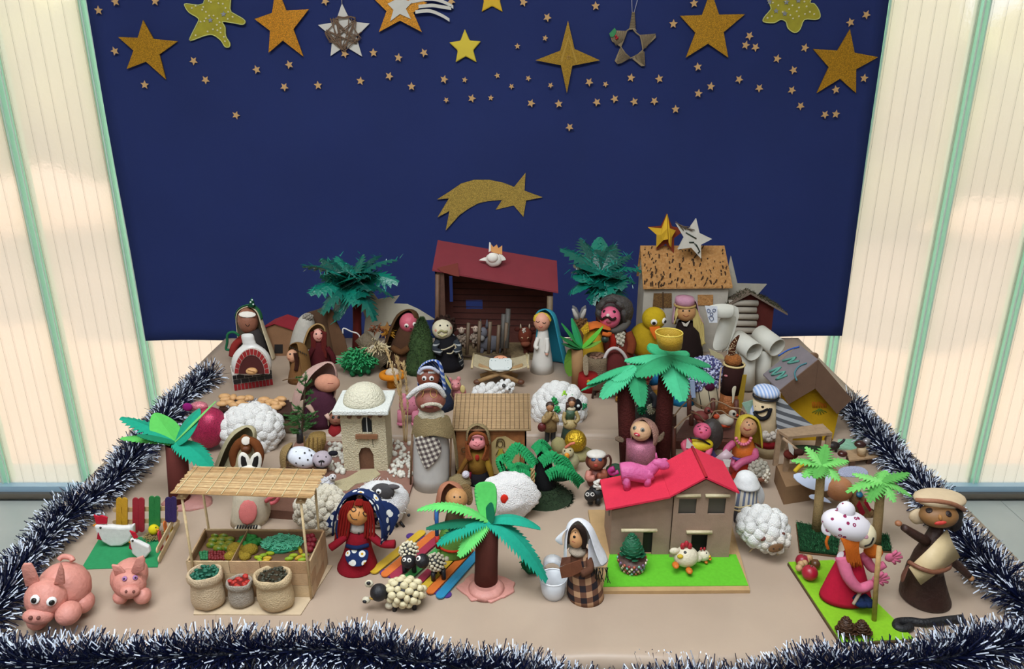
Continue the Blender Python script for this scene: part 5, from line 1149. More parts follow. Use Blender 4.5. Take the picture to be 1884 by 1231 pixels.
# ================================================================ middle of the tables
pal = {'t': fab('#1d9a7c', bump=.08), 'g': fab('#5fbf5a', bump=.08), 'd': fab('#1c7f5a', bump=.08), 'l': fab('#7fce72', bump=.08)}
t = T('paper_palm', 'paper palm with wide teal and green leaves at the left table edge', 'palm tree', 333, 936)
t.lathe('trunk', (333, 324), [(18, 936), (18, 880), (17.5, 816)], card('#5e2a24'), cap=False, solid=1.2); t.ball('clay_foot', (345, 925, 0), (44, 26, 10), clay('#a8736a'), lump=.3)
for x, y, d, w, a, c_, te in ((222, 768, 0, 13, .14, 't', .5), (284, 760, 20, 15, .05, 'g', 0), (222, 806, -14, 9, .12, 'g', .3), (252, 800, -30, 9, .1, 'd', .2), (368, 752, 24, 18, .1, 't', 0), (397, 738, 10, 5, .03, 'l', 0), (390, 862, -30, 15, .3, 't', .35)): t.frond('leaf', (322, 812, -2), (x, y, d), w*1.25, pal[c_], arch=a, n=12, teeth=te, fold=.3)
t = T('glitter_bird', 'crimson glitter-covered egg bird behind the left paper palm', 'bird', 388, 826)
v, f = g_ball((0, 0, 0), (33, 30, 40), 26, 16); R = Euler((0, .35, 0)).to_matrix(); C = t.P(384, 787, 0)
t.mb('body', ([C+R @ q for q in v], f), mat('#a8264e', rough=.4, glit=1.4)); t.ball('purple_comb', (345, 749, -4), (9, 5, 8), fab('#8a1a6a')); t.ball('wing', (366, 747, 10), (16, 10, 8), mat('#cf7a86', rough=.5, glit=1.4))
def cottonball(name, label, bx, by, c, r, n, br, cat='sheep', col='#f1eeea', seed=1):
    t = T(name, label, cat, bx, c[1]+r[2]*.86-(c[2]*.5)); t.bumps('fleece', c, r, n, br, cotton(col), seed=seed); return t
t = cottonball('cotton_sheep', 'large white cotton-wool sheep turned away, behind the hooded brown doll', 462, 842, (462, 792, 10), (50, 40, 42), 130, 12)
# hooded doll with brown hair loops
t = T('hooded_doll', 'cream-hooded doll with brown felt hair and tiny pale face behind the bunny', 'figurine', 445, 905)
t.lathe('robe', (440, 448), [(40, 905), (36, 870), (22, 835), (14, 812)], fab('#9a8f70')); c = (452, 818, -10)
h = t.ball('face', c, (11, 20), fab('#7a4a26')); t.spot('forehead', c, (11, 20), (452, 812), (8, 8), card('#e6ddd0'), h, th=1.5); t.eyes(c, (11.8, 20.8), [(447, 813), (457, 812)], 1.5, h); t.spot('muzzle', c, (11, 20), (453, 826), (7, 5), clay('#6b3c1c'), h, th=4)
for x, y, r_ in ((433, 838, 15), (474, 838, 13)): t.tube('hair_loop', [(452, 806, -6), (x+(6 if x < 450 else -4), 816, -14), (x-4 if x < 450 else x+4, 836, -18), (x, 862, -20)], [5, 8, 8, 6], fab('#6b3a1a'))
t.hood('cream_hood', (446, 820, 8), [(8, 787, 8), (20, 792, 4), (26, 806, -2), (32, 830, -8), (40, 862, -12), (46, 892, -12)], fab('#b4a988'), gap=.95, face=.2, solid=2)
# bunny
t = T('bunny_figure', 'cream bunny with black-lined ears and pink belly behind the market stall', 'bunny', 462, 976)
t.lathe('body', 462, [(34, 976), (35, 945), (31, 905), (20, 888)], fab('#c9bda6')); h = t.ball('head', (460, 876, -4), (26, 22), fab('#e0d9cc')); t.eyes((460, 876, -4), (26, 22), [(450, 872), (470, 872)], 3, h)
for x0, x1 in ((451, 446), (468, 474)):
    t.lathe('ear', (x0, x1), [(7, 872), (11.5, 858), (11.5, 844), (6, 834), (1, 832)], fab('#e6e0d4'), sy=.45, sub=1); t.lathe('inner_ear', (x0-.5, x1-.5), [(4, 864), (5.5, 853), (4, 842), (1, 839)], fab('#1e1a18'), sy=.4, d=-4)
t.spot('belly', (462, 940, 0), (35, 35, 60), (457, 942), (16, 24), fab('#d97a76'), th=3.5, push=1.5)
for x in (446, 466):
    p = t.ball('foot', (x, 972, -30), (14, 10, 6), fab('#d9cfbc'))
    for k in range(4): t.tube('toe_stripe', [(x-8+k*5, 966, -38), (x-10+k*5, 974, -41)], 1.5, BLK, parent=p, sm=False)
t.tube('pink_hand', [(490, 922, -14), (500, 915, -20), (512, 912, -20), (508, 922, -20), (498, 926, -20)], 4, fab('#d0666c'))
t = T('brown_box', 'low brown felt box behind the bunny and the market stall', 'box', 522, 940)
t.flat('box_body', [(492, 938), (552, 942), (556, 915), (500, 912)], 18, card('#6b4a3c'))
# domed house on its base
t = T('domed_house', 'white plaster house with dome, arched door and brown beam ends', 'house', 672, 912)
t.flat('base_board', [(498, 884), (510, 868), (545, 812), (770, 812), (768, 862), (752, 912), (640, 912)], 6, card('#8c6658'), z=0)
B = 6; wd = mat('#d3c6a6', rough=.95, bump=1, bscale=.35, var=.12, scale=.2)
g0, g1_ = t.G(634, 866, B), t.G(716, 860, B); x0, x1, y0 = g0.x, g1_.x, g0.y; D_ = 62; zt = t.P(672, 757, y0).z
def Pd(x, y): return t.P(x, y, y0)
dl, dr, dtop, dm = Pd(662, 866).x, Pd(689, 866).x, Pd(676, 836).z, Pd(676, 823).z
wl, wr_, wz0, wz1, wz2 = Pd(665, 780).x, Pd(684, 780).x, Pd(675, 797).z, Pd(675, 776).z, Pd(675, 768).z
fr = MB(); ext = lambda P_: fr.add(g_ext(P_, (0, 5, 0)), False)
rc = lambda a, b, c_, d_: [Vector((a, y0, c_)), Vector((b, y0, c_)), Vector((b, y0, d_)), Vector((a, y0, d_))]
ext(rc(x0, dl, B, zt)); ext(rc(dr, x1, B, zt)); ext(rc(dl, wl, dm, zt)); ext(rc(wr_, dr, dm, zt)); ext(rc(wl, wr_, dm, wz0)); ext(rc(wl, wr_, wz2, zt))
mx_ = (dl+dr)/2
ext([Vector((dl, y0, dtop)), Vector((mx_-8, y0, dm-2)), Vector((mx_, y0, dm)), Vector((dl, y0, dm))]); ext([Vector((dr, y0, dm)), Vector((mx_, y0, dm)), Vector((mx_+8, y0, dm-2)), Vector((dr, y0, dtop))])
ext([Vector((wl, y0, wz1)), Vector((wl+4, y0, wz2)), Vector((wl, y0, wz2))]); ext([Vector((wr_, y0, wz2)), Vector((wr_-4, y0, wz2)), Vector((wr_, y0, wz1))])
fr.add(g_box(((x0+x1)/2, y0+D_, (zt+B)/2), (x1-x0, 5, zt-B-.2)), False).add(g_box((x0+2.6, y0+D_/2+1.3, (zt+B)/2), (5, D_-7.8, zt-B-.2)), False).add(g_box((x1-2.6, y0+D_/2+1.3, (zt+B)/2), (5, D_-7.8, zt-B-.2)), False)
fr.build('wall', wd, t.o)
t.mb('door', g_box((mx_, y0+9, (B+dm)/2), (dr-dl+4, 2, dm-B)), wood('#6f4a36'), sm=False); t.mb('window_panel', g_box(((wl+wr_)/2, y0+6, (wz0+wz2)/2), (wr_-wl+4, 2, wz2-wz0)), mat('#15171a'), sm=False)
t.mb('mullion', g_box(((wl+wr_)/2, y0+2, (wz0+wz2)/2), (1.6, 2, wz2-wz0)), paint('#c9c9c4'), sm=False); a, b = Pd(655, 802), Pd(695, 802); t.mb('sill', g_box(((a+b)/2)+Vector((0, -3, 0)), (b.x-a.x, 6, 8)), wood('#8a5e40'), sm=False)
for x, y in ((643, 765), (661, 765), (681, 764), (700, 763)): p = Pd(x, y); t.mb('beam_end', g_tube([p+Vector((0, -4, 0)), p+Vector((0, 6, 0))], 4.6, 10), wood('#7d5a44'), sm=True)
cx_, cy_ = (x0+x1)/2, y0+D_/2; hw = (x1-x0)/2+10
wht = mat('#e4e6e0', rough=.9, bump=.8, bscale=.4); t.mb('roof_slab', g_box((cx_, cy_-2, zt+5), (2*hw, D_+34, 10)), wht, sm=False, bev=2)
prof = [(40*cos(a), zt+9+37*sin(a)) for a in [i*pi/2/9 for i in range(9)]]+[(1, zt+46)]
t.mb('dome', g_lathe(prof, (cx_, cy_-4), 32), mat('#dfd8c0', rough=.9, bump=1, bscale=.3))
rr = random.Random(8); pc = clay('#cfcabd')
for k in range(150):
    sd = rr.choice([0, 0, 1, 1, 1]); X, Y = (rr.uniform(606, 640), rr.uniform(818, 876)) if sd == 0 else (rr.uniform(708, 756), rr.uniform(812, 880))
    if sd and (X-708) < (Y-850)*.2: continue
    r = rr.uniform(2.6, 5.4); p = t.G(X, Y, B); v, f = g_ball(p+Vector((0, 0, r*.7)), r, 9, 6, lump=.5, seed=k); t.mb('pebble', (v, f), pc)
t.flat('path', [(664, 864), (690, 862), (700, 872), (684, 884), (655, 890), (640, 902), (590, 904), (600, 890), (640, 878)], 1.5, mat('#c2b48e', rough=1, bump=1, bscale=.4), z=B)
t = T('dotted_cow', 'white felt cow with black dots and grey face lying left of the domed house', 'cow', 566, 868, z=TZ+.006)
v, f = g_ball((0, 0, 0), (29, 20, 19), 24, 14); R = Euler((0, .25, 0)).to_matrix(); C = t.P(556, 841, 0); t.mb('body', ([C+R @ q for q in v], f), fab('#dfe2ea', bump=.1))
for x, y in ((545, 832), (552, 843), (560, 834), (566, 846), (558, 856), (572, 838), (546, 852), (568, 829)): t.spot('black_dot', (556, 841, 0), (29, 20, 19), (x, y), 1.7, BLK, th=.7, push=.4)
c = (593, 845, -8); h = t.ball('head', c, (18, 15), fab('#b3a6ae')); t.curve_on('muzzle_line', c, (18, 15), [(578, 851), (582, 858), (592, 860), (603, 858)], 1.8, BLK, h); t.curve_on('nose', c, (18, 15), [(587, 850), (592, 848), (596, 850)], 1.6, BLK, h); t.curve_on('nose', c, (18, 15), [(592, 848), (591, 856)], 1, BLK, h)
t.eyes(c, (18, 15), [(585, 840), (599, 841)], 1.4, h); t.ball('ear', (613, 834, -6), (9, 4, 5), fab('#1d1b22'), parent=h); t.hood('hay_rim', (540, 842, 4), [(22, 822), (25, 838), (22, 858)], mat('#9a7f50', rough=1, bump=1, bscale=.4), gap=1.9, face=pi/2)
t = T('name_sign', 'small paper sign reading Belén before the dotted cow', 'sign', 541, 866, z=TZ+.006)
sg = t.plate('sign_card', [(525, 847), (556, 852), (555, 864), (525, 858)], 1.2, card('#d8c49a'))
fc_ = bpy.data.curves.new('lettering', 'FONT'); fc_.body = 'Belén'; fc_.size = 9.5; fc_.extrude = .15
tmp_ = bpy.data.objects.new('lettering', fc_); COL.objects.link(tmp_); bpy.context.view_layer.update(); me_ = bpy.data.meshes.new_from_object(tmp_); bpy.data.objects.remove(tmp_)
fo_ = bpy.data.objects.new('lettering', me_); COL.objects.link(fo_); fo_.parent = t.o; fo_.location = t.P(527, 858, -.3); fo_.rotation_euler = (pi/2, .16, 0); me_.materials.clear(); me_.materials.append(paint('#3a2a18'))
# fluffy sheep pair
t = cottonball('cotton_sheep', 'cream fluffy cotton sheep right behind the market stall', 592, 985, (592, 938, 0), (44, 36, 40), 150, 9, col='#e6dcc6', seed=3)
t = T('cotton_sheep', 'white fluffy sheep with charcoal felt face behind the red-haired doll', 'sheep', 706, 962)
t.ball('fleece', (700, 925, 0), (50, 36, 42), cotton('#f0eeee'), lump=.18, seed=2, seg=40); shreds(t, 'wool_fibres', (700, 925, 0), (50, 36, 42), 900, 10, .5, cotton('#f4f2f0'), 5)
k_ = t.dep((700, 925, 0), (52, 38, 44), (704, 906)); c = (704, 906, k_); h = t.ball('face', c, (21, 10, 18), fab('#4a4748')); t.eyes(c, (21, 10, 18), [(697, 905)], 5, h, white=paint('#e6e6e6')); t.ball('ear', (722, 896, k_), (13, 4, 5), fab('#575254'), parent=h); t.ball('nose', (752, 948, -10), 3, paint('#16161a'))
for x in (724, 736): t.tube('leg', [(x, 960, -10), (x+8, 976, -14)], 2.6, paint('#1c1b1e'), sm=False)
t = T('lamb_figure', 'tiny white lamb with black spots at the front left of the domed house', 'lamb', 606, 900)
t.bumps('fleece', (601, 888, 0), (13, 8, 9), 30, 3.5, cotton('#e3e1e4')); h = t.ball('head', (612, 878, -4), (7, 6), fab('#d6cfcf')); t.spot('nose', (612, 878, -4), (7, 6), (612, 880), 2, BLK, h); t.eyes((612, 878, -4), (7, 6), [(609, 876), (615, 876)], 1.1, h)
for x in (594, 608): t.tube('leg', [(x, 892, -4), (x, 899, -4)], 2.4, BLK, sm=False)
# wheat
t = T('dried_grass', 'dry straw-coloured grass stalks with feathery heads behind the domed house', 'dried grass', 745, 818)
gm = mat('#c0a271', rough=.9); rr = random.Random(12)
for st in ([(746, 815, 0), (742, 760, 0), (728, 700, 0), (712, 645, 0)], [(744, 815, 4), (738, 740, 4), (736, 690, 4), (730, 660, 0)], [(748, 815, 0), (750, 740, 0), (744, 680, -4), (742, 672, 0)]):
    t.tube('stalk', st, 1.1, gm, seg=5); S = smooth([t.P(*p) for p in st], 12); mb = MB()
    for k in range(160):
        i = rr.randrange(len(S)//4, len(S)-1); p = S[i]; v = ((S[i+1]-S[i]).normalized()+Vector((rr.uniform(-.5, .5), rr.uniform(-.5, .5), 0))).normalized()*rr.uniform(4, 13); w = v.cross(Vector((rr.uniform(-1, 1), 1, 0))).normalized()*.9; o = len(mb.V); mb.V += [p-w*.3, p+v*.5-w, p+v, p+v*.5+w]; mb.F.append((o, o+1, o+2, o+3)); mb.sm.append(False)
    tag(mb.build('seed_heads', gm, t.o), kind='stuff')
t = T('orange_hat', 'orange felt ring hat with a pale crown behind the dried grass', 'hat', 722, 712)
t.mb('brim', g_tube([t.P(722, 690, 0)+Vector((cos(a*.3142)*19, sin(a*.3142)*16, 0)) for a in range(21)], 6, 8), fab('#cf7e1c')); t.ball('crown', (722, 686, 0), (13, 11, 9), fab('#c9b9a4')); t.lathe('stand', 722, [(10, 712), (9, 690)], fab('#b0701e'))
for k in range(5): t.tube('straw_tie', [(712+k*5, 676, 0), (714+k*4, 664+(k*5) % 9, -4)], .8, mat('#cdbb93', rough=.8), sm=False)
t = T('pink_elephant', 'pink spotted plush animal partly hidden by the dried grass stalks', 'elephant', 752, 784)
pk = pat('dots', ['#c77a8c', '#8a4258'], 6, 0, .2); t.ball('body', (752, 745, 6), (18, 15, 20), pk); t.ball('ear', (742, 732, 4), (8, 4, 9), pk)
for x in (738, 764): t.tube('leg', [(x, 755, 0), (x, 781, -4)], 7, pk, sm=False); t.ball('foot', (x, 779, -5), (8, 8, 4), pk)
# blue-scarfed man and pig
t = T('blue_scarf_figure', 'brown-faced man with googly eyes and blue checked scarf behind the tall shepherd', 'figurine', 806, 760)
t.lathe('robe', (808, 800), [(30, 760), (28, 735), (18, 710)], fab('#20283c')); c = (788, 694, -4); h = t.ball('head', c, (21, 20), clay('#80402c')); t.eyes(c, (21, 20), [(781, 697), (794, 697)], 4.6, h, white=paint('#d9d4d2'))
for a in ([(774, 690), (780, 686)], [(788, 687), (800, 687)]): t.curve_on('eyebrow', c, (21, 20), a, 2.2, cotton('#e6e2e0'), h, push=1)
bc = pat('stripe', ['#3f5fae', '#c3cbdd'], 5, .6, .55); t.hood('scarf', (791, 692, 4), [(9, 665, 6), (18, 670, 3), (24, 684), (25, 700, 3), (26, 722, 6)], bc, gap=1.15, face=-.15, solid=2); t.tube('scarf_band', [(770, 688, -14), (778, 678, -20), (794, 677, -22), (808, 686, -16)], 3, fab('#c9cde0'))
t.sheet('shawl', [[(808, 685, 4), (822, 688, 10)], [(814, 705, -4), (832, 706, 4)], [(812, 735, -10), (832, 728, 0)]], pat('stripe', ['#20304c', '#a9a05c'], 14, .5, .7), solid=2)
t = T('pig_figure', 'tiny pink clay pig beside the blue-scarfed man', 'pig', 841, 738); pc_ = clay('#c97f80')
t.ball('body', (844, 722, 6), (14, 12, 14), pc_); h = t.ball('head', (838, 708, -4), (10, 10), pc_); t.ball('snout', (839, 712, -14), (4, 3, 3), pc_, parent=h, seg=10); t.eyes((838, 708, -4), (10, 10), [(833, 707), (843, 706)], 1.2, h); t.ball('ear', (828, 699, -2), (4, 2, 5), pc_, parent=h, seg=10); t.ball('ear', (844, 697, -2), (4, 2, 5), pc_, parent=h, seg=10); t.ball('yellow_petal', (851, 716, -6), (5, 2, 8), clay('#cdb878'), seg=10)
for x in (838, 850): t.tube('leg', [(x, 728, 0), (x, 737, 0)], 3.5, pc_, sm=False)
# tall shepherd
t = T('shepherd_figure', 'tall bearded shepherd with wire glasses, burlap shawl and plaid apron', 'figurine', 795, 908)
t.lathe('body', (795, 792), [(34, 908), (34, 870), (33, 820), (28, 780), (20, 756)], mat('#b9b6b2', rough=.7, var=.1, scale=.05)); c = (792, 736, -6); h = t.ball('head', c, (27, 21), clay('#82483a'))
for x in (778, 797): p, n = t.loc(c, (27, 21, 21), (x, 727)); n = n*1.6; a = (t.R-n*t.R.dot(n)).normalized(); b = n.cross(a); h2 = t.mb('wire_glasses', g_tube([p+n+(a*cos(q*.5236)+b*sin(q*.5236))*6 for q in range(13)], .8, 5), mat('#b08a4a', metal=.3, rough=.4), h)
t.tube('fur_brim', [(750, 732, -10), (766, 718, -18), (788, 709, -20), (806, 713, -18), (818, 730, -10)], [4, 5, 5, 5, 4], cotton('#e6e3e2')); t.ball('cap', (792, 726, 8), (26, 22, 18), cotton('#d6d0c8'), lump=.1)
t.ball('beard', (794, 764, -12), (23, 14, 15), cotton('#cdc3ac'), lump=.25); t.tube('moustache', [(776, 748, -28), (788, 744, -32), (804, 744, -28), (812, 749, -24)], 3.4, cotton('#cfc4ae')); t.spot('mouth', c, (27, 21), (790, 750), (8, 2.5), clay('#5e1c1c'), h, th=3, push=1)
bu = fab('#a18d66', bump=1, bscale=.6)
t.sheet('burlap_shawl', [[(762, 758, 0), (778, 766, -24), (795, 772, -30), (812, 766, -24), (826, 758, 0)], [(758, 785, -6), (776, 790, -32), (795, 796, -38), (816, 790, -32), (834, 785, -4)], [(762, 812, -10), (778, 806, -36), (795, 800, -40), (818, 806, -36), (836, 812, -8)]], bu, solid=1.5)
t.sheet('burlap_side', [[(826, 775, -6), (834, 780, 4)], [(836, 820, -8), (842, 822, 4)], [(838, 872, -10), (846, 872, 2)]], bu, solid=1.4); t.sheet('burlap_side', [[(764, 775, -6), (758, 782, 4)], [(758, 820, -8), (755, 822, 4)], [(756, 842, -10), (755, 845, 2)]], bu, solid=1.4)
t.sheet('plaid_apron', [[(758, 802, -24), (786, 800, -36), (810, 804, -34)], [(766, 826, -30), (790, 830, -40), (814, 826, -32)], [(780, 866, -38), (790, 864, -40), (812, 838, -34)]], pat('check', ['#ccc6b8', '#857a74', '#4a4040'], 9, .35, .5), solid=1.2)
for x in (756, 838): t.tube('stick', [(x+(0 if x < 800 else -10), 906, -12), (x+(2 if x < 800 else -8), 800, -14)], 1.8, wood('#6f5236'), sm=False)
# wooden hut with mat roof
t = T('wooden_hut', 'wooden hut with corrugated paper grid roof behind the braided doll', 'hut', 905, 876)
x0, x1 = t.P(838, 870, 0).x, t.P(968, 870, 0).x; zf, zb = t.P(900, 791, -8).z, t.P(900, 725, 58).z
t.mb('back_wall', g_box(((x0+x1)/2, 56, zf*.5), (x1-x0, 3, zf)), wood('#9a5f34'), sm=False)
for xx in (x0+1.5, x1-1.5): t.mb('side_wall', g_box((xx, 28, zf*.5), (3, 56, zf)), wood('#a5673a'), sm=False)
t.mb('front_panel', g_ext([Vector((x0, 0, 0)), Vector((x1, 0, 0)), Vector((x1, 0, zf-2)), Vector((x0, 0, zf-2))], (0, 3, 0)), wood('#a86a3c', var=.35, scale=.08), sm=False)
rfm = card('#bfa078'); A_, B2, C_, D2 = t.P(831, 791, -10), t.P(977, 791, -10), t.P(975, 726, 60), t.P(837, 726, 60); t.mb('roof_sheet', g_ext([A_, B2, C_, D2], (0, 0, -2)), rfm, sm=False); nr = 17
for i in range(27):
    f = i/26; a, b = A_.lerp(D2, f), B2.lerp(C_, f); t.mb('corrugation', g_tube([a+Vector((0, 0, 1)), b+Vector((0, 0, 1))], 1.25, 6), rfm)
for i in range(17):
    f = (i+.5)/17; a, b = A_.lerp(B2, f), D2.lerp(C_, f); t.mb('dark_thread', g_tube([a+Vector((0, 0, 2.2)), b+Vector((0, 0, 2.2))], .5, 4), mat('#5d4630', rough=.9))
p = t.plate('drawn_card', [(905, 872), (904, 815), (915, 805), (930, 803), (950, 815), (956, 835), (956, 872)], 1.5, card('#b79f6c'), d=-3)
q = lambda name, pts, w, c_: t.tube(name, pts, w, c_, parent=None, d=-5)
q('drawn_head', [(920+5*cos(a*.785), 817-6*sin(a*.785)) for a in range(9)], .7, paint('#4a3b20')); q('drawn_hair', [(913, 822), (915, 810), (921, 807), (927, 811), (928, 822)], 1, paint('#4f3b22')); t.plate('drawn_dress', [(917, 826), (925, 826), (930, 848), (913, 848)], .8, card('#a8963a'), d=-4); q('drawn_arm', [(917, 828), (912, 838)], .6, paint('#4a3b20')); q('drawn_arm', [(925, 828), (930, 838)], .6, paint('#4a3b20'))
q('drawn_snail', [(853+4*cos(a*.785), 828-4*sin(a*.785)) for a in range(9)], .7, paint('#4a3b20'))
t = cottonball('cotton_lamb', 'white cotton lamb with button eyes behind the corrugated roof of the wooden hut', 912, 742, (896, 722, 0), (24, 14, 13), 30, 7, 'lamb'); c = (929, 712, -2); h = t.bumps('head', c, (15, 12, 11), 24, 4.5, cotton()); t.spot('eye', c, (18, 15, 14), (927, 710), (3.4, 3.8), paint('#3a3632'), h, th=2, push=1); t.spot('nose', c, (18, 15, 14), (937, 716), (2.6, 2), paint('#3a3632'), h, th=2, push=1); t.ball('pink_hoof', (893, 733, -15), (4, 3, 2.4), clay('#c9708c'), seg=10)
for x in (884, 904, 922): t.tube('leg', [(x, 730, -2), (x, 741, -4)], 3, cotton(), sm=False)
# braided doll
t = T('braided_doll', 'pink-faced doll with long auburn hair, burlap cap and mustard shirt', 'doll', 880, 896)
t.lathe('black_skirt', (880, 879), [(22, 896), (22, 880), (17, 862)], fab('#17141a')); t.lathe('mustard_shirt', (879, 878), [(18, 864), (18, 848), (13, 830)], fab('#7d5a20'))
c = (878, 811, -4); h = t.ball('head', c, (18, 16), clay('#e08a8e')); t.eyes(c, (18, 16), [(871, 810), (885, 809)], 1.9, h); t.curve_on('mouth', c, (18, 16), [(871, 819), (877, 821), (883, 818)], .5, paint('#8a2f3a'), h); t.spot('nose', c, (18, 16), (876, 815), 1, paint('#9a3c46'), h)
t.hood('burlap_cap', (879, 806, 3), [(10, 784, -1), (18, 788), (21, 800), (22, 816, 2)], bu, gap=1.1, solid=2)
hr = fab('#8a4a26', bump=.6); t.tube('hair_fringe', [(862, 816, -12), (866, 802, -18), (878, 797, -20), (892, 802, -18), (896, 818, -12)], 3, hr)
for s_ in (-1, 1):
    for k in range(5): t.tube('hair_lock', [(878+s_*(17+k*.8), 812, -10+k), (878+s_*(15+k*1.2), 830, -17+k*2), (878+s_*(9+k*2.6), 846+k % 3, -21+k*2)], 1.9, hr)
t.tube('arm', [(864, 838, -6), (852, 856, -16), (840, 880, -22)], [5, 4.5, 3.5], fab('#6f4a1a')); t.tube('arm', [(892, 838, -6), (900, 860, -14), (906, 880, -16)], [6, 6, 4], fab('#8a6a20')); t.ball('red_heart', (878, 842, -18), (4, 2, 6), fab('#a02a20')); t.tube('sash', [(862, 868, -14), (860, 884, -20)], 6, fab('#7a1c2c'), sm=False)
t = T('burlap_bundle', 'folded burlap bundle with a white cotton ball in front of the braided doll', 'bundle', 848, 902)
t.ball('bundle', (846, 886, 0), (20, 14, 13), bu, lump=.3, seg=24); t.ball('cotton_ball', (857, 873, -6), 7, cotton('#ddd6e0'))
# big crafted sheep, resin shepherds
t = cottonball('cotton_sheep', 'big round cotton sheep with green pompoms behind the two painted shepherds', 1030, 796, (1029, 752, 22), (42, 26, 42), 110, 12, seed=5)
for k, (x, y, c_) in enumerate(((1022, 737, '#2f8a4c'), (1027, 752, '#2f9a58'), (1036, 727, '#9ad03c'), (1072, 746, '#2f8a5c'), (1052, 730, '#5a9a70'))): t.bumps('pompom', (x, y, t.dep((1029, 752, 22), (48, 32, 48), (x, y))), 6.5, 20, 2.4, fab(c_), seed=k)
k_ = t.dep((1029, 752, 22), (46, 30, 46), (1056, 747)); t.ball('black_face', (1056, 747, k_), (15, 9, 16), fab('#1a191c')); t.ball('eye', (1064, 747, k_-9), 3, paint('#cfd6d6'), seg=10)
res = lambda c_: mat(c_, rough=.45, bump=.3, bscale=.4, var=.2, scale=.3)
t = T('shepherd_statuette', 'small painted man statuette in tan tunic with a red bag, playing a flute', 'statuette', 1012, 813)
for x in (1006, 1017): t.tube('leg', [(x, 812, 0), (x+1, 795, 0), (x, 782, 0)], [4, 4.6, 5], res('#23252a'))
t.lathe('tunic', (1012, 1013), [(13, 792), (12, 778), (13, 766), (8, 758)], res('#9a7f52'), sy=.7); h = t.ball('head', (1012, 750, -2), (7, 8), res('#a8744c')); t.ball('cap', (1012, 746, 1), (8, 7), res('#3a2820'), parent=h); t.tube('arm', [(1002, 766, 0), (1000, 776, -6), (1010, 768, -12), (1014, 758, -10)], 4, res('#a88a5a')); t.tube('arm', [(1022, 764, 0), (1025, 774, -6), (1017, 768, -12)], 4, res('#a88a5a')); t.ball('bag', (997, 786, -6), (8, 6, 9), res('#6b2422')); t.tube('bag_strap', [(998, 780, -8), (1008, 770, -12), (1018, 760, -6)], .9, res('#4a2018'))
t = T('woman_statuette', 'small painted woman statuette in green bodice and cream apron', 'statuette', 1050, 808)
t.lathe('skirt', (1046, 1048), [(15, 808), (13, 795), (10, 780), (7, 770)], res('#2d4034'), sy=.8); t.ball('apron', (1049, 781, -5), (13, 8, 10), res('#b59e6a')); t.lathe('bodice', (1048, 1050), [(8, 774), (9, 762), (8, 754)], res('#3f5a42'), sy=.7); t.ball('blouse', (1051, 752, 0), (8, 6, 4), res('#cfc4a4')); h = t.ball('head', (1052, 742, -2), (6, 7), res('#b8845e')); t.ball('headscarf', (1052, 738, 2), (8, 8, 8), res('#4a2a1e'), parent=h); t.tube('scarf_tail', [(1046, 742, 2), (1044, 756, 4), (1042, 766, 2)], [5, 4, 2], res('#4a2a1e')); t.tube('arm', [(1040, 758, 0), (1037, 770, -4), (1042, 780, -10)], 3.6, res('#a48c58')); t.tube('arm', [(1059, 757, 0), (1064, 770, -4), (1058, 778, -12)], 3.6, res('#a48c58'))
t = T('golden_egg', 'crumpled gold foil egg on a beige cloth nest', 'egg', 1058, 842)
t.ball('cloth_nest', (1052, 834, 4), (38, 24, 10), fab('#8f865c'), lump=.35, seg=30); t.ball('cloth_fold', (1028, 820, 0), (14, 12, 16), fab('#958c60'), lump=.25); t.ball('foil_egg', (1059, 811, 0), (20, 18, 21), mat('#c9a22a', metal=.75, rough=.28, bump=1, bscale=.18), lump=.08)
t = T('duck_figure', 'small pale clay duck with orange bill before the golden egg', 'duck', 1048, 868)
t.ball('body', (1050, 848, 2), (16, 14, 17), clay('#a8a078')); c = (1045, 832, -6); h = t.ball('head', c, (11, 10), clay('#b9ac84')); t.eyes(c, (11, 10), [(1039, 830), (1049, 829)], 1.6, h); t.ball('bill', (1043, 839, -17), (5, 4, 6), clay('#d98a1c'), parent=h); t.tube('crest', [(1040, 824, -8), (1050, 817, -8), (1058, 815, -8)], 2.6, clay('#c96a4c'), parent=h)
# crinkled green tree
t = T('crinkled_tree', 'black-trunked tree with crinkled bright green crepe foliage on a moss mound', 'tree', 1002, 932)
mossy(t, 'moss_mound', [(52, 930), (50, 918), (38, 904), (20, 892), (4, 886)], (1002, 1002), mat('#23351c', rough=1, var=.4, scale=.3), 2200, 3, ln=6)
t.lathe('trunk', (1002, 1000), [(24, 915), (20, 880), (14, 850), (9, 820)], fab('#121214')); gc = fab('#2a9c5c', bump=.5, bscale=.3)
def crinkle(pts, w, amp=3.6, n=52):
    w *= .66
    S = smooth([t.P(*p) for p in pts], 10); mb = MB(); m = len(S); V = []
    for i in range(n+1):
        f = i/n*(m-1); a = int(min(f, m-2)); p = S[a].lerp(S[a+1], f-a); d = (S[a+1]-S[a]).normalized(); s = d.cross(Vector((0, -1, .4))).normalized(); k = sin(i*2.1)*amp*1.5; V += [p+s*w+Vector((0, k*.6, k)), p+Vector((0, -k*.3, k*.4)), p-s*w+Vector((0, k*.6, -k*.6))]
    Fs = []
    for i in range(n):
        for j in range(2): a = i*3+j; Fs.append((a, a+1, a+4, a+3))
    t.mb('crepe_foliage', (V, Fs), gc, solid=1)
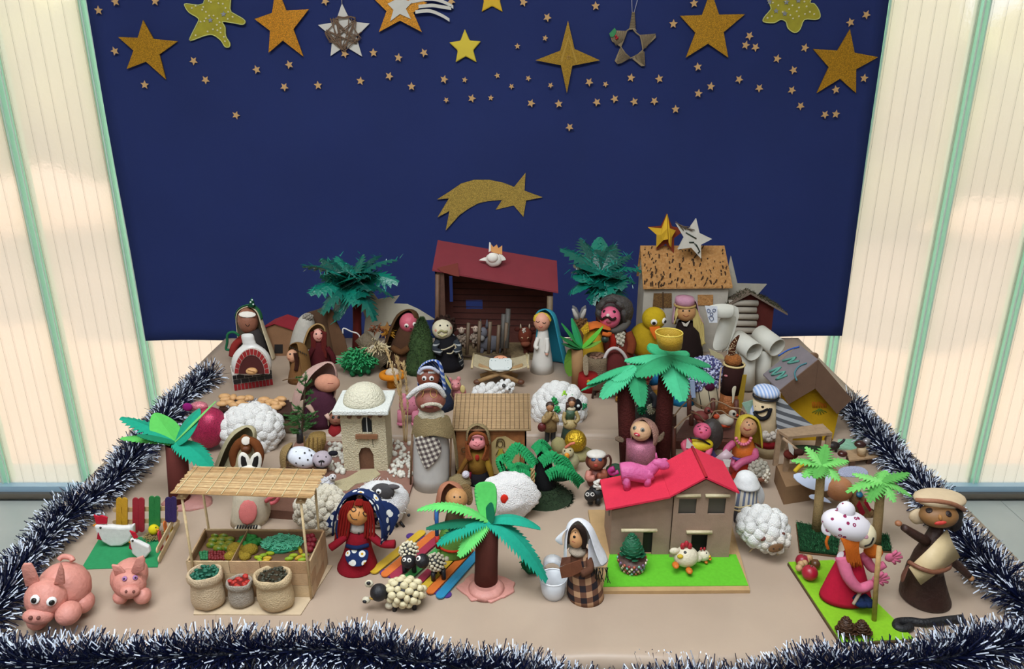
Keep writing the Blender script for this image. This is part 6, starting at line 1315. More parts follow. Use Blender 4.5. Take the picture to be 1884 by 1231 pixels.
for pts, w in (([(925, 868, -10), (918, 848, -8), (930, 842, -4), (945, 868, -12)], 9), ([(935, 840, 0), (950, 822, 0), (972, 838, -6), (985, 856, -10)], 12), ([(936, 864, -20), (955, 856, -22), (975, 864, -24)], 8), ([(930, 882, -24), (955, 872, -26), (985, 878, -28)], 12), ([(982, 828, -10), (996, 816, -12), (1010, 830, -14)], 11), ([(994, 850, -18), (1015, 838, -20), (1036, 858, -22), (1048, 868, -22)], 13), ([(1006, 874, -24), (1030, 864, -28), (1056, 876, -24), (1070, 890, -16)], 12), ([(1020, 842, 0), (1040, 848, 4), (1058, 880, -6)], 10), ([(950, 890, -20), (975, 900, -28), (985, 912, -30)], 9)): crinkle(pts, w)
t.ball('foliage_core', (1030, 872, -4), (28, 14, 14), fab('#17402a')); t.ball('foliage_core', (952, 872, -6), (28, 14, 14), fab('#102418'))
for k in range(3): t.tube('braided_rope', [(980+sin(i*1.6+k*2.1)*3, 862+i*6, -30-i*1.2+cos(i*1.6+k*2.1)*2) for i in range(10)], 1.7, fab('#a5875c'))
t = T('cotton_sheep', 'round white cotton sheep with a red nose right behind the front paper palm', 'sheep', 936, 948)
t.ball('wool', (938, 912, 0), (50, 38, 43), cotton('#f5f1ee'), lump=.22, lf=1.6, seed=6, seg=44); shreds(t, 'wool_fibres', (938, 912, 0), (49, 38, 42), 900, 9, .45, cotton('#f8f6f4'), 7)
t.ball('red_nose', (928, 918, t.dep((938, 912, 0), (54, 41, 46), (928, 918))), (7, 4, 9), fab('#d62c1c'))
t = T('green_lump', 'small dark green crepe bush on the kraft paper right of the front palm', 'bush', 976, 1056)
t.ball('core', (976, 1040, 0), (16, 14, 14), fab('#155232'), lump=.4, seg=24); shreds(t, 'crepe_shreds', (976, 1038, 0), (15, 13, 15), 160, 8, 1.6, fab('#1b6b42'), 9)
# ================================================================ middle right
t = T('glitter_doll', 'doll with big red lips, pink woollen hood and pink glitter tube dress', 'doll', 1178, 880)
t.lathe('lilac_tube', (1178, 1178), [(26, 880), (26, 845)], fab('#a583a8')); t.lathe('glitter_tube', (1179, 1179), [(28, 850), (27, 828), (26, 810)], mat('#b06a80', rough=.5, glit=1.8))
c = (1179, 793, -6); h = t.ball('head', c, (19, 18), clay('#d9ab84')); t.eyes(c, (19, 18), [(1168, 788), (1182, 792)], 4, h, white=paint('#8c8478'), col='#2c2a28'); t.spot('lips', c, (19, 18), (1172, 800), (6, 3.4), paint('#c03446'), h, th=1.6, rot=-.2); t.spot('teeth', c, (19, 18), (1172, 800), (3.6, 1.2), paint('#e6dcd6'), h, th=2.2)
t.hood('wool_hood', (1184, 790, 4), [(10, 773, 0), (20, 779, 1), (25, 792, 2), (25, 806, 2), (20, 816, 2)], fab('#b88a7c', bump=1, bscale=.5), gap=.95, face=-.45, solid=2.4)
for a in ([[(1150, 806, -10), (1134, 798, -6)], [(1152, 818, -12), (1126, 812, -8)]], [[(1205, 812, -10), (1226, 782, -4)], [(1204, 818, -12), (1224, 812, -8)]]): t.sheet('burlap_wing', a, fab('#86705c', bump=1, bscale=.6), solid=1.5, sub=1)
t = T('paper_box', 'dark green felt lump at the foot of the foam palms', 'felt lump', 1135, 886); t.ball('lump', (1135, 868, 8), (20, 16, 14), fab('#2e4a36'), lump=.3)
# clay boy and sheep
t = T('clay_shepherd', 'brown clay shepherd boy with white cap, blue glasses and crook', 'figurine', 1098, 900)
cb = clay('#8e4a34'); t.lathe('body', (1100, 1097), [(19, 900), (20, 884), (15, 868), (9, 860)], clay('#6b2f22')); c = (1097, 850, -4); h = t.ball('head', c, (15, 15), cb)
t.ball('hair', (1097, 848, 4), (20, 12, 18), clay('#5e2a1c')); t.ball('cap', (1097, 836, 0), (18, 14, 7), clay('#d6cfc4'))
for x in (1092, 1104): t.spot('glasses', c, (15, 15), (x, 846), (4.4, 3.6), mat('#2c4668', rough=.2), h, th=1.6)
t.spot('mouth', c, (15, 15), (1096, 857), (4, 3), clay('#a83a30'), h, th=1.4); t.tube('arm', [(1084, 868, -6), (1082, 880, -16), (1094, 880, -22)], 6, clay('#bd7868')); t.tube('arm', [(1110, 866, -6), (1112, 876, -16), (1100, 876, -22)], 6, cb); t.tube('crook', [(1118, 895, -10), (1120, 870, -10), (1124, 848, -10), (1120, 838, -10), (1114, 842, -10)], 2, clay('#4a2018'))
t = T('clay_sheep', 'small black clay sheep with white curled fleece beside the red-roofed house', 'sheep', 1093, 928)
t.ball('body', (1098, 905, 6), (15, 16, 14), clay('#151416')); c = (1086, 912, -8); h = t.ball('head', c, (11, 11), clay('#19171a'))
for k in range(7): a = k*.9; t.tube('fleece_curl', [(1102+10*cos(a), 892+8*sin(a), -2), (1105+6*cos(a+1), 890+6*sin(a+1), -6), (1101+9*cos(a+2), 893+7*sin(a+2), -4)], 3, clay('#d9d4ca'))
for x in (1081, 1090): t.mb('eye_ring', g_tube([t.loc(c, (11, 11, 11), (x+3*cos(q*.785), 910+3*sin(q*.785)))[0] for q in range(9)], 1, 5), clay('#d6d0c8'), h)
for x in (1086, 1100): t.tube('leg', [(x, 916, -4), (x, 927, -6)], 5, clay('#131214'), sm=False)
# girl in yellow top
t = T('clay_girl', 'pink-faced clay girl with black hair and yellow top behind the red roof', 'figurine', 1292, 856)
pkc = clay('#d95a7e'); t.lathe('purple_skirt', (1300, 1294), [(26, 856), (22, 840), (16, 822)], clay('#3c2f62')); t.ball('hair', (1308, 800, 6), (22, 18, 32), clay('#3a3230')); c = (1292, 794, -14); h = t.ball('head', c, (16, 16), pkc)
t.eyes(c, (16, 16), [(1288, 790), (1299, 792)], 1.4, h); t.spot('mouth', c, (16, 16), (1290, 796), (2.4, 1.4), clay('#a81c30'), h, th=1); t.curve_on('eyebrow', c, (16, 16), [(1284, 786), (1290, 784)], .7, BLK, h); t.curve_on('eyebrow', c, (16, 16), [(1296, 786), (1302, 789)], .7, BLK, h)
t.ball('yellow_top', (1289, 818, -16), (23, 12, 13), clay('#d6bd1e')); t.tube('black_trim', [(1270, 806, -22), (1288, 808, -28), (1306, 818, -24)], 1.8, BLK); t.tube('black_trim', [(1272, 826, -24), (1288, 832, -28), (1304, 832, -24)], 1.8, BLK)
t.tube('arm', [(1270, 812, -18), (1258, 818, -26), (1266, 834, -34)], 6, clay('#c04a62')); t.tube('arm', [(1306, 824, -16), (1300, 838, -30), (1284, 838, -38)], 6, pkc)
t.plate('paper_page', [(1264, 806), (1284, 830), (1262, 824)], 1, card('#cfc8c6'), d=-40)
# blonde in orange
t = T('clay_girl', 'blonde clay girl in orange top with pink bead necklace holding a page', 'figurine', 1370, 884)
t.lathe('red_skirt', (1370, 1368), [(30, 884), (27, 862), (18, 838)], clay('#a0281c')); t.lathe('orange_top', (1368, 1370), [(22, 846), (20, 822), (12, 802)], clay('#c9661e')); c = (1376, 787, -8); h = t.ball('head', c, (16, 17), clay('#b0805a'))
t.eyes(c, (16, 17), [(1375, 778), (1384, 781)], 1.3, h); t.curve_on('mouth', c, (16, 17), [(1369, 788), (1374, 792), (1381, 790)], 1, paint('#8e2a24'), h); t.spot('nose', c, (16, 17), (1378, 783), 1.3, BLK, h)
yh = clay('#b7a02e'); t.hood('hair', (1377, 790, 0), [(10, 768), (18, 772), (21, 786), (23, 806, 0), (24, 824, 0)], yh, gap=1.05, face=.1, solid=4)
for k in range(9): a = pi*(.08+.84*k/8); t.ball('bead', (1368+14*cos(a), 803+15*sin(a), -20), 3.1, clay('#cf6a80'), seg=8)
pa = clay('#b04c70'); t.tube('arm', [(1350, 815, -8), (1336, 830, -20), (1344, 850, -34), (1352, 852, -38)], 6.5, pa); t.tube('arm', [(1388, 828, -10), (1388, 842, -24), (1366, 850, -36), (1350, 862, -42)], 7, pa); t.tube('purple_belt', [(1346, 842, -16), (1362, 846, -24), (1380, 842, -18)], 3, clay('#4a2c70'))
t.sheet('open_page', [[(1336, 826, -36), (1350, 838, -44)], [(1316, 842, -38), (1332, 852, -46)]], mat('#b99fa6', rough=.4), solid=.8, sub=0); t.plate('red_book', [(1366, 846), (1388, 858), (1384, 880), (1344, 880)], 4, card('#b0301e'), d=-34); t.plate('paper_corner', [(1330, 846), (1345, 846), (1342, 860), (1334, 858)], 1, card('#d6d0cc'), d=-48)
t = T('crochet_sheep', 'small cream crochet sheep with brown face beside the white-hatted tube figure', 'sheep', 1402, 894)
t.bumps('curls', (1396, 864, 0), (16, 13, 16), 60, 4, fab('#cfc6b4', bump=1, bscale=1)); t.ball('face', (1402, 880, -10), (9, 7, 7), clay('#7a4a34')); t.bumps('forelock', (1409, 876, -12), (6, 5, 12), 20, 3, fab('#cfc6b4')); t.ball('foot', (1394, 889, -6), (7, 6, 4), clay('#5e3828'))
# white-hatted striped tube
t = T('striped_tube_figure', 'blue and cream striped tube figure with white hat and white veil', 'figurine', 1372, 972)
t.lathe('tube_body', (1370, 1372), [(21, 972), (21, 940), (20.5, 892)], pat('stripe', ['#5d6478', '#b9b0a0'], 8.2, 0, .45)); t.lathe('hat', (1374, 1374), [(24, 896), (25, 890), (20, 884), (18, 874), (8, 868), (1, 867)], fab('#dfdedd'), sub=1)
t.sheet('veil', [[(1388, 884, 0), (1400, 890, 8)], [(1392, 905, -8), (1410, 912, 6)], [(1396, 930, -10), (1404, 930, 4)]], fab('#dcdcdf'), solid=2)
for y in (932, 938): t.tube('cord_belt', [(1350, y, -8), (1362, y+2, -20), (1380, y-2, -20), (1390, y-4, -8)], 1.5, fab('#cdb78c'))
for x in (1371, 1376): t.spot('eye', (1372, 915, 0), (21, 21, 60), (x, 899), 1.1, BLK, th=.6)
t = T('cotton_sheep', 'cotton sheep with wooden button nose and toothpick legs right of the red-roofed house', 'sheep', 1408, 1018)
t.bumps('fleece', (1402, 968, 6), (38, 30, 28), 60, 12, cotton(), seed=9); c = (1420, 992, -14); h = t.bumps('head', c, (27, 22, 20), 40, 8, cotton('#ece4d8'), seed=4)
t.spot('eye', c, (34, 28, 27), (1405, 992), (5.5, 4), clay('#5e2a1e'), h, th=2, rot=.4, push=1); t.spot('eye', c, (34, 28, 27), (1440, 983), (3.5, 2.4), clay('#5e2a1e'), h, th=2, push=1)
n_ = t.spot('button_nose', c, (32, 26, 25), (1425, 1007), (14, 9), wood('#7d5a3a'), h, th=2.4, rot=.2, push=1)
for x in (1421, 1430): t.spot('button_hole', c, (32, 26, 25), (x, 1007), 1.4, BLK, h, th=2.6, push=2.6)
for a, b in (((1388, 1006, 0), (1378, 1016, 0)), ((1428, 1012, -10), (1431, 1021, -12))): t.tube('toothpick_leg', [a, b], 1.2, wood('#d6bf92'), sm=False)
# wooden stall
t = T('wooden_stall', 'pale wooden bench stall with a slanted rail and moss shelf', 'stall', 1490, 898)
pwd = wood('#a08468'); z0 = 0
t.flat('base_block', [(1446, 896), (1552, 880), (1530, 850), (1428, 854)], 36, card('#8c6d4f'), z=0); hb = 36
def SG(x, y, z): return t.G(x, y, z)
bx = [SG(1446, 896, 0), SG(1552, 880, 0), SG(1530, 850, 0), SG(1428, 854, 0)]
zt = t.P(1480, 806, 0).z
top = [SG(1450, 808, zt), SG(1531, 801, zt), SG(1513, 784, zt), SG(1429, 795, zt)]; t.poly('bench_top', top, (0, 0, 5), pwd)
for q, s_ in ((top[0], 1), (top[3], 1), (top[1], -1), (top[2], -1)): t.mb('post', g_box((q.x+s_*4, q.y+(3 if q in top[:2] else -3), (hb+zt)/2), (9, 5, zt-hb)), pwd, sm=False)
t.mb('shelf', g_box(((top[0].x+top[1].x)/2, (top[0].y+top[3].y)/2, hb+(zt-hb)*.5), (top[1].x-top[0].x-8, 20, 4)), pwd, sm=False); t.mb('moss_shelf', g_ball(((top[0].x+top[1].x)/2, (top[0].y+top[3].y)/2+2, hb+(zt-hb)*.5+5), (34, 9, 6), 20, 10, lump=.3), fab('#34402a', bump=1))
t.tube('slanted_rail', [(1440, 806, -14), (1478, 836, -34)], 2.6, pwd, sm=False); t.plate('paper_flag', [(1450, 815), (1461, 822), (1460, 838), (1452, 830)], 1, card('#c4c0b8'), d=-26); t.ball('rail_knob', (1470, 832, -32), (9, 7, 6), fab('#3a2018')); t.ball('dark_fruit', (1455, 836, -14), (13, 10, 9), fab('#5a2018'))
t = T('green_lace_mat', 'translucent mint foil mat at the foot of the yellow cardboard house', 'mat', 1575, 825); t.flat('foil_sheet', [(1540, 826), (1606, 828), (1580, 780), (1546, 760)], 1.2, mat('#8fc4a4', rough=.2, spec=.8, bump=.6, bscale=.1))
t = T('cat_figure', 'tiny dark brown cat with raised tail behind the wooden stall', 'cat', 1540, 832); t.ball('body', (1533, 820, 0), (12, 8, 8), clay('#241a18')); t.ball('head', (1524, 808, 0), (7, 6), clay('#4a2c24')); t.tube('tail', [(1542, 818, 0), (1550, 813, 0), (1554, 808, 0)], [3, 2.5, 2], clay('#2a2326'))
for x in (1526, 1538): t.tube('leg', [(x, 824, 0), (x, 831, 0)], 2.6, clay('#241a18'), sm=False)
t = T('low_board', 'small wooden board table carrying a walnut half and a cup', 'table', 1578, 862)
zt2 = t.P(1580, 845, 0).z; tp = [SG2 for SG2 in (t.G(1562, 850, 14), t.G(1616, 843, 14), t.G(1598, 824, 14), t.G(1556, 832, 14))]; t.poly('board', tp, (0, 0, 3), wood('#b59470'))
for q in (tp[0]+Vector((8, 4, 0)), tp[1]+Vector((-14, 4, 0)), tp[2]+Vector((-8, -4, 0)), tp[3]+Vector((6, -4, 0))): t.mb('leg', g_box((q.x, q.y, 7), (9, 5, 14)), wood('#5d4130'), sm=False)
b = T('nut_cup', 'small beige cup holding a glossy dark nut on the low board', 'cup', 1585, 838, z=t.z0+17*t.s); b.lathe('cup', 1585, [(7, 838), (8, 828), (8, 822)], clay('#c4a984')); b.ball('nut', (1583, 817, 0), (11, 8, 7), mat('#3a2220', rough=.2)); b.ball('silver_nut', (1594, 812, 0), (7, 6, 6), mat('#8f8d92', rough=.3, metal=.5))
b = T('walnut_half', 'glossy dark walnut half at the left end of the low board', 'walnut', 1554, 842, z=t.z0+17*t.s); b.ball('shell', (1550, 835, 0), (9, 7, 6), mat('#4a221e', rough=.25)); 
t = T('winged_doll', 'lying angel doll with wooden ball head, paper wings and lace skirt', 'doll', 1560, 942)
pw2 = mat('#c3cbe0', rough=.8)
t.sheet('wing', [[(1453, 870, 20), (1480, 868, 20), (1506, 866, 20), (1530, 868, 16)], [(1462, 886, 8), (1484, 890, 4), (1508, 888, 2), (1532, 888, 0)], [(1488, 900, 0), (1506, 905, -2), (1520, 906, -4), (1534, 902, -6)]], pw2, solid=1, sub=1)
t.sheet('wing', [[(1484, 910, 0), (1500, 908, 2), (1516, 912, 0)], [(1490, 920, -4), (1512, 922, -6), (1542, 932, -8)]], pw2, solid=1, sub=1)
t.ball('wooden_head', (1545, 900, 0), (24, 22, 22), wood('#b5784e', var=.1)); t.tube('yellow_petal', [(1462, 868, 26), (1474, 856, 28), (1490, 852, 26)], 4, card('#cfae2c')); t.tube('yellow_petal', [(1475, 870, 26), (1500, 872, 20), (1520, 866, 18)], 4, card('#cfae2c'))
t.sheet('lace_skirt', [[(1538, 862, 30), (1566, 854, 34), (1596, 860, 30)], [(1540, 878, 14), (1570, 880, 12), (1604, 878, 14)]], mat('#b9bcd6', rough=.9, bump=1, bscale=.6), solid=3, sub=2)
t.lathe('burlap_body', (1590, 1572), [(20, 958), (19, 940), (15, 918), (10, 900)], fab('#9c7850', bump=1, bscale=.6)); t.spot('blue_eye', (1578, 915, -4), (14, 14), (1581, 911), 6, paint('#155a78'), th=2, push=2)
for a in ([(1582, 922), (1592, 944), (1586, 950), (1576, 932)], [(1594, 920), (1604, 938), (1600, 942), (1590, 926)]): t.plate('red_ribbon', a, 2.5, fab('#9a1a2c'), d=-24)
# small green foam palms
lg = [fab('#76c765', bump=.08), fab('#86d474', bump=.08), fab('#5da650', bump=.08)]
def small_palm(label, bx, by, tx, ty, leaves, mosspoly, mh):
    t = T('small_palm', label, 'palm tree', bx, by)
    t.lathe('trunk', (bx, tx), [(9, by-2), (8, (by+ty)/2), (7.4, ty)], fab('#b69a6c', bump=.6, bscale=.5))
    for k, (x, y, d, w, a) in enumerate(leaves): t.frond('leaf', (tx+1, ty-24+18, 0), (x, y, d), w, lg[k % 3], arch=a, n=8, teeth=.8, fold=.15, th=1.2)
    P = [t.G(*q) for q in mosspoly]; t.poly('card_base', [p+Vector((0, 0, 3)) for p in P], (0, 0, -3), card('#6b4a30')); rr = random.Random(bx); mb = MB(); C = sum(P, Vector())/len(P)
    t.poly('moss_mat', [p*.98+C*.02+Vector((0, 0, mh)) for p in P], (0, 0, 3-mh), fab('#1d4a2a', bump=1), bev=2)
    for k in range(700):
        a, b, c_ = rr.choice([(0, 1, 2), (0, 2, 3)]); u, v = rr.random(), rr.random()
        if u+v > 1: u, v = 1-u, 1-v
        p = P[a]+(P[b]-P[a])*u+(P[c_]-P[a])*v+Vector((0, 0, mh)); d = Vector((rr.uniform(-1, 1), rr.uniform(-1, 1), rr.uniform(0, 1.2)))*5; w = d.cross(Vector((0, 1, .5))).normalized()*.8; n = len(mb.V); mb.V += [p-w, p+w, p+d]; mb.F.append((n, n+1, n+2)); mb.sm.append(False)
    tag(mb.build('moss_strands', mat('#27663a', rough=.9), t.o), kind='stuff')
small_palm('light green foam palm on a moss base, nearer the wooden stall', 1502, 982, 1511, 862, [(1456, 848, 4, 11, .1), (1482, 822, 26, 12, .05), (1520, 818, 30, 12, .05), (1560, 848, 6, 12, .16), (1545, 884, -26, 14, .12), (1500, 880, -36, 13, .1), (1478, 878, -24, 11, .12)], [(1470, 1018), (1540, 1026), (1546, 985), (1464, 966)], 9)
small_palm('light green foam palm right behind the girl in red', 1611, 1006, 1621, 892, [(1557, 906, -10, 11, .16), (1568, 872, 20, 11, .05), (1672, 870, 20, 11, .05), (1676, 912, -8, 12, .16), (1646, 924, -30, 12, .14), (1598, 924, -32, 12, .12), (1630, 866, 34, 11, .03)], [(1596, 1016), (1640, 1018), (1634, 990), (1600, 988)], 8)
# ================================================================ front of the table
# chicken run
t = T('chicken_run', 'green card chicken run fenced with coloured lolly sticks', 'chicken run', 222, 1046)
t.flat('green_card', [(149, 1047), (290, 1043), (300, 988), (184, 988)], 2.5, fab('#2e8a56', bump=.1)); pr = wood('#c9a878')
def stick(name, a, b, w, m, th=2.4, facing=(0, -1, 0)):
    A, B_ = Vector(a), Vector(b); d = (B_-A); L = d.length; d.normalize(); n = Vector(facing); s = d.cross(n).normalized(); n = s.cross(d).normalized()
    P = []
    for i in range(7): q = -pi/2+pi*i/6; P.append(B_+s*sin(q)*w+d*(cos(q)*w-w))
    for i in range(7): q = pi/2+pi*i/6; P.append(A+s*sin(q)*w+d*(w+cos(q)*w))
    return t.mb(name, g_ext(P, n*th), m, sm=False)
yb = t.G(240, 988).y-0; W3 = lambda x, y, d: t.P(x, y, d)
for x in (208, 0): pass
for y in (938, 960): stick('rail', W3(208, y, yb+3), W3(328, y-4, yb+3), 4.6, pr)
for x, c_, y0, y1 in ((220, '#c49420', 974, 915), (230, '#c49420', 974, 915), (250, '#9a1c2c', 980, 915), (261, '#9a1c2c', 978, 915), (280, '#247a3c', 972, 912), (290, '#247a3c', 970, 912), (310, '#2f1e58', 960, 914), (320, '#2f1e58', 960, 913)): stick('lolly_stick', W3(x, y0, yb-2), W3(x, y1, yb-2), 5.6, wood(c_, var=.1))
g0, g1 = t.G(294, 1040), t.G(332, 966)
for z0, w in ((9, 6), (30, 5.5)): stick('side_plank', g0+Vector((0, 0, z0)), g1+Vector((0, 0, z0)), w, wood('#cdb58a'), facing=(-1, 0, 0))
for f, c_ in ((.25, '#b0243c'), (.5, '#c9661e'), (.72, '#c9a11e')): p = g0.lerp(g1, f)+Vector((-3, 0, 0)); stick('lolly_stick', p, p+Vector((0, 0, 52)), 5, wood(c_, var=.1), facing=(-1, 0, 0))
def card_hen(label, bx, by, body, comb, beak, eye, wattle, th):
    h = T('hen_figure', label, 'hen', bx, by, z=TZ+.002); wm_ = fab('#dcdad6', bump=.1)
    P = [h.P(x, y, 0) for x, y in body]; b = h.mb('body', g_ext([p+Vector((0, -th/2, 0)) for p in P], (0, th, 0)), wm_, sm=False, bev=th*.3); h.plate('comb', comb, 3, fab('#c01f34'), d=-1.5); h.plate('beak', beak, 3, fab('#d9862c'), d=-2); h.plate('wattle', wattle, 3, fab('#b01c34'), d=-1.5-th/2); h.ball('eye', (eye[0], eye[1], -th/2), 2, BLK, seg=10); return h
card_hen('large white half-moon card hen with red comb in the chicken run', 212, 1004, [(175, 964), (200, 966), (225, 968), (240, 967), (248, 963), (248, 980), (240, 994), (226, 1002), (206, 1003), (190, 994), (180, 980)], [(172, 948), (180, 951), (186, 949), (197, 953), (196, 964), (177, 964)], [(170, 967), (177, 964), (178, 972)], (185, 971), [(180, 980), (186, 994), (178, 992)], 12)
card_hen('small white card hen pecking at the front of the chicken run', 258, 1026, [(240, 990), (250, 992), (266, 1000), (275, 1004), (278, 1014), (270, 1024), (256, 1026), (244, 1016)], [(238, 977), (248, 981), (253, 990), (246, 991)], [(236, 998), (241, 994), (242, 1001)], (244, 995), [(238, 1002), (242, 1012), (237, 1009)], 9)
b = T('chick_figure', 'yellow pompom chick on a straw nest in the chicken run corner', 'chick', 284, 990, z=TZ+.002); shreds(b, 'straw_nest', (284, 986, 0), (16, 12, 4), 140, 10, .8, mat('#8a7446', rough=1), 2, flat=.3); h = b.ball('body', (283, 974, 0), 9.5, fab('#d6c31e')); b.ball('beak', (290, 975, -7), (2.6, 2, 2), clay('#d9761c'), seg=8); b.spot('eye', (283, 974, 0), 9.5, (286, 971), 1.3, BLK, h)
# pigs
pg = clay('#cf8a7c', bump=.35, bscale=.12)
t = T('pig_figure', 'large pink clay pig with googly eyes at the front left corner', 'pig', 100, 1150)
t.ball('body', (118, 1080, 34), (46, 44, 46), pg, lump=.04); c = (86, 1100, -6); h = t.ball('head', c, (36, 34, 36), pg, lump=.04); t.eyes(c, (37, 35, 37), [(69, 1104), (95, 1107)], 8.5, h, white=paint('#e9e6e2'), pup=.58)
sn = t.loc(c, (36, 34, 36), (79, 1131))[0]; V_ = t.V; vf = g_ball((0, 0, 0), 1, 20, 12); M3 = Matrix((t.R*25, t.U*15, V_*15)).transposed(); t.mb('snout', ([sn+M3 @ v for v in vf[0]], vf[1]), pg, h)
for x in (68, 80): t.mb('nostril', ([sn+t.R*(x-79)*1.0+t.U*-3+V_*14+Matrix((t.R*3.6, t.U*3.6, V_*2)).transposed() @ v for v in vf[0]], vf[1]), clay('#6b3a30'), h)
def ear(pts, th=5, d=-8): t.plate('ear', pts, th, pg, d=d, parent=h, sm=True, bev=1.6)
ear([(46, 1080), (38, 1046), (42, 1038), (56, 1038), (64, 1052), (72, 1074), (60, 1080)]); ear([(98, 1076), (106, 1048), (110, 1036), (116, 1052), (118, 1076)])
for x, y, d, r in ((126, 1128, -20, 21), (70, 1140, -12, 18), (152, 1108, 26, 20), (96, 1122, 40, 18)): t.ball('leg', (x, y, d), (r, r*1.1, r*.95), pg, lump=.06)
t.tube('curly_tail', [(108, 1030, 50), (116, 1024, 54), (130, 1026, 52), (134, 1032, 48)], 5, pg)
t = T('pig_figure', 'smaller pink clay pig with purple-ringed eyes', 'pig', 240, 1110)
t.ball('body', (238, 1060, 30), (31, 38, 31), pg, lump=.05); c = (238, 1074, -4); h = t.ball('head', c, (29, 24, 28), pg, lump=.05); t.eyes(c, (30, 25, 29), [(229, 1066), (246, 1064)], 4.5, h, white=clay('#9a6a9c'), pup=.4)
sn = t.loc(c, (29, 24, 28), (241, 1087))[0]; M3 = Matrix((t.R*17, t.U*11, t.V*11)).transposed(); t.mb('snout', ([sn+M3 @ v for v in vf[0]], vf[1]), pg, h)
for x in (235, 247): t.mb('nostril', ([sn+t.R*(x-241)+t.U*-1+t.V*10+Matrix((t.R*2.4, t.U*2.8, t.V*2)).transposed() @ v for v in vf[0]], vf[1]), clay('#6b3a30'), h)
ear([(212, 1064), (204, 1040), (218, 1042), (230, 1054)], d=-10); ear([(240, 1052), (250, 1028), (262, 1024), (266, 1032), (264, 1050), (250, 1058)], d=-10)
for x, y, d, r in ((222, 1098, -14, 13), (262, 1096, -12, 15), (226, 1092, 36, 13), (258, 1090, 36, 13)): t.ball('leg', (x, y, d), r, pg, lump=.08)
# market stall
t = T('market_stall', 'wooden market stall with bamboo mat roof on four thin posts', 'stall', 470, 1112)
t.flat('base_card', [(356, 1130), (553, 1131), (612, 1040), (372, 1036)], 2.5, card('#c9b394')); base = 2.5
fl, frr = t.G(353, 1098, base), t.G(577, 1099, base); br, bl_ = t.G(604, 1036, base), t.G(386, 1034, base); hz = t.P(460, 1033, fl.y).z-base
wdm = wood('#b8926a', scale=.05); wds = [wood('#c9a67e', scale=.05), wood('#b8926a', scale=.05), wood('#d0b48c', scale=.05)]
up = lambda p, z: p+Vector((0, 0, z))
rr = random.Random(3)
for A, B_, off in ((fl, frr, Vector((0, 3, 0))), (frr, br, Vector((-3, 0, 0))), (fl, bl_, Vector((3, 0, 0))), (bl_, br, Vector((0, -3, 0)))):
    t.poly('inner_wall', [A+off, B_+off, up(B_+off, hz*.96), up(A+off, hz*.96)], off.normalized()*.8, card('#8c6a4c'))
    for r_ in range(3):
        z0, z1 = hz*r_/3+.4, hz*(r_+1)/3-.4; cut = [0, .32+rr.uniform(-.1, .1), .68+rr.uniform(-.1, .1), 1]
        for i in range(3): a, b = A.lerp(B_, cut[i]+.002), A.lerp(B_, cut[i+1]-.002); t.poly('plank', [up(a, z0), up(b, z0), up(b, z1), up(a, z1)], off, wds[(r_+i) % 3])
zp = hz*.74; t.poly('tray', [up(p, zp) for p in (fl+Vector((4, 4, 0)), frr+Vector((-4, 4, 0)), br+Vector((-4, -4, 0)), bl_+Vector((4, -4, 0)))], (0, 0, 2), card('#7d6048'))
for f in (.36,): a, b = fl.lerp(frr, f), bl_.lerp(br, f); t.poly('divider', [up(a, zp), up(b, zp), up(b, hz), up(a, hz)], (1.5, 0, 0), card('#a98a66'))
posts = [((352, 1034), (334, 911)), ((565, 1031), (553, 919)), ((586, 978), (580, 900)), ((384, 974), (372, 898))]; tops = []
for (x0, y0), (x1, y1), dd in ((posts[0][0], posts[0][1], fl.y-3), (posts[1][0], posts[1][1], frr.y-3), (posts[2][0], posts[2][1], br.y), (posts[3][0], posts[3][1], bl_.y)):
    b = t.P(x0, y0, dd); tp_ = t.P(x1, y1, dd); t.mb('post', g_tube([Vector((b.x, b.y, base)), tp_], 2.4, 8), wood('#d6bb8e')); tops.append(tp_)
A, B_, C_, D_ = t.P(314, 908, fl.y-14), t.P(573, 917, frr.y-14), t.P(601, 865, br.y+8), t.P(356, 859, bl_.y+8)
ns = 30
bm = [wood('#c7a273'), wood('#b48c5c'), wood('#d3b384')]
for i in range(ns):
    f0, f1 = i/ns, (i+.86)/ns; a0, a1, b0, b1 = A.lerp(D_, f0), A.lerp(D_, f1), B_.lerp(C_, f0), B_.lerp(C_, f1); j = rr.uniform(-2.5, 2.5); dx = Vector((j, 0, rr.uniform(-.3, .3)))
    t.poly('bamboo_slat', [a0+dx, b0+dx, b1+dx, a1+dx], (0, 0, 1.6), bm[rr.randrange(3)])
for i in range(9):
    f = (i+.35)/9.3; a, b = A.lerp(B_, f), D_.lerp(C_, f); t.mb('cord', g_tube([a+Vector((0, 0, 2.6)), b+Vector((0, 0, 2.6))], .7, 5), fab('#d9cba0'))
for q in (tops[0], tops[1]): t.mb('bracket', g_box(q+Vector((0, 6, -4)), (16, 20, 4)), wood('#b8966a'), sm=False)
ztray = t.z0+(zp+2)*t.s
SF = lambda x, y: t.G(x, y, zp+2)
def prod(name, label, x, y, r, m, lump=0, sd=0, grp=None, lift=0, rz=0.):
    r = tuple(q*(1.22 if name != 'lettuce' else 1) for q in r)
    w = at(x, y, ztray+r[2]*t.s*.9+lift*t.s); o = empty(name, w); o.scale = (t.s,)*3; tag(o, label, 'produce', grp); R = Euler((0, 0, rz)).to_matrix(); v, f = g_ball((0, 0, 0), r, 14, 9, lump=lump, seed=sd); MB().add(([R @ q for q in v], f)).build('flesh', m, o); return o
mg = mat('#a58d1c', rough=.35, col2='#2e7a24', scale=.09, var=.5); ml = ['back left mango in the stall', 'back right mango in the stall', 'second-row left mango', 'second-row middle mango', 'second-row right mango at the divider', 'third-row left mango, the yellowest', 'third-row middle mango', 'third-row right mango', 'front left mango above the red berries', 'front right mango above the red berries']
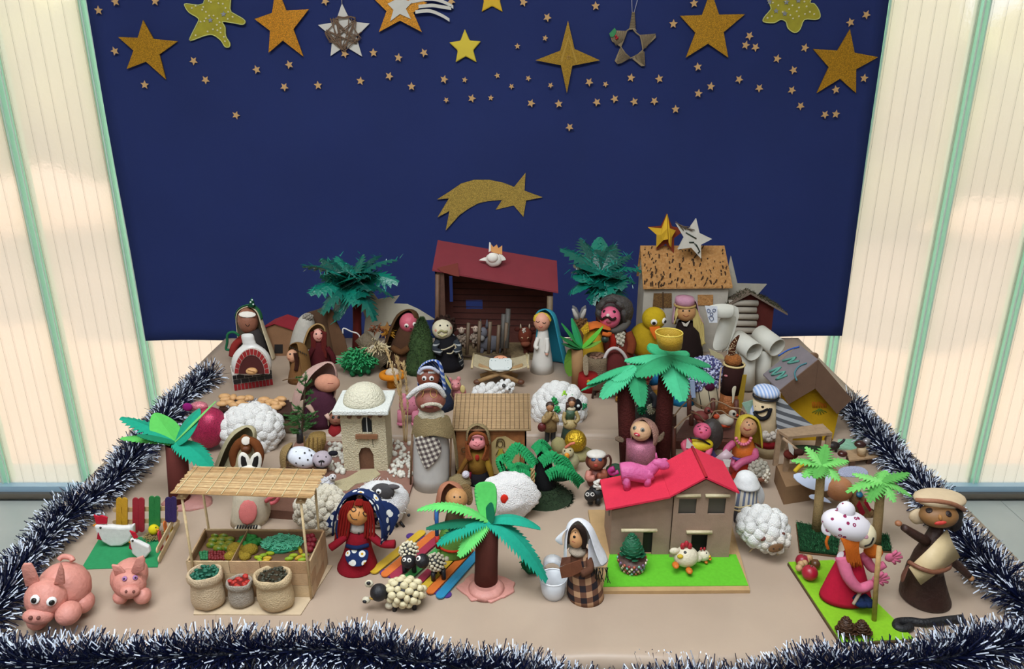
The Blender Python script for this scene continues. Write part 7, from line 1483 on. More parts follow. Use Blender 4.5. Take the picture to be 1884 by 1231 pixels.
for k, ((x, y), l) in enumerate(zip([(398, 984), (413, 985), (393, 994), (408, 993), (423, 993), (389, 1003), (406, 1001), (422, 1001), (401, 1009), (415, 1008)], ml)): o = prod('mango', 'green and yellow clay mango, '+l, x, y, (8.5, 5.5, 5.5), mg, rz=.3-k*.07, grp='mangoes in the market stall'); MB().add(g_ball((7, 1, 2), 2, 8, 6)).build('stalk_end', clay('#1f6a2c'), o)
for k in range(36): x, y = 370+(k % 9)*5.2+rr.uniform(-1, 1), 1016+(k//9)*4+rr.uniform(-1, 1); prod('berry', 'tiny dark red or green berry at the front left of the stall', x, y, (2.8, 2.8, 2.8), clay('#7a1c20' if k % 9 > 2 else '#2a7a4a'), grp='small berries in the market stall', lift=2)
for k, (x, y, r) in enumerate([(433, 1012, 13), (460, 1014, 12.5), (424, 1026, 10), (442, 1022, 8), (451, 1027, 9)]): prod('quince', 'fuzzy yellow ball fruit, '+['the largest, behind', 'right one at the divider', 'front left', 'small one in the middle', 'front right'][k], x, y-3, (r, r*.8, r*.7), fab('#bfa23a', bump=1, bscale=.5), lump=.08, sd=k, grp='yellow fuzzy fruits in the market stall')
for k, (x, y) in enumerate([(443, 999), (451, 1003), (459, 994), (466, 990), (456, 988), (468, 1000), (475, 996), (461, 1004), (448, 992)]): prod('cabbage', 'bright green clay cabbage, '+['leftmost of the cluster', 'front left', 'centre', 'back right', 'back middle', 'front right', 'rightmost of the cluster', 'front middle', 'back left'][k], x, y, (6.5, 6, 6), clay('#1f8a36'), lump=.25, sd=k, grp='green cabbages in the market stall', lift=2)
o = prod('lettuce', 'large heap of curly mint green paper lettuce in the stall', 519, 1004, (34, 21, 8), fab('#3fae86'), lump=.4, sd=3)
mb = MB()
for k in range(420):
    a = rr.uniform(0, 2*pi); q = sqrt(rr.random()); p = Vector((cos(a)*38*q, sin(a)*24*q, 6+rr.uniform(-3, 6)*(1-q*.6))); rd_ = rr.uniform(2, 4); ph = rr.uniform(0, 6)
    mb.add(g_tube([p+Vector((cos(ph+i*1.3)*rd_, sin(ph+i*1.3)*rd_*.8, i*.9)) for i in range(4)], 1.1, 4))
tag(mb.build('curled_leaves', fab('#6fd0aa', bump=.1), o), kind='stuff')
for k, (x, y) in enumerate([(475, 1026), (484, 1022), (492, 1027), (497, 1018), (478, 1031), (489, 1032), (536, 1012), (546, 1008), (553, 1014), (540, 1022), (532, 1028), (550, 1026), (560, 1022), (556, 1030)]):
    prod('pepper', 'yellow-green clay pepper, '+['leftmost', 'second from left, behind', 'third, in front', 'tallest of the left heap', 'front left corner', 'front of the left heap', 'back left of the right heap', 'back middle of the right heap', 'back right of the right heap', 'centre of the right heap', 'front left of the right heap', 'front middle of the right heap', 'rightmost', 'front right corner'][k], x, y, (7, 3.4, 3.4), clay(['#a5b81e', '#8fae1c', '#c9a326'][k % 3]), grp='peppers in the market stall', rz=rr.uniform(-1.2, 1.2), lift=2)
for k, (x, y) in enumerate([(567, 988), (574, 986), (570, 995), (577, 994), (568, 1003), (575, 1003), (571, 1011), (566, 1010)]):
    o = prod('strawberry', 'red clay strawberry, '+['back left', 'back right', 'second row left', 'second row right', 'third row left', 'third row right', 'front', 'front left'][k]+' in the right corner of the stall', x, y, (5, 4.5, 5), clay('#8e1c2c'), grp='strawberries in the market stall', lift=3); MB().add(g_ball((0, 0, 4), (3.5, 3.5, 1.4), 8, 5)).build('calyx', clay('#1d5a2a'), o)
# sacks
def sack(label, x, by, ytop, r, col, fill, seed, k=14, lean=0):
    s_ = T('cloth_sack', label, 'sack', x, by, z=TZ+.0017); rq = random.Random(seed); V = []; Fs = []; seg = 30
    prof = [(.82, 0), (1.0, .12), (1.02, .35), (.93, .6), (.88, .74), (1.03, .78), (1.08, .9), (1.02, 1.0), (.92, 1.02), (.84, .97), (.78, .84)]
    z1 = s_.P(x, ytop, 0).z
    for i, (q, z) in enumerate(prof):
        for j in range(seg):
            a = 2*pi*j/seg; w = 1+.07*noise.noise(Vector((cos(a)*2+seed, sin(a)*2, z*3)))+.03*sin(a*5+seed+i*.4); V.append(Vector((cos(a)*r*q*w+lean*z, sin(a)*r*q*w*.85, z*z1*(1+.05*noise.noise(Vector((a, seed, 0)))))))
    for i in range(len(prof)-1):
        for j in range(seg): a = i*seg+j; b = i*seg+(j+1) % seg; Fs.append((a, b, b+seg, a+seg))
    Fs.append(tuple(reversed(range(seg)))); s_.mb('sackcloth', (V, Fs), fab(col, bump=.6, bscale=.4), sub=1)
    fm = s_.mb('filling', g_ball((lean, 0, z1*.86), (r*.80, r*.68, z1*.16), 20, 10, lump=.15, seed=seed), fab(fill[0])); mb = MB()
    for q in range(fill[3]):
        a = rq.uniform(0, 2*pi); u = sqrt(rq.random())*.78; mb.add(g_ball((lean+cos(a)*r*u, sin(a)*r*u*.85, z1*(1.02+rq.uniform(-.06, .05)-u*.08)), (fill[1]*rq.uniform(.7, 1.3), fill[1]*.8, fill[1]*rq.uniform(.5, 1)), 8, 5, lump=.3, seed=q))
    tag(mb.build('contents', clay(fill[2]), fm), kind='stuff')
sack('calico sack on the left filled with dark green crepe herbs', 386, 1122, 1052, 30, '#cdb595', ('#0f3a2a', 3.6, '#17604a', 60), 1)
sack('small grey voile sack in the middle with red clay fruits', 446, 1118, 1068, 23, '#a59a8c', ('#6b1c1a', 4.6, '#b0281e', 16), 2)
sack('calico sack on the right filled with dark olive seeds', 511, 1124, 1056, 33, '#cdb48e', ('#3a2e20', 3, '#39392a', 70), 3, lean=-4)
# red-haired doll
t = T('red_haired_doll', 'doll with red yarn hair, daisy-print headscarf, apron and crimson dress', 'doll', 658, 1064)
cr_ = fab('#8c1424'); t.lathe('dress', (658, 660), [(37, 1064), (38, 1052), (30, 1025), (22, 1000), (22, 985), (13, 966)], cr_, sub=1); t.lathe('collar', (660, 660), [(17, 972), (15, 964), (13, 961)], fab('#d6cfc8'))
c = (659, 944, -6); h = t.ball('head', c, (21, 22), clay('#c98a4c', bump=.05)); dk = paint('#2a1c16')
t.curve_on('eye', c, (21, 22), [(646, 938), (651, 935), (655, 940), (650, 943), (646, 938)], .9, dk, h); t.curve_on('eye', c, (21, 22), [(667, 945), (672, 941), (676, 947), (671, 950), (667, 945)], .9, dk, h); t.curve_on('mouth', c, (21, 22), [(645, 947), (650, 955), (658, 956)], .9, dk, h); t.curve_on('nose', c, (21, 22), [(661, 943), (660, 950)], .7, dk, h); t.curve_on('curl', c, (21, 22), [(658, 932), (662, 936), (664, 930)], .8, dk, h)
rh = fab('#8e1c16'); 
for k in range(14): f = k/13; t.tube('hair_strand', [(640+f*36, 924-3*sin(pi*f), -14), (632-4*(1-f)+f*52, 938, -16), (622+f*66, 965, -16+8*abs(f-.5)), (617+f*70, 996-30*f*(1-f), -12)], 2.4, rh) if k < 5 or k > 9 else t.tube('hair_strand', [(640+f*36, 930, -18), (644+f*32, 922, -14), (650+f*20, 920, 0)], 2.4, rh)
ds = pat('dots', ['#1b2c58', '#dcdcd6', '#c9961e'], 14, 0, .42); nv = fab('#15224a')
t.hood('headscarf', (664, 938, 4), [(14, 908, -4), (30, 914, -2), (38, 928, 0), (46, 950, 4), (50, 972, 4), (44, 990, 4)], ds, gap=1.0, face=-.1, solid=2, sub=1, wav=.04); t.sheet('scarf_corner', [[(694, 920, 4), (712, 918, 10), (738, 938, 18)], [(700, 950, -4), (718, 955, 4), (736, 950, 14)], [(706, 980, -8), (716, 992, -2), (724, 975, 8)]], ds, solid=2); t.sheet('scarf_corner', [[(628, 930, 4), (612, 940, 8)], [(618, 960, 0), (597, 962, 8)], [(612, 975, 0), (598, 968, 6)]], ds, solid=2)
t.tube('scarf_edge', [(612, 985, -14), (616, 950, -20), (632, 920, -22), (660, 908, -22), (686, 922, -20), (698, 950, -18), (712, 990, -18)], 1.8, nv)
t.tube('arm', [(638, 984, -6), (622, 998, -16), (608, 1008, -20)], [8, 7, 7], cr_); t.tube('arm', [(682, 984, -6), (702, 1000, -14), (726, 1001, -18)], [8, 7, 8], cr_); t.tube('waistband', [(638, 1004, -14), (656, 1008, -25), (678, 1003, -16)], 4, nv)
t.sheet('daisy_apron', [[(636, 1010, -18), (656, 1012, -27), (680, 1008, -20)], [(632, 1026, -26), (654, 1030, -36), (680, 1025, -28)], [(642, 1042, -34), (656, 1044, -40), (670, 1042, -36)]], ds, solid=1.4); t.spot('black_button', (659, 985, 0), (22, 22), (660, 981), (1.6, 4), BLK, th=1.5, push=1)
# lolly stick raft
t = T('lolly_stick_raft', 'raft of coloured lolly sticks lying in front of the green figure', 'raft', 780, 1040)
def fst(name, a, b, w, c_, z=0): 
    A, B_ = t.G(*a), t.G(*b); stick(name, A+Vector((0, 0, z+2.6)), B_+Vector((0, 0, z+2.6)), w, wood(c_, var=.08, bump=.1), facing=(0, 0, -1))
for k, (a, b, c_) in enumerate([((684, 1058), (780, 980), '#c9a326'), ((704, 1064), (802, 982), '#cf6a26'), ((720, 1068), (806, 994), '#9a2440'), ((746, 1070), (822, 1002), '#3f9a4a'), ((766, 1080), (838, 1010), '#9a2440'), ((776, 1088), (850, 1014), '#c9a326'), ((788, 1096), (868, 1010), '#cf6a26'), ((806, 1104), (882, 1018), '#2280a8')]): fst('lolly_stick', a, b, 8.4, c_, z=2.8)
for a, b in (((748, 986), (870, 1012)), ((700, 1052), (830, 1098))): fst('cross_stick', a, b, 8, '#4a2a78')
# figure with green cup body
t = T('green_cup_figure', 'green felt figure with red belt and brown pointed hat on the lolly raft', 'figurine', 836, 1030, z=TZ+.005)
t.lathe('green_cup', (836, 836), [(31, 1030), (31, 1012), (28, 985), (20, 965)], fab('#5f8a3a')); t.mb('red_belt', g_tube([t.P(836, 997, 0)+Vector((cos(a*.2618)*30, sin(a*.2618)*30, 0)) for a in range(25)], 2.4, 6), fab('#b8381e')); c = (840, 918, -6); h = t.ball('head', c, (20, 20), clay('#b98652')); t.eyes(c, (20, 20), [(836, 916), (846, 916)], 1.8, h); t.lathe('chest', (836, 838), [(20, 968), (14, 940), (10, 930)], fab('#5a4a34'))
t.hood('felt_hat', (830, 912, 4), [(5, 890, -4), (20, 895, -2), (25, 912, 0), (28, 938, -2), (27, 955, -4)], fab('#a86f56'), gap=.95, face=.2, solid=2.4); t.sheet('burlap_cape', [[(842, 890, 16), (866, 888, 20)], [(852, 910, 8), (870, 905, 14)], [(858, 935, 4), (872, 928, 10)]], fab('#8c7048', bump=1, bscale=.6), solid=2); t.tube('painted_stick', [(803, 935, -20), (804, 990, -22)], 3.6, wood('#1f5a9a'), sm=False); t.tube('red_tip', [(804, 985, -22), (806, 1008, -22)], 4, wood('#b8281c'), sm=False)
# clay sheep trio
cw, ck = clay('#d9cfb4'), clay('#17161a')
def csheep(label, bx, by, body, br, head, hr, eyes_, legs, z=TZ, n=60, bs=3.4, white=None, mats_=None):
    s_ = T('clay_sheep', label, 'sheep', bx, by, z=z); s_.ball('body', body, tuple(q*.97 for q in br), ck); fm = mats_ or cw; C = s_.P(*body); rq = random.Random(bx); g = pi*(3-sqrt(5)); pm = MB(); big = bs > 5
    for i in range(n):
        zz = 1-2*(i+.5)/n; q = sqrt(1-zz*zz); a = g*i; v, f = g_ball(C+Vector((q*cos(a)*br[0], q*sin(a)*br[1], zz*br[2])), (bs*rq.uniform(.8, 1.2), bs*.8, bs*rq.uniform(.7, 1)), 9, 6)
        if big: s_.mb('pebble', (v, f), fm)
        else: pm.add((v, f))
    if not big: s_.o and pm.build('clay_fleece', fm, s_.o)
    h = s_.ball('head', head, hr, ck)
    for (x, y, r) in eyes_: s_.eyes(head, hr, [(x, y)], r, h, white=paint('#e6e2da'))
    for (x, y, d) in legs: p = s_.P(x, y, d); s_.mb('leg', g_tube([Vector((p.x, p.y, max(p.z, 4)+6)), Vector((p.x, p.y, 0))], 4.2, 10), ck)
    return s_, h
s_, h = csheep('clay sheep with black face looking forward, left of the pair on the raft', 752, 1052, (752, 1012, 8), (16, 16, 14), (752, 1032, -10), (14, 13), [(744, 1030, 4), (753, 1031, 4)], [(744, 1044, 0), (762, 1044, 0), (746, 1036, 14), (760, 1036, 14)], z=TZ+.005); s_.ball('topknot', (754, 1003, 0), 4, cw, seg=10)
s_, h = csheep('clay sheep with black face turned to its neighbour, right of the pair on the raft', 798, 1062, (802, 1034, 4), (17, 15, 15), (777, 1032, -6), (13, 13), [(770, 1028, 5)], [(797, 1058, -8), (816, 1052, -4), (800, 1050, 12), (812, 1048, 12)], z=TZ+.005); s_.ball('tail', (822, 1028, 4), 4.5, cw, seg=10)
s_, h = csheep('large black clay sheep covered in cream pebbles lying in front of the raft', 738, 1118, (745, 1089, 4), (33, 24, 24), (697, 1090, -6), (16, 16), [], [(725, 1108, -8), (762, 1108, -4), (730, 1104, 14), (760, 1104, 14)], n=54, bs=7.8, mats_=clay('#d6c9a2'))
for x, y in ((679, 1074), (674, 1104), (716, 1114)): s_.ball('ear_pebble', (x, y, -8), (8, 6, 7), clay('#cfc6ae'), seg=12)
for x, y in ((678, 1073), (671, 1107)): s_.ball('ear_tip', (x, y, -13), (4, 3, 3.4), ck, seg=10)
s_.tube('neck', [(712, 1090, 0), (697, 1092, -6)], 11, ck); s_.tube('mouth', [(680, 1100, -16), (686, 1103, -18)], 1.6, clay('#b08a3a'), sm=False)
# front palm
t = T('paper_palm', 'tall front paper palm with teal and light green snipped leaves on pink clay', 'palm tree', 895, 1092)
t.lathe('trunk', (894, 896), [(21, 1090), (20, 1030), (20, 962)], card('#5a2c24'), cap=False, solid=1.4); pkb = clay('#cf8f84', bump=.4, bscale=.1); rr = random.Random(2)
P = [t.G(895+50*cos(a*.3491)*(1+.14*sin(a*2.3)), 1083+26*sin(a*.3491)*(1+.12*cos(a*3.1)), 0) for a in range(18)]; t.poly('clay_base', [p+Vector((0, 0, 5)) for p in P], (0, 0, -5), pkb, bev=2)
v, f = g_lathe([(36, 2), (30, 9), (23, 15), (21, 14)], (0, 0), 24); t.mb('clay_collar', ([q+Vector((t.G(895, 1086).x, t.G(895, 1086).y, 0)) for q in v], f), pkb)
pl = {'t': fab('#1f9a80', bump=.06), 'g': fab('#66c968', bump=.06), 'd': fab('#176a4e', bump=.06), 'G': fab('#55bb5c', bump=.06)}
for x, y, d, w, a, c_, te in ((768, 938, -6, 13, .32, 'g', .6), (784, 972, -16, 11, .1, 'd', .3), (804, 1002, -36, 17, .24, 't', .6), (844, 1024, -52, 15, .22, 'g', .5), (994, 972, 0, 12, .3, 't', .1), (1006, 1068, -46, 20, .34, 't', .4), (905, 925, 0, 12, .02, 'd', .1)): t.frond('leaf', (898, 958, -4), (x, y, d), w, pl[c_], arch=a, n=18, teeth=te, fold=.3)
t.sheet('leaf', [[(870, 889, 30), (892, 883, 34), (914, 887, 30)], [(872, 912, 22), (894, 908, 26), (916, 911, 22)], [(876, 938, 10), (896, 936, 14), (915, 938, 10)], [(888, 958, -2), (898, 960, 0), (908, 958, -2)]], pl['G'], solid=1, sub=1)
for k in range(6): t.tube('leaf_nick', [(872+k*.4, 893+k*7, 29-k*3), (878+k*.4, 894+k*7, 30-k*3)], .5, pl['d'], sm=False)
# plastic cups
pc2 = mat('#eef0f4', rough=.35, trans=.45, spec=.5)
t = T('plastic_cup', 'translucent white plastic cup standing beside the white-veiled woman', 'cup', 1018, 1106); t.lathe('cup_wall', 1018, [(16, 1105), (21, 1088), (25, 1062)], pc2, cap=False, solid=1); t.lathe('cup_bottom', 1018, [(16, 1105), (16.5, 1102)], pc2); t.mb('rim', g_tube([t.P(1018, 1062, 0)+Vector((cos(a*.2618)*25, sin(a*.2618)*25, 0)) for a in range(25)], 1.2, 6), mat('#e6e9ef', rough=.3))
t = T('plastic_cup', 'second translucent white plastic cup lying behind the standing one', 'cup', 1016, 1064); a, b = t.P(1016, 1058, -2), t.P(1018, 1040, 18); a.z = max(a.z, 20); b.z = max(b.z, 20); t.mb('cup_wall', g_tube([a, b], [15, 19], 24, cap=False), pc2, solid=1)
# white-veiled woman
t = T('veiled_woman', 'woman with white veil holding a brown book, brown plaid skirt', 'figurine', 1078, 1118)
t.lathe('hem', (1078, 1078), [(28, 1118), (32, 1108), (33, 1100)], fab('#1e1c22')); t.lathe('plaid_skirt', (1078, 1070), [(33, 1108), (34, 1090), (31, 1070), (22, 1050), (17, 1030), (12, 1012)], pat('check', ['#b08a6a', '#6b4a3a', '#2a2428'], 22, .1, .5)); t.lathe('blouse', (1067, 1064), [(20, 1048), (17, 1030), (10, 1010)], fab('#6b4634'))
c = (1060, 988, -6); h = t.ball('head', c, (15, 21), clay('#d9a06c', bump=.05)); t.eyes(c, (15, 21), [(1050, 982)], 1.4, h); t.spot('eye', c, (15, 21), (1057, 989), 2.6, BLK, h, th=.7); t.spot('eye', c, (15, 21), (1059, 982), 1.3, BLK, h); t.curve_on('mouth', c, (15, 21), [(1053, 996), (1058, 998)], .5, paint('#9a3c34'), h)
t.tube('hair', [(1060, 968, -18), (1070, 974, -18), (1075, 990, -14), (1074, 1008, -12)], [4, 6, 6, 4], fab('#2e201a')); t.tube('hair', [(1058, 968, -16), (1048, 978, -14), (1046, 1000, -14)], [3, 2.4, 1.6], fab('#2e201a')); t.ball('scarf_collar', (1062, 1014, -6), (15, 13, 9), fab('#b8a896', bump=.6), lump=.2)
wv = fab('#dcdce2', bump=.1)
t.hood('veil', (1066, 985, 4), [(10, 959, -2), (22, 966, 0), (28, 985, 2), (33, 1006, 6), (40, 1026, 12)], wv, gap=.9, face=-.2, solid=1.6, wav=.04, sub=1); t.sheet('veil_tip', [[(1080, 985, -4), (1096, 990, 8)], [(1082, 1020, -14), (1110, 1024, 8)], [(1078, 1046, -22), (1122, 1044, 4)]], wv, solid=1.6); t.sheet('veil_tip', [[(1050, 970, -6), (1042, 972, 4)], [(1030, 984, -10), (1018, 992, 2)], [(1040, 1010, -10), (1022, 996, 0)]], wv, solid=1.6)
t.sheet('book', [[(1030, 1044, -22), (1050, 1036, -32), (1068, 1030, -26)], [(1034, 1064, -26), (1052, 1060, -36), (1072, 1050, -30)]], card('#6b3f2a'), solid=3, sub=0, sm=False); t.sheet('book_page', [[(1050, 1024, -20), (1034, 1026, -16)], [(1050, 1036, -28), (1031, 1042, -20)]], card('#5a3626'), solid=2, sub=0, sm=False); t.tube('arm', [(1082, 1026, -8), (1086, 1046, -22), (1070, 1056, -34)], 7, fab('#5e3c2c'))
for k in range(16): x = 1092+k*1.8; t.tube('black_fringe', [(x, 1044, -10), (x+rr.uniform(-4, 4), 1056, -14), (x+rr.uniform(-6, 6), 1070+rr.uniform(-4, 4), -14)], .7, BLK, seg=4)
# red-roofed house
t = T('red_roofed_house', 'brown cardboard farmhouse with bright red roof on a green board', 'house', 1230, 1086)
t.flat('board', [(1108, 1088), (1380, 1086), (1338, 936), (1082, 938)], 7, card('#b8966a')); t.flat('green_felt', [(1110, 1079), (1377, 1077), (1354, 1020), (1122, 1018)], 1.2, fab('#62b82c', bump=.05), z=7); bz = 7
bw_ = card('#9c8270'); rdm = fab('#d02f48', bump=.15, var=.06)
gA, gB, gC = t.G(1122, 1021, bz), t.G(1231, 1024, bz), t.G(1340, 1025, bz); yA, yB = gA.y, gC.y; DP = 96
zA0, zA1 = t.P(1118, 940, yA).z, t.P(1232, 914, yA).z; xa, xb, xc = gA.x, gB.x, gC.x
zE = t.P(1234, 912, yB).z; zE2 = t.P(1343, 906, yB).z; zR = t.P(1299, 882, yB).z; xR = t.P(1299, 882, yB).x
def wall_with(name, x0, x1, y, tops, holes, th=3):
    """front wall as vertical strips leaving real openings; tops: function x->z"""
    xs = sorted({x0, x1}|{v for h_ in holes for v in h_[:2]}|({xR} if x0 < xR < x1 else set())); mb = MB()
    for i in range(len(xs)-1):
        a, b = xs[i], xs[i+1]; m = (a+b)/2; zz = [(bz, bz)]; hs = sorted([(h_[2], h_[3]) for h_ in holes if h_[0] <= m <= h_[1]]); lo = bz
        for (u, v) in hs+[(None, None)]:
            ta, tb = (u, u) if u is not None else (tops(a), tops(b))
            if ta-lo > .01: mb.add(g_ext([Vector((a, y, lo)), Vector((b, y, lo)), Vector((b, y, tb)), Vector((a, y, ta))], (0, th, 0)), False)
            lo = v if v is not None else lo
    return mb.build(name, bw_, t.o)
X = lambda x, y, d=None: t.P(x, y, yB if d is None else d)
def hole(xl_, xr_, yt_, yb_): a, b = X(xl_, yb_), X(xr_, yt_); return (a.x, b.x, max(a.z, bz), b.z)
hs1 = [(*hole(1182, 1203, 979, 1024)[:2], bz, hole(1182, 1203, 979, 1020)[3])]; hs2 = [hole(1247, 1282, 917, 945), hole(1301, 1336, 916, 945), (*hole(1269, 1302, 983, 1020)[:2], bz, hole(1269, 1302, 983, 1020)[3])]
wall_with('front_wall', xa, xb, yA, lambda x: zA0+(zA1-zA0)*(x-xa)/(xb-xa), hs1); wall_with('front_wall', xb, xc, yB-2, lambda x: zE+(zR-zE)*(x-xb)/(xR-xb) if x < xR else zR+(zE2-zR)*(x-xR)/(xc-xR), hs2)
t.mb('side_wall', g_ext([Vector((xa, yA+3, bz)), Vector((xa, yA+DP, bz)), Vector((xa, yA+DP, zA0)), Vector((xa, yA+3, zA0))], (3, 0, 0)), bw_, sm=False); t.mb('side_wall', g_ext([Vector((xc-3, yB+3, bz)), Vector((xc-3, yB+DP, bz)), Vector((xc-3, yB+DP, zE2)), Vector((xc-3, yB+3, zE2))], (3, 0, 0)), bw_, sm=False)
t.mb('back_wall', g_ext([Vector((xa+3, yA+DP, bz)), Vector((xc-3, yA+DP, bz)), Vector((xc-3, yA+DP, zE2)), Vector((xR, yA+DP, zR)), Vector((xa+3, yA+DP, zA0))], (0, 3, 0)), bw_, sm=False); t.mb('side_wall', g_ext([Vector((xb, yB+2, zA1)), Vector((xb, yB+DP, zA1)), Vector((xb, yB+DP, zE)), Vector((xb, yB+2, zE))], (3, 0, 0)), bw_, sm=False)
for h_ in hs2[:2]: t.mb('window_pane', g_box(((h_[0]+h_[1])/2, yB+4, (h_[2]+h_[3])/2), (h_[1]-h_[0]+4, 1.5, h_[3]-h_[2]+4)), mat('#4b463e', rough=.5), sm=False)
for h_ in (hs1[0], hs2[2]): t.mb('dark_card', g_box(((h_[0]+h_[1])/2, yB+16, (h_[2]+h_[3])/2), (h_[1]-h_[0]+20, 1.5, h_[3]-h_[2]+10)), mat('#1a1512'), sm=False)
for a, b, y in ((1244, 1289, 912), (1298, 1343, 912), (1263, 1310, 979), (1143, 1209, 976)): p, q = X(a, y, yB-5), X(b, y, yB-5); t.mb('lintel', g_tube([p, q], 3.6, 8), clay('#cdbf9a'))
a, b = X(1108, 915, yA+30), X(1108, 950, yA+30); t.mb('side_window', g_box((xa-.6, yA+44, (a.z+b.z)/2), (1.2, 26, abs(a.z-b.z))), mat('#4b463e', rough=.5), sm=False)
def rpanel(P): t.mb('roof_panel', g_ext(P, (0, 0, 4)), rdm, sm=False)
F_ = yB-14; Kb = yB+DP+6; rz = lambda x, y, d: t.P(x, y, d)
eL, eR, rF = rz(1233, 916, F_), rz(1360, 909, F_), rz(1299, 881, F_); k2 = Vector((0, Kb-F_, 0))
rpanel([eL, rF, rF+k2, eL+k2]); rpanel([rF, eR, eR+k2, rF+k2]); t.mb('ridge_cap', g_tube([rF+Vector((0, 0, 4)), rF+k2+Vector((0, 0, 4))], 3, 8), fab('#a8242f'))
q0, q1 = rz(1115, 940, F_), rz(1234, 915, F_); rpanel([q0, q1-Vector((0, 0, 2)), q1-Vector((0, 0, 2))+k2*.92, q0+k2*.92])
zc_ = q0.lerp(q1, .45)+k2*.42; zr_ = t.z0+(zc_.z+5)*t.s
# pink cow on the roof
wc = t.w+Vector(zc_)*t.s
cc = clay('#c95a90', bump=.4, bscale=.15); d = T('cow_figure', 'bright pink clay cow standing on the red roof', 'cow', 1172, 898, z=zr_-.004)
bd = d.tube('body', [(1142, 868, 0), (1160, 867, 0), (1185, 872, 0), (1200, 868, 0)], [17, 18, 17, 13], cc); d.tube('neck', [(1196, 866, 0), (1206, 856, -2), (1212, 850, -2)], [12, 10, 9], cc)
v, f = g_ball((0, 0, 0), (17, 9, 10), 18, 12); C = d.P(1216, 854, -4); R = Euler((0, .35, 0)).to_matrix(); hd = d.mb('head', ([C+R @ q for q in v], f), cc); d.ball('ear', (1222, 846, 4), (7, 3, 3), cc, parent=hd, seg=10); d.lathe('horn', (1208, 1207), [(3, 846), (1, 833)], cc, d=-2); d.tube('tail', [(1138, 868, 2), (1126, 872, 2), (1122, 866, 2), (1130, 862, 0)], [4, 4, 5, 5], clay('#a0226c'))
for x0, dd, y in ((1152, -8, 900), (1190, -8, 896), (1150, 10, 893), (1192, 10, 890)): d.tube('leg', [(x0, 876, dd), (x0+2, y, dd)], [8, 7], cc, sm=False)
# pine cone pot, hens
zb = TZ+(bz+1.2)*t.s
b = T('jewelled_pot', 'small pot covered in coloured gems holding a green pine cone', 'pot', 1163, 1056, z=zb)
b.lathe('pot', 1163, [(17, 1056), (22, 1042), (26, 1026)], clay('#5a4038')); rr = random.Random(1)
for r_ in range(6):
    y = 1053-r_*5; r = 17.5+r_*1.7; C = b.P(1163, y, 0)
    for k in range(18): a = 2*pi*(k+.5*(r_ % 2))/18; b.mb('gem', g_ball(C+Vector((cos(a)*r, sin(a)*r, 0)), 2.7, 7, 5), mat(rr.choice(['#b0503c', '#c9a08a', '#6fa89a', '#9a2c3c', '#d0c0a8', '#7a5a80']), rough=.15, spec=.9))
b = T('green_pine_cone', 'green painted pine cone sitting in the jewelled pot', 'pine cone', 1163, 1056, z=zb)
def pinecone(b, x, y0, y1, r, m, n=60, s_=9, d=0):
    b.lathe('core', x, [(r*.5, y0), (r*.75, y0+(y1-y0)*.3), (r*.5, y0+(y1-y0)*.75), (2, y1)], m, d=d); g = 2.39996
    for k in range(n):
        f = k/n; R_ = r*(1-f)**.55*.92; C = b.P(x, y0+(y1-y0)*(f*.98), d)+Vector((cos(g*k)*R_*.75, sin(g*k)*R_*.75, 0)); e = Vector((cos(g*k), sin(g*k), .35+f)).normalized(); sd = e.cross(Vector((0, 0, 1))).normalized(); up_ = sd.cross(e); w = s_*(1-.5*f)
        V = [C-e*2-sd*w*.25, C+e*w*.5-sd*w*.5, C+e*w*.75, C+e*w*.5+sd*w*.5, C-e*2+sd*w*.25]; b.mb('scale', g_ext(V, up_*1.4), m, sm=False)
pinecone(b, 1163, 1022, 984, 25, clay('#17603f'), 64, 12)
def clayhen(label, bx, by, c, r, comb, beak, eyes_, feet, wing):
    b = T('hen_figure', label, 'hen', bx, by, z=zb); wh_ = clay('#d6ccb2'); h = b.ball('body', c, r, wh_)
    for k, (x, y) in enumerate(comb): b.ball('comb', (x, y, c[2]-2), (r[0]*.2, r[0]*.16, r[0]*.3), clay('#a81c2c'), seg=10)
    b.eyes(c, r, eyes_, r[0]*.12, h); b.spot('beak', c, r, beak, (r[0]*.25, r[0]*.18), clay('#d0b02c'), h, th=r[0]*.2)
    for (x, y, d) in feet: b.ball('foot', (x, y, d), (r[0]*.28, r[0]*.4, r[0]*.2), clay('#c96a1c'), seg=12)
    for (x, y, d) in wing: b.ball('wing', (x, y, d), (r[0]*.42, r[0]*.2, r[0]*.3), wh_, seg=12)
clayhen('round white clay hen with red comb and orange feet on the green board', 1262, 1046, (1262, 1024, 0), (23, 18, 20), [(1256, 1005), (1263, 1001), (1269, 1005)], (1252, 1024), [(1249, 1015), (1261, 1017)], [(1243, 1040, -14), (1268, 1050, -20)], [(1241, 1014, -4), (1283, 1028, -2)])
clayhen('small white clay hen in profile at the doorway of the red-roofed house', 1296, 1034, (1294, 1022, 0), (12, 10, 11), [(1290, 1010), (1296, 1010)], (1305, 1024), [(1300, 1018)], [(1299, 1034, -6), (1306, 1028, -4)], [(1284, 1028, -2)])
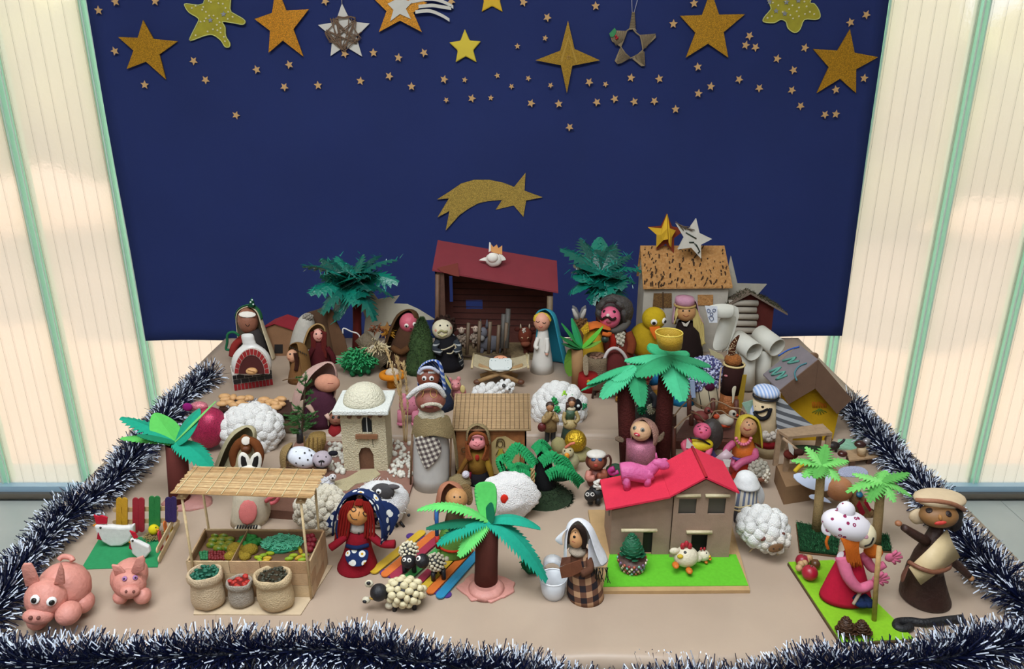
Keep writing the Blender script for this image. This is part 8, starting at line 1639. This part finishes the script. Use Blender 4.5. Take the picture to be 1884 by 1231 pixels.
# green board scene
t = T('green_felt_board', 'bright green felt board carrying the girl in red', 'board', 1562, 1108)
t.flat('board', [(1449, 1036), (1533, 1032), (1683, 1178), (1547, 1186)], 5, card('#5a4a30')); t.flat('felt', [(1450, 1034), (1533, 1030), (1682, 1175), (1548, 1182)], 1, fab('#84bb26', bump=.05), z=5); zg = TZ+6*t.s
for k, (x, y, r, c_) in enumerate([(1476, 1032, 12, '#8c1c30'), (1490, 1054, 14.5, '#a01c30'), (1500, 1038, 9, '#5a3a1e')]):
    b = T('bauble', ['crimson bauble behind the beads on the green board', 'larger crimson bauble in front of the beads on the green board', 'brown bauble beside the beads on the green board'][k], 'bauble', x, y+r*.85, z=zg); b.ball('ball', (x, y, 0), r, mat(c_, rough=.35)); b.ball('cap', (x+3, y-r*.8, 0), r*.2, mat('#6b3a30', rough=.4), seg=8)
for k, (x, y) in enumerate([(1484, 1031), (1474, 1038), (1489, 1027), (1470, 1045), (1480, 1036)]): b = T('wooden_bead', 'beige wooden bead, %s' % ['top of the bead cluster', 'left of the bead cluster', 'right end of the bead cluster', 'lowest of the bead cluster', 'middle of the bead cluster'][k], 'bead', x+1, y+6, z=zg); b.ball('bead', (x, y, -10), 6.4, wood('#bb9468', var=.1), seg=14)
for k, (x, y, r) in enumerate([(1557, 1168, 19), (1586, 1168, 15)]): b = T('pine_cone', ['larger brown pine cone at the front of the green board', 'smaller brown pine cone beside the larger one'][k], 'pine cone', x, y, z=zg); pinecone(b, x, y-2, y-r*1.6, r*1.0, clay('#4a2f1c'), 44, 13)
t = T('girl_in_red', 'kneeling doll in crimson dress, orange hair, flowered cap, holding the wooden staff', 'doll', 1560, 1118, z=zg)
rdc = fab('#b81838', bump=.08); t.lathe('dress', (1552, 1566), [(50, 1112), (47, 1096), (36, 1065), (24, 1035), (14, 1012)], rdc, sy=.7, sub=1); t.sheet('white_collar', [[(1540, 1016, -6), (1556, 1010, -14)], [(1536, 1030, -12), (1552, 1032, -22)]], fab('#cfc8cc'), solid=2)
c = (1590, 985, -4); h = t.ball('head', c, (20, 24), clay('#d9ccaa', bump=.05)); t.curve_on('eye', c, (20, 24), [(1580, 980), (1583, 975), (1588, 974)], 1, BLK, h); t.spot('cheek', c, (20, 24), (1592, 989), (4, 4), clay('#b0808c'), h); t.curve_on('mouth', c, (20, 24), [(1588, 1004), (1598, 1000), (1604, 990)], 1.7, BLK, h); t.ball('nose', (1606, 982, -8), 3, clay('#c09a86'), parent=h, seg=8)
fp = pat('dots', ['#dcd6dc', '#8c2a52', '#cfc8d4'], 13, 0, .26)
v, f = g_ball((0, 0, 0), (47, 30, 27), 26, 16); R = Euler((0, .3, 0)).to_matrix(); C = t.P(1558, 966, 4); t.mb('flowered_cap', ([C+R @ q for q in v], f), fp); t.ball('cap_peak', (1556, 940, 6), (16, 14, 18), fp); t.sheet('cap_corner', [[(1528, 950, 0), (1512, 958, 4)], [(1530, 978, -8), (1508, 976, 2)], [(1530, 990, -10), (1516, 984, 0)]], fp, solid=3)
oh = fab('#cf6a20', bump=.5); 
for k in range(15): t.tube('hair_strand', [(1548+k*2.4, 990, -20+k*.4), (1556+k*1.6, 1010, -26+k*.5), (1560+k*1.5+(k % 3)*2, 1036+(k*7) % 9, -26+k*.5)], 1.9, oh, seg=5)
t.tube('hair_strand', [(1524, 986, -6), (1520, 998, -8), (1524, 1010, -8)], 2.6, oh); t.ball('hair_bun', (1607, 1014, -2), (16, 12, 12), oh, lump=.2)
pk3 = fab('#cf6a88', bump=.05)
def hand_arm(pts, w, hand, dirn):
    S = smooth([t.P(*p) for p in pts], 5); n = len(S); V = []
    t.mb('arm', g_tube(S, [w*(1-.35*i/(n-1)) for i in range(n)], 10), pk3); H = t.P(*hand); hm_ = t.mb('palm', g_ball(H, (10, 4, 9), 12, 8), pk3)
    for k in range(5): a = dirn+(k-2)*.5; L = (9, 12, 13, 12, 10)[k]; e = H+Vector((cos(a)*(8+L), -1, sin(a)*(7+L))); t.mb('finger', g_tube([H+Vector((cos(a)*5, 0, sin(a)*5)), e], [3.4, 2.6], 8), pk3, hm_)
hand_arm([(1549, 1024, -14), (1560, 1060, -30), (1580, 1082, -36), (1606, 1074, -34)], 12, (1614, 1066, -34), .2); hand_arm([(1590, 1022, 4), (1606, 1046, 0), (1628, 1038, -4)], 10, (1638, 1026, -4), .1)
for x in (1574, 1588): t.tube('leg', [(x, 1098, -26), (x+12, 1110, -40)], 8, fab('#1b2c4c'), sm=False); t.ball('shoe', (x+12, 1112, -42), (12, 8, 6), fab('#16264a'))
t.tube('hem_cord', [(1570, 1112, -40), (1578, 1098, -38), (1586, 1084, -36)], 3, fab('#b09a88'))
b = T('wooden_staff', 'pale wooden staff standing on the green board in the pink hand', 'staff', 1608, 1141, z=zg); b.tube('rod', [(1608, 1141, 0), (1613, 1060, 0), (1618, 1006, 0)], 4.6, wood('#c09a62'), sm=False)
# brown lady
t = T('brown_clay_woman', 'dark brown clay woman with beige beret, cream shawl and belt at front right', 'figurine', 1698, 1128)
bc_ = clay('#3d241c', var=.2, bump=.4, bscale=.12); t.lathe('skirt', (1698, 1702), [(43, 1128), (45, 1112), (40, 1080), (31, 1050), (30, 1035)], bc_, sub=1); t.lathe('torso', (1702, 1724), [(30, 1048), (25, 1020), (17, 995), (10, 968)], bc_)
t.ball('hair', (1732, 948, 8), (38, 20, 26), clay('#1b1214')); t.ball('hair', (1756, 962, 2), (13, 12, 16), clay('#1b1214')); c = (1727, 948, -8); r = (33, 24, 21); h = t.ball('head', c, r, clay('#8c6238', bump=.05))
for x, y in ((1713, 941), (1742, 948)): t.spot('eye', c, r, (x, y), 5.6, clay('#2a1512'), h, th=1.6); t.spot('pupil', c, r, (x, y), 2, BLK, h, th=1, push=1.4)
t.spot('lips', c, r, (1727, 963), (10, 4), clay('#c93a30'), h, th=2.5); t.spot('nose', c, r, (1728, 954), (3, 5), clay('#a8743c'), h, th=3)
be = clay('#cdb593', bump=.1); t.ball('beret', (1729, 917, 12), (45, 28, 13), be, lump=.06); t.ball('beret_flap', (1690, 950, 6), (16, 8, 15), be, lump=.15); t.tube('beret_band', [(1686, 920, -6), (1700, 921, -16), (1722, 922, -22), (1748, 926, -20), (1766, 933, -10), (1774, 938, 2)], 4, clay('#9a6448'))
t.sheet('cream_shawl', [[(1742, 974, -12), (1753, 1001, -20), (1766, 1025, -22)], [(1708, 1010, -32), (1724, 1030, -44), (1738, 1044, -40)], [(1672, 1044, -34), (1684, 1062, -48), (1694, 1076, -54)]], clay('#d0b98e', bump=.1), solid=2, sub=0)
t.tube('arm', [(1704, 996, -6), (1684, 984, -14), (1662, 970, -18)], [9, 8, 6], bc_); t.ball('hand', (1653, 963, -20), (6, 5), clay('#96603e')); t.tube('arm', [(1744, 1026, -6), (1764, 1042, -10), (1782, 1060, -12)], [9, 8, 6], bc_); t.ball('hand', (1786, 1064, -13), (6, 5), clay('#a5764c'))
t.tube('belt', [(1672, 1034, -28), (1694, 1046, -48), (1720, 1053, -50), (1744, 1046, -36), (1748, 1036, -14)], 4, clay('#7a4a34')); t.sheet('side_bag', [[(1676, 1034, -16), (1664, 1044, -8)], [(1668, 1056, -24), (1656, 1060, -12)], [(1662, 1074, -28), (1657, 1072, -18)]], clay('#6b4234'), solid=3)
t = T('clay_cane', 'black clay cane lying in front of the brown clay woman', 'cane', 1710, 1150)
S = [t.G(x, y, 7) for x, y in [(1676, 1153), (1662, 1158), (1650, 1154), (1652, 1145), (1674, 1143), (1700, 1146), (1735, 1142), (1770, 1138)]]; t.mb('cane', g_tube(smooth(S, 5), 7.5, 12), clay('#19181b', bump=.4))
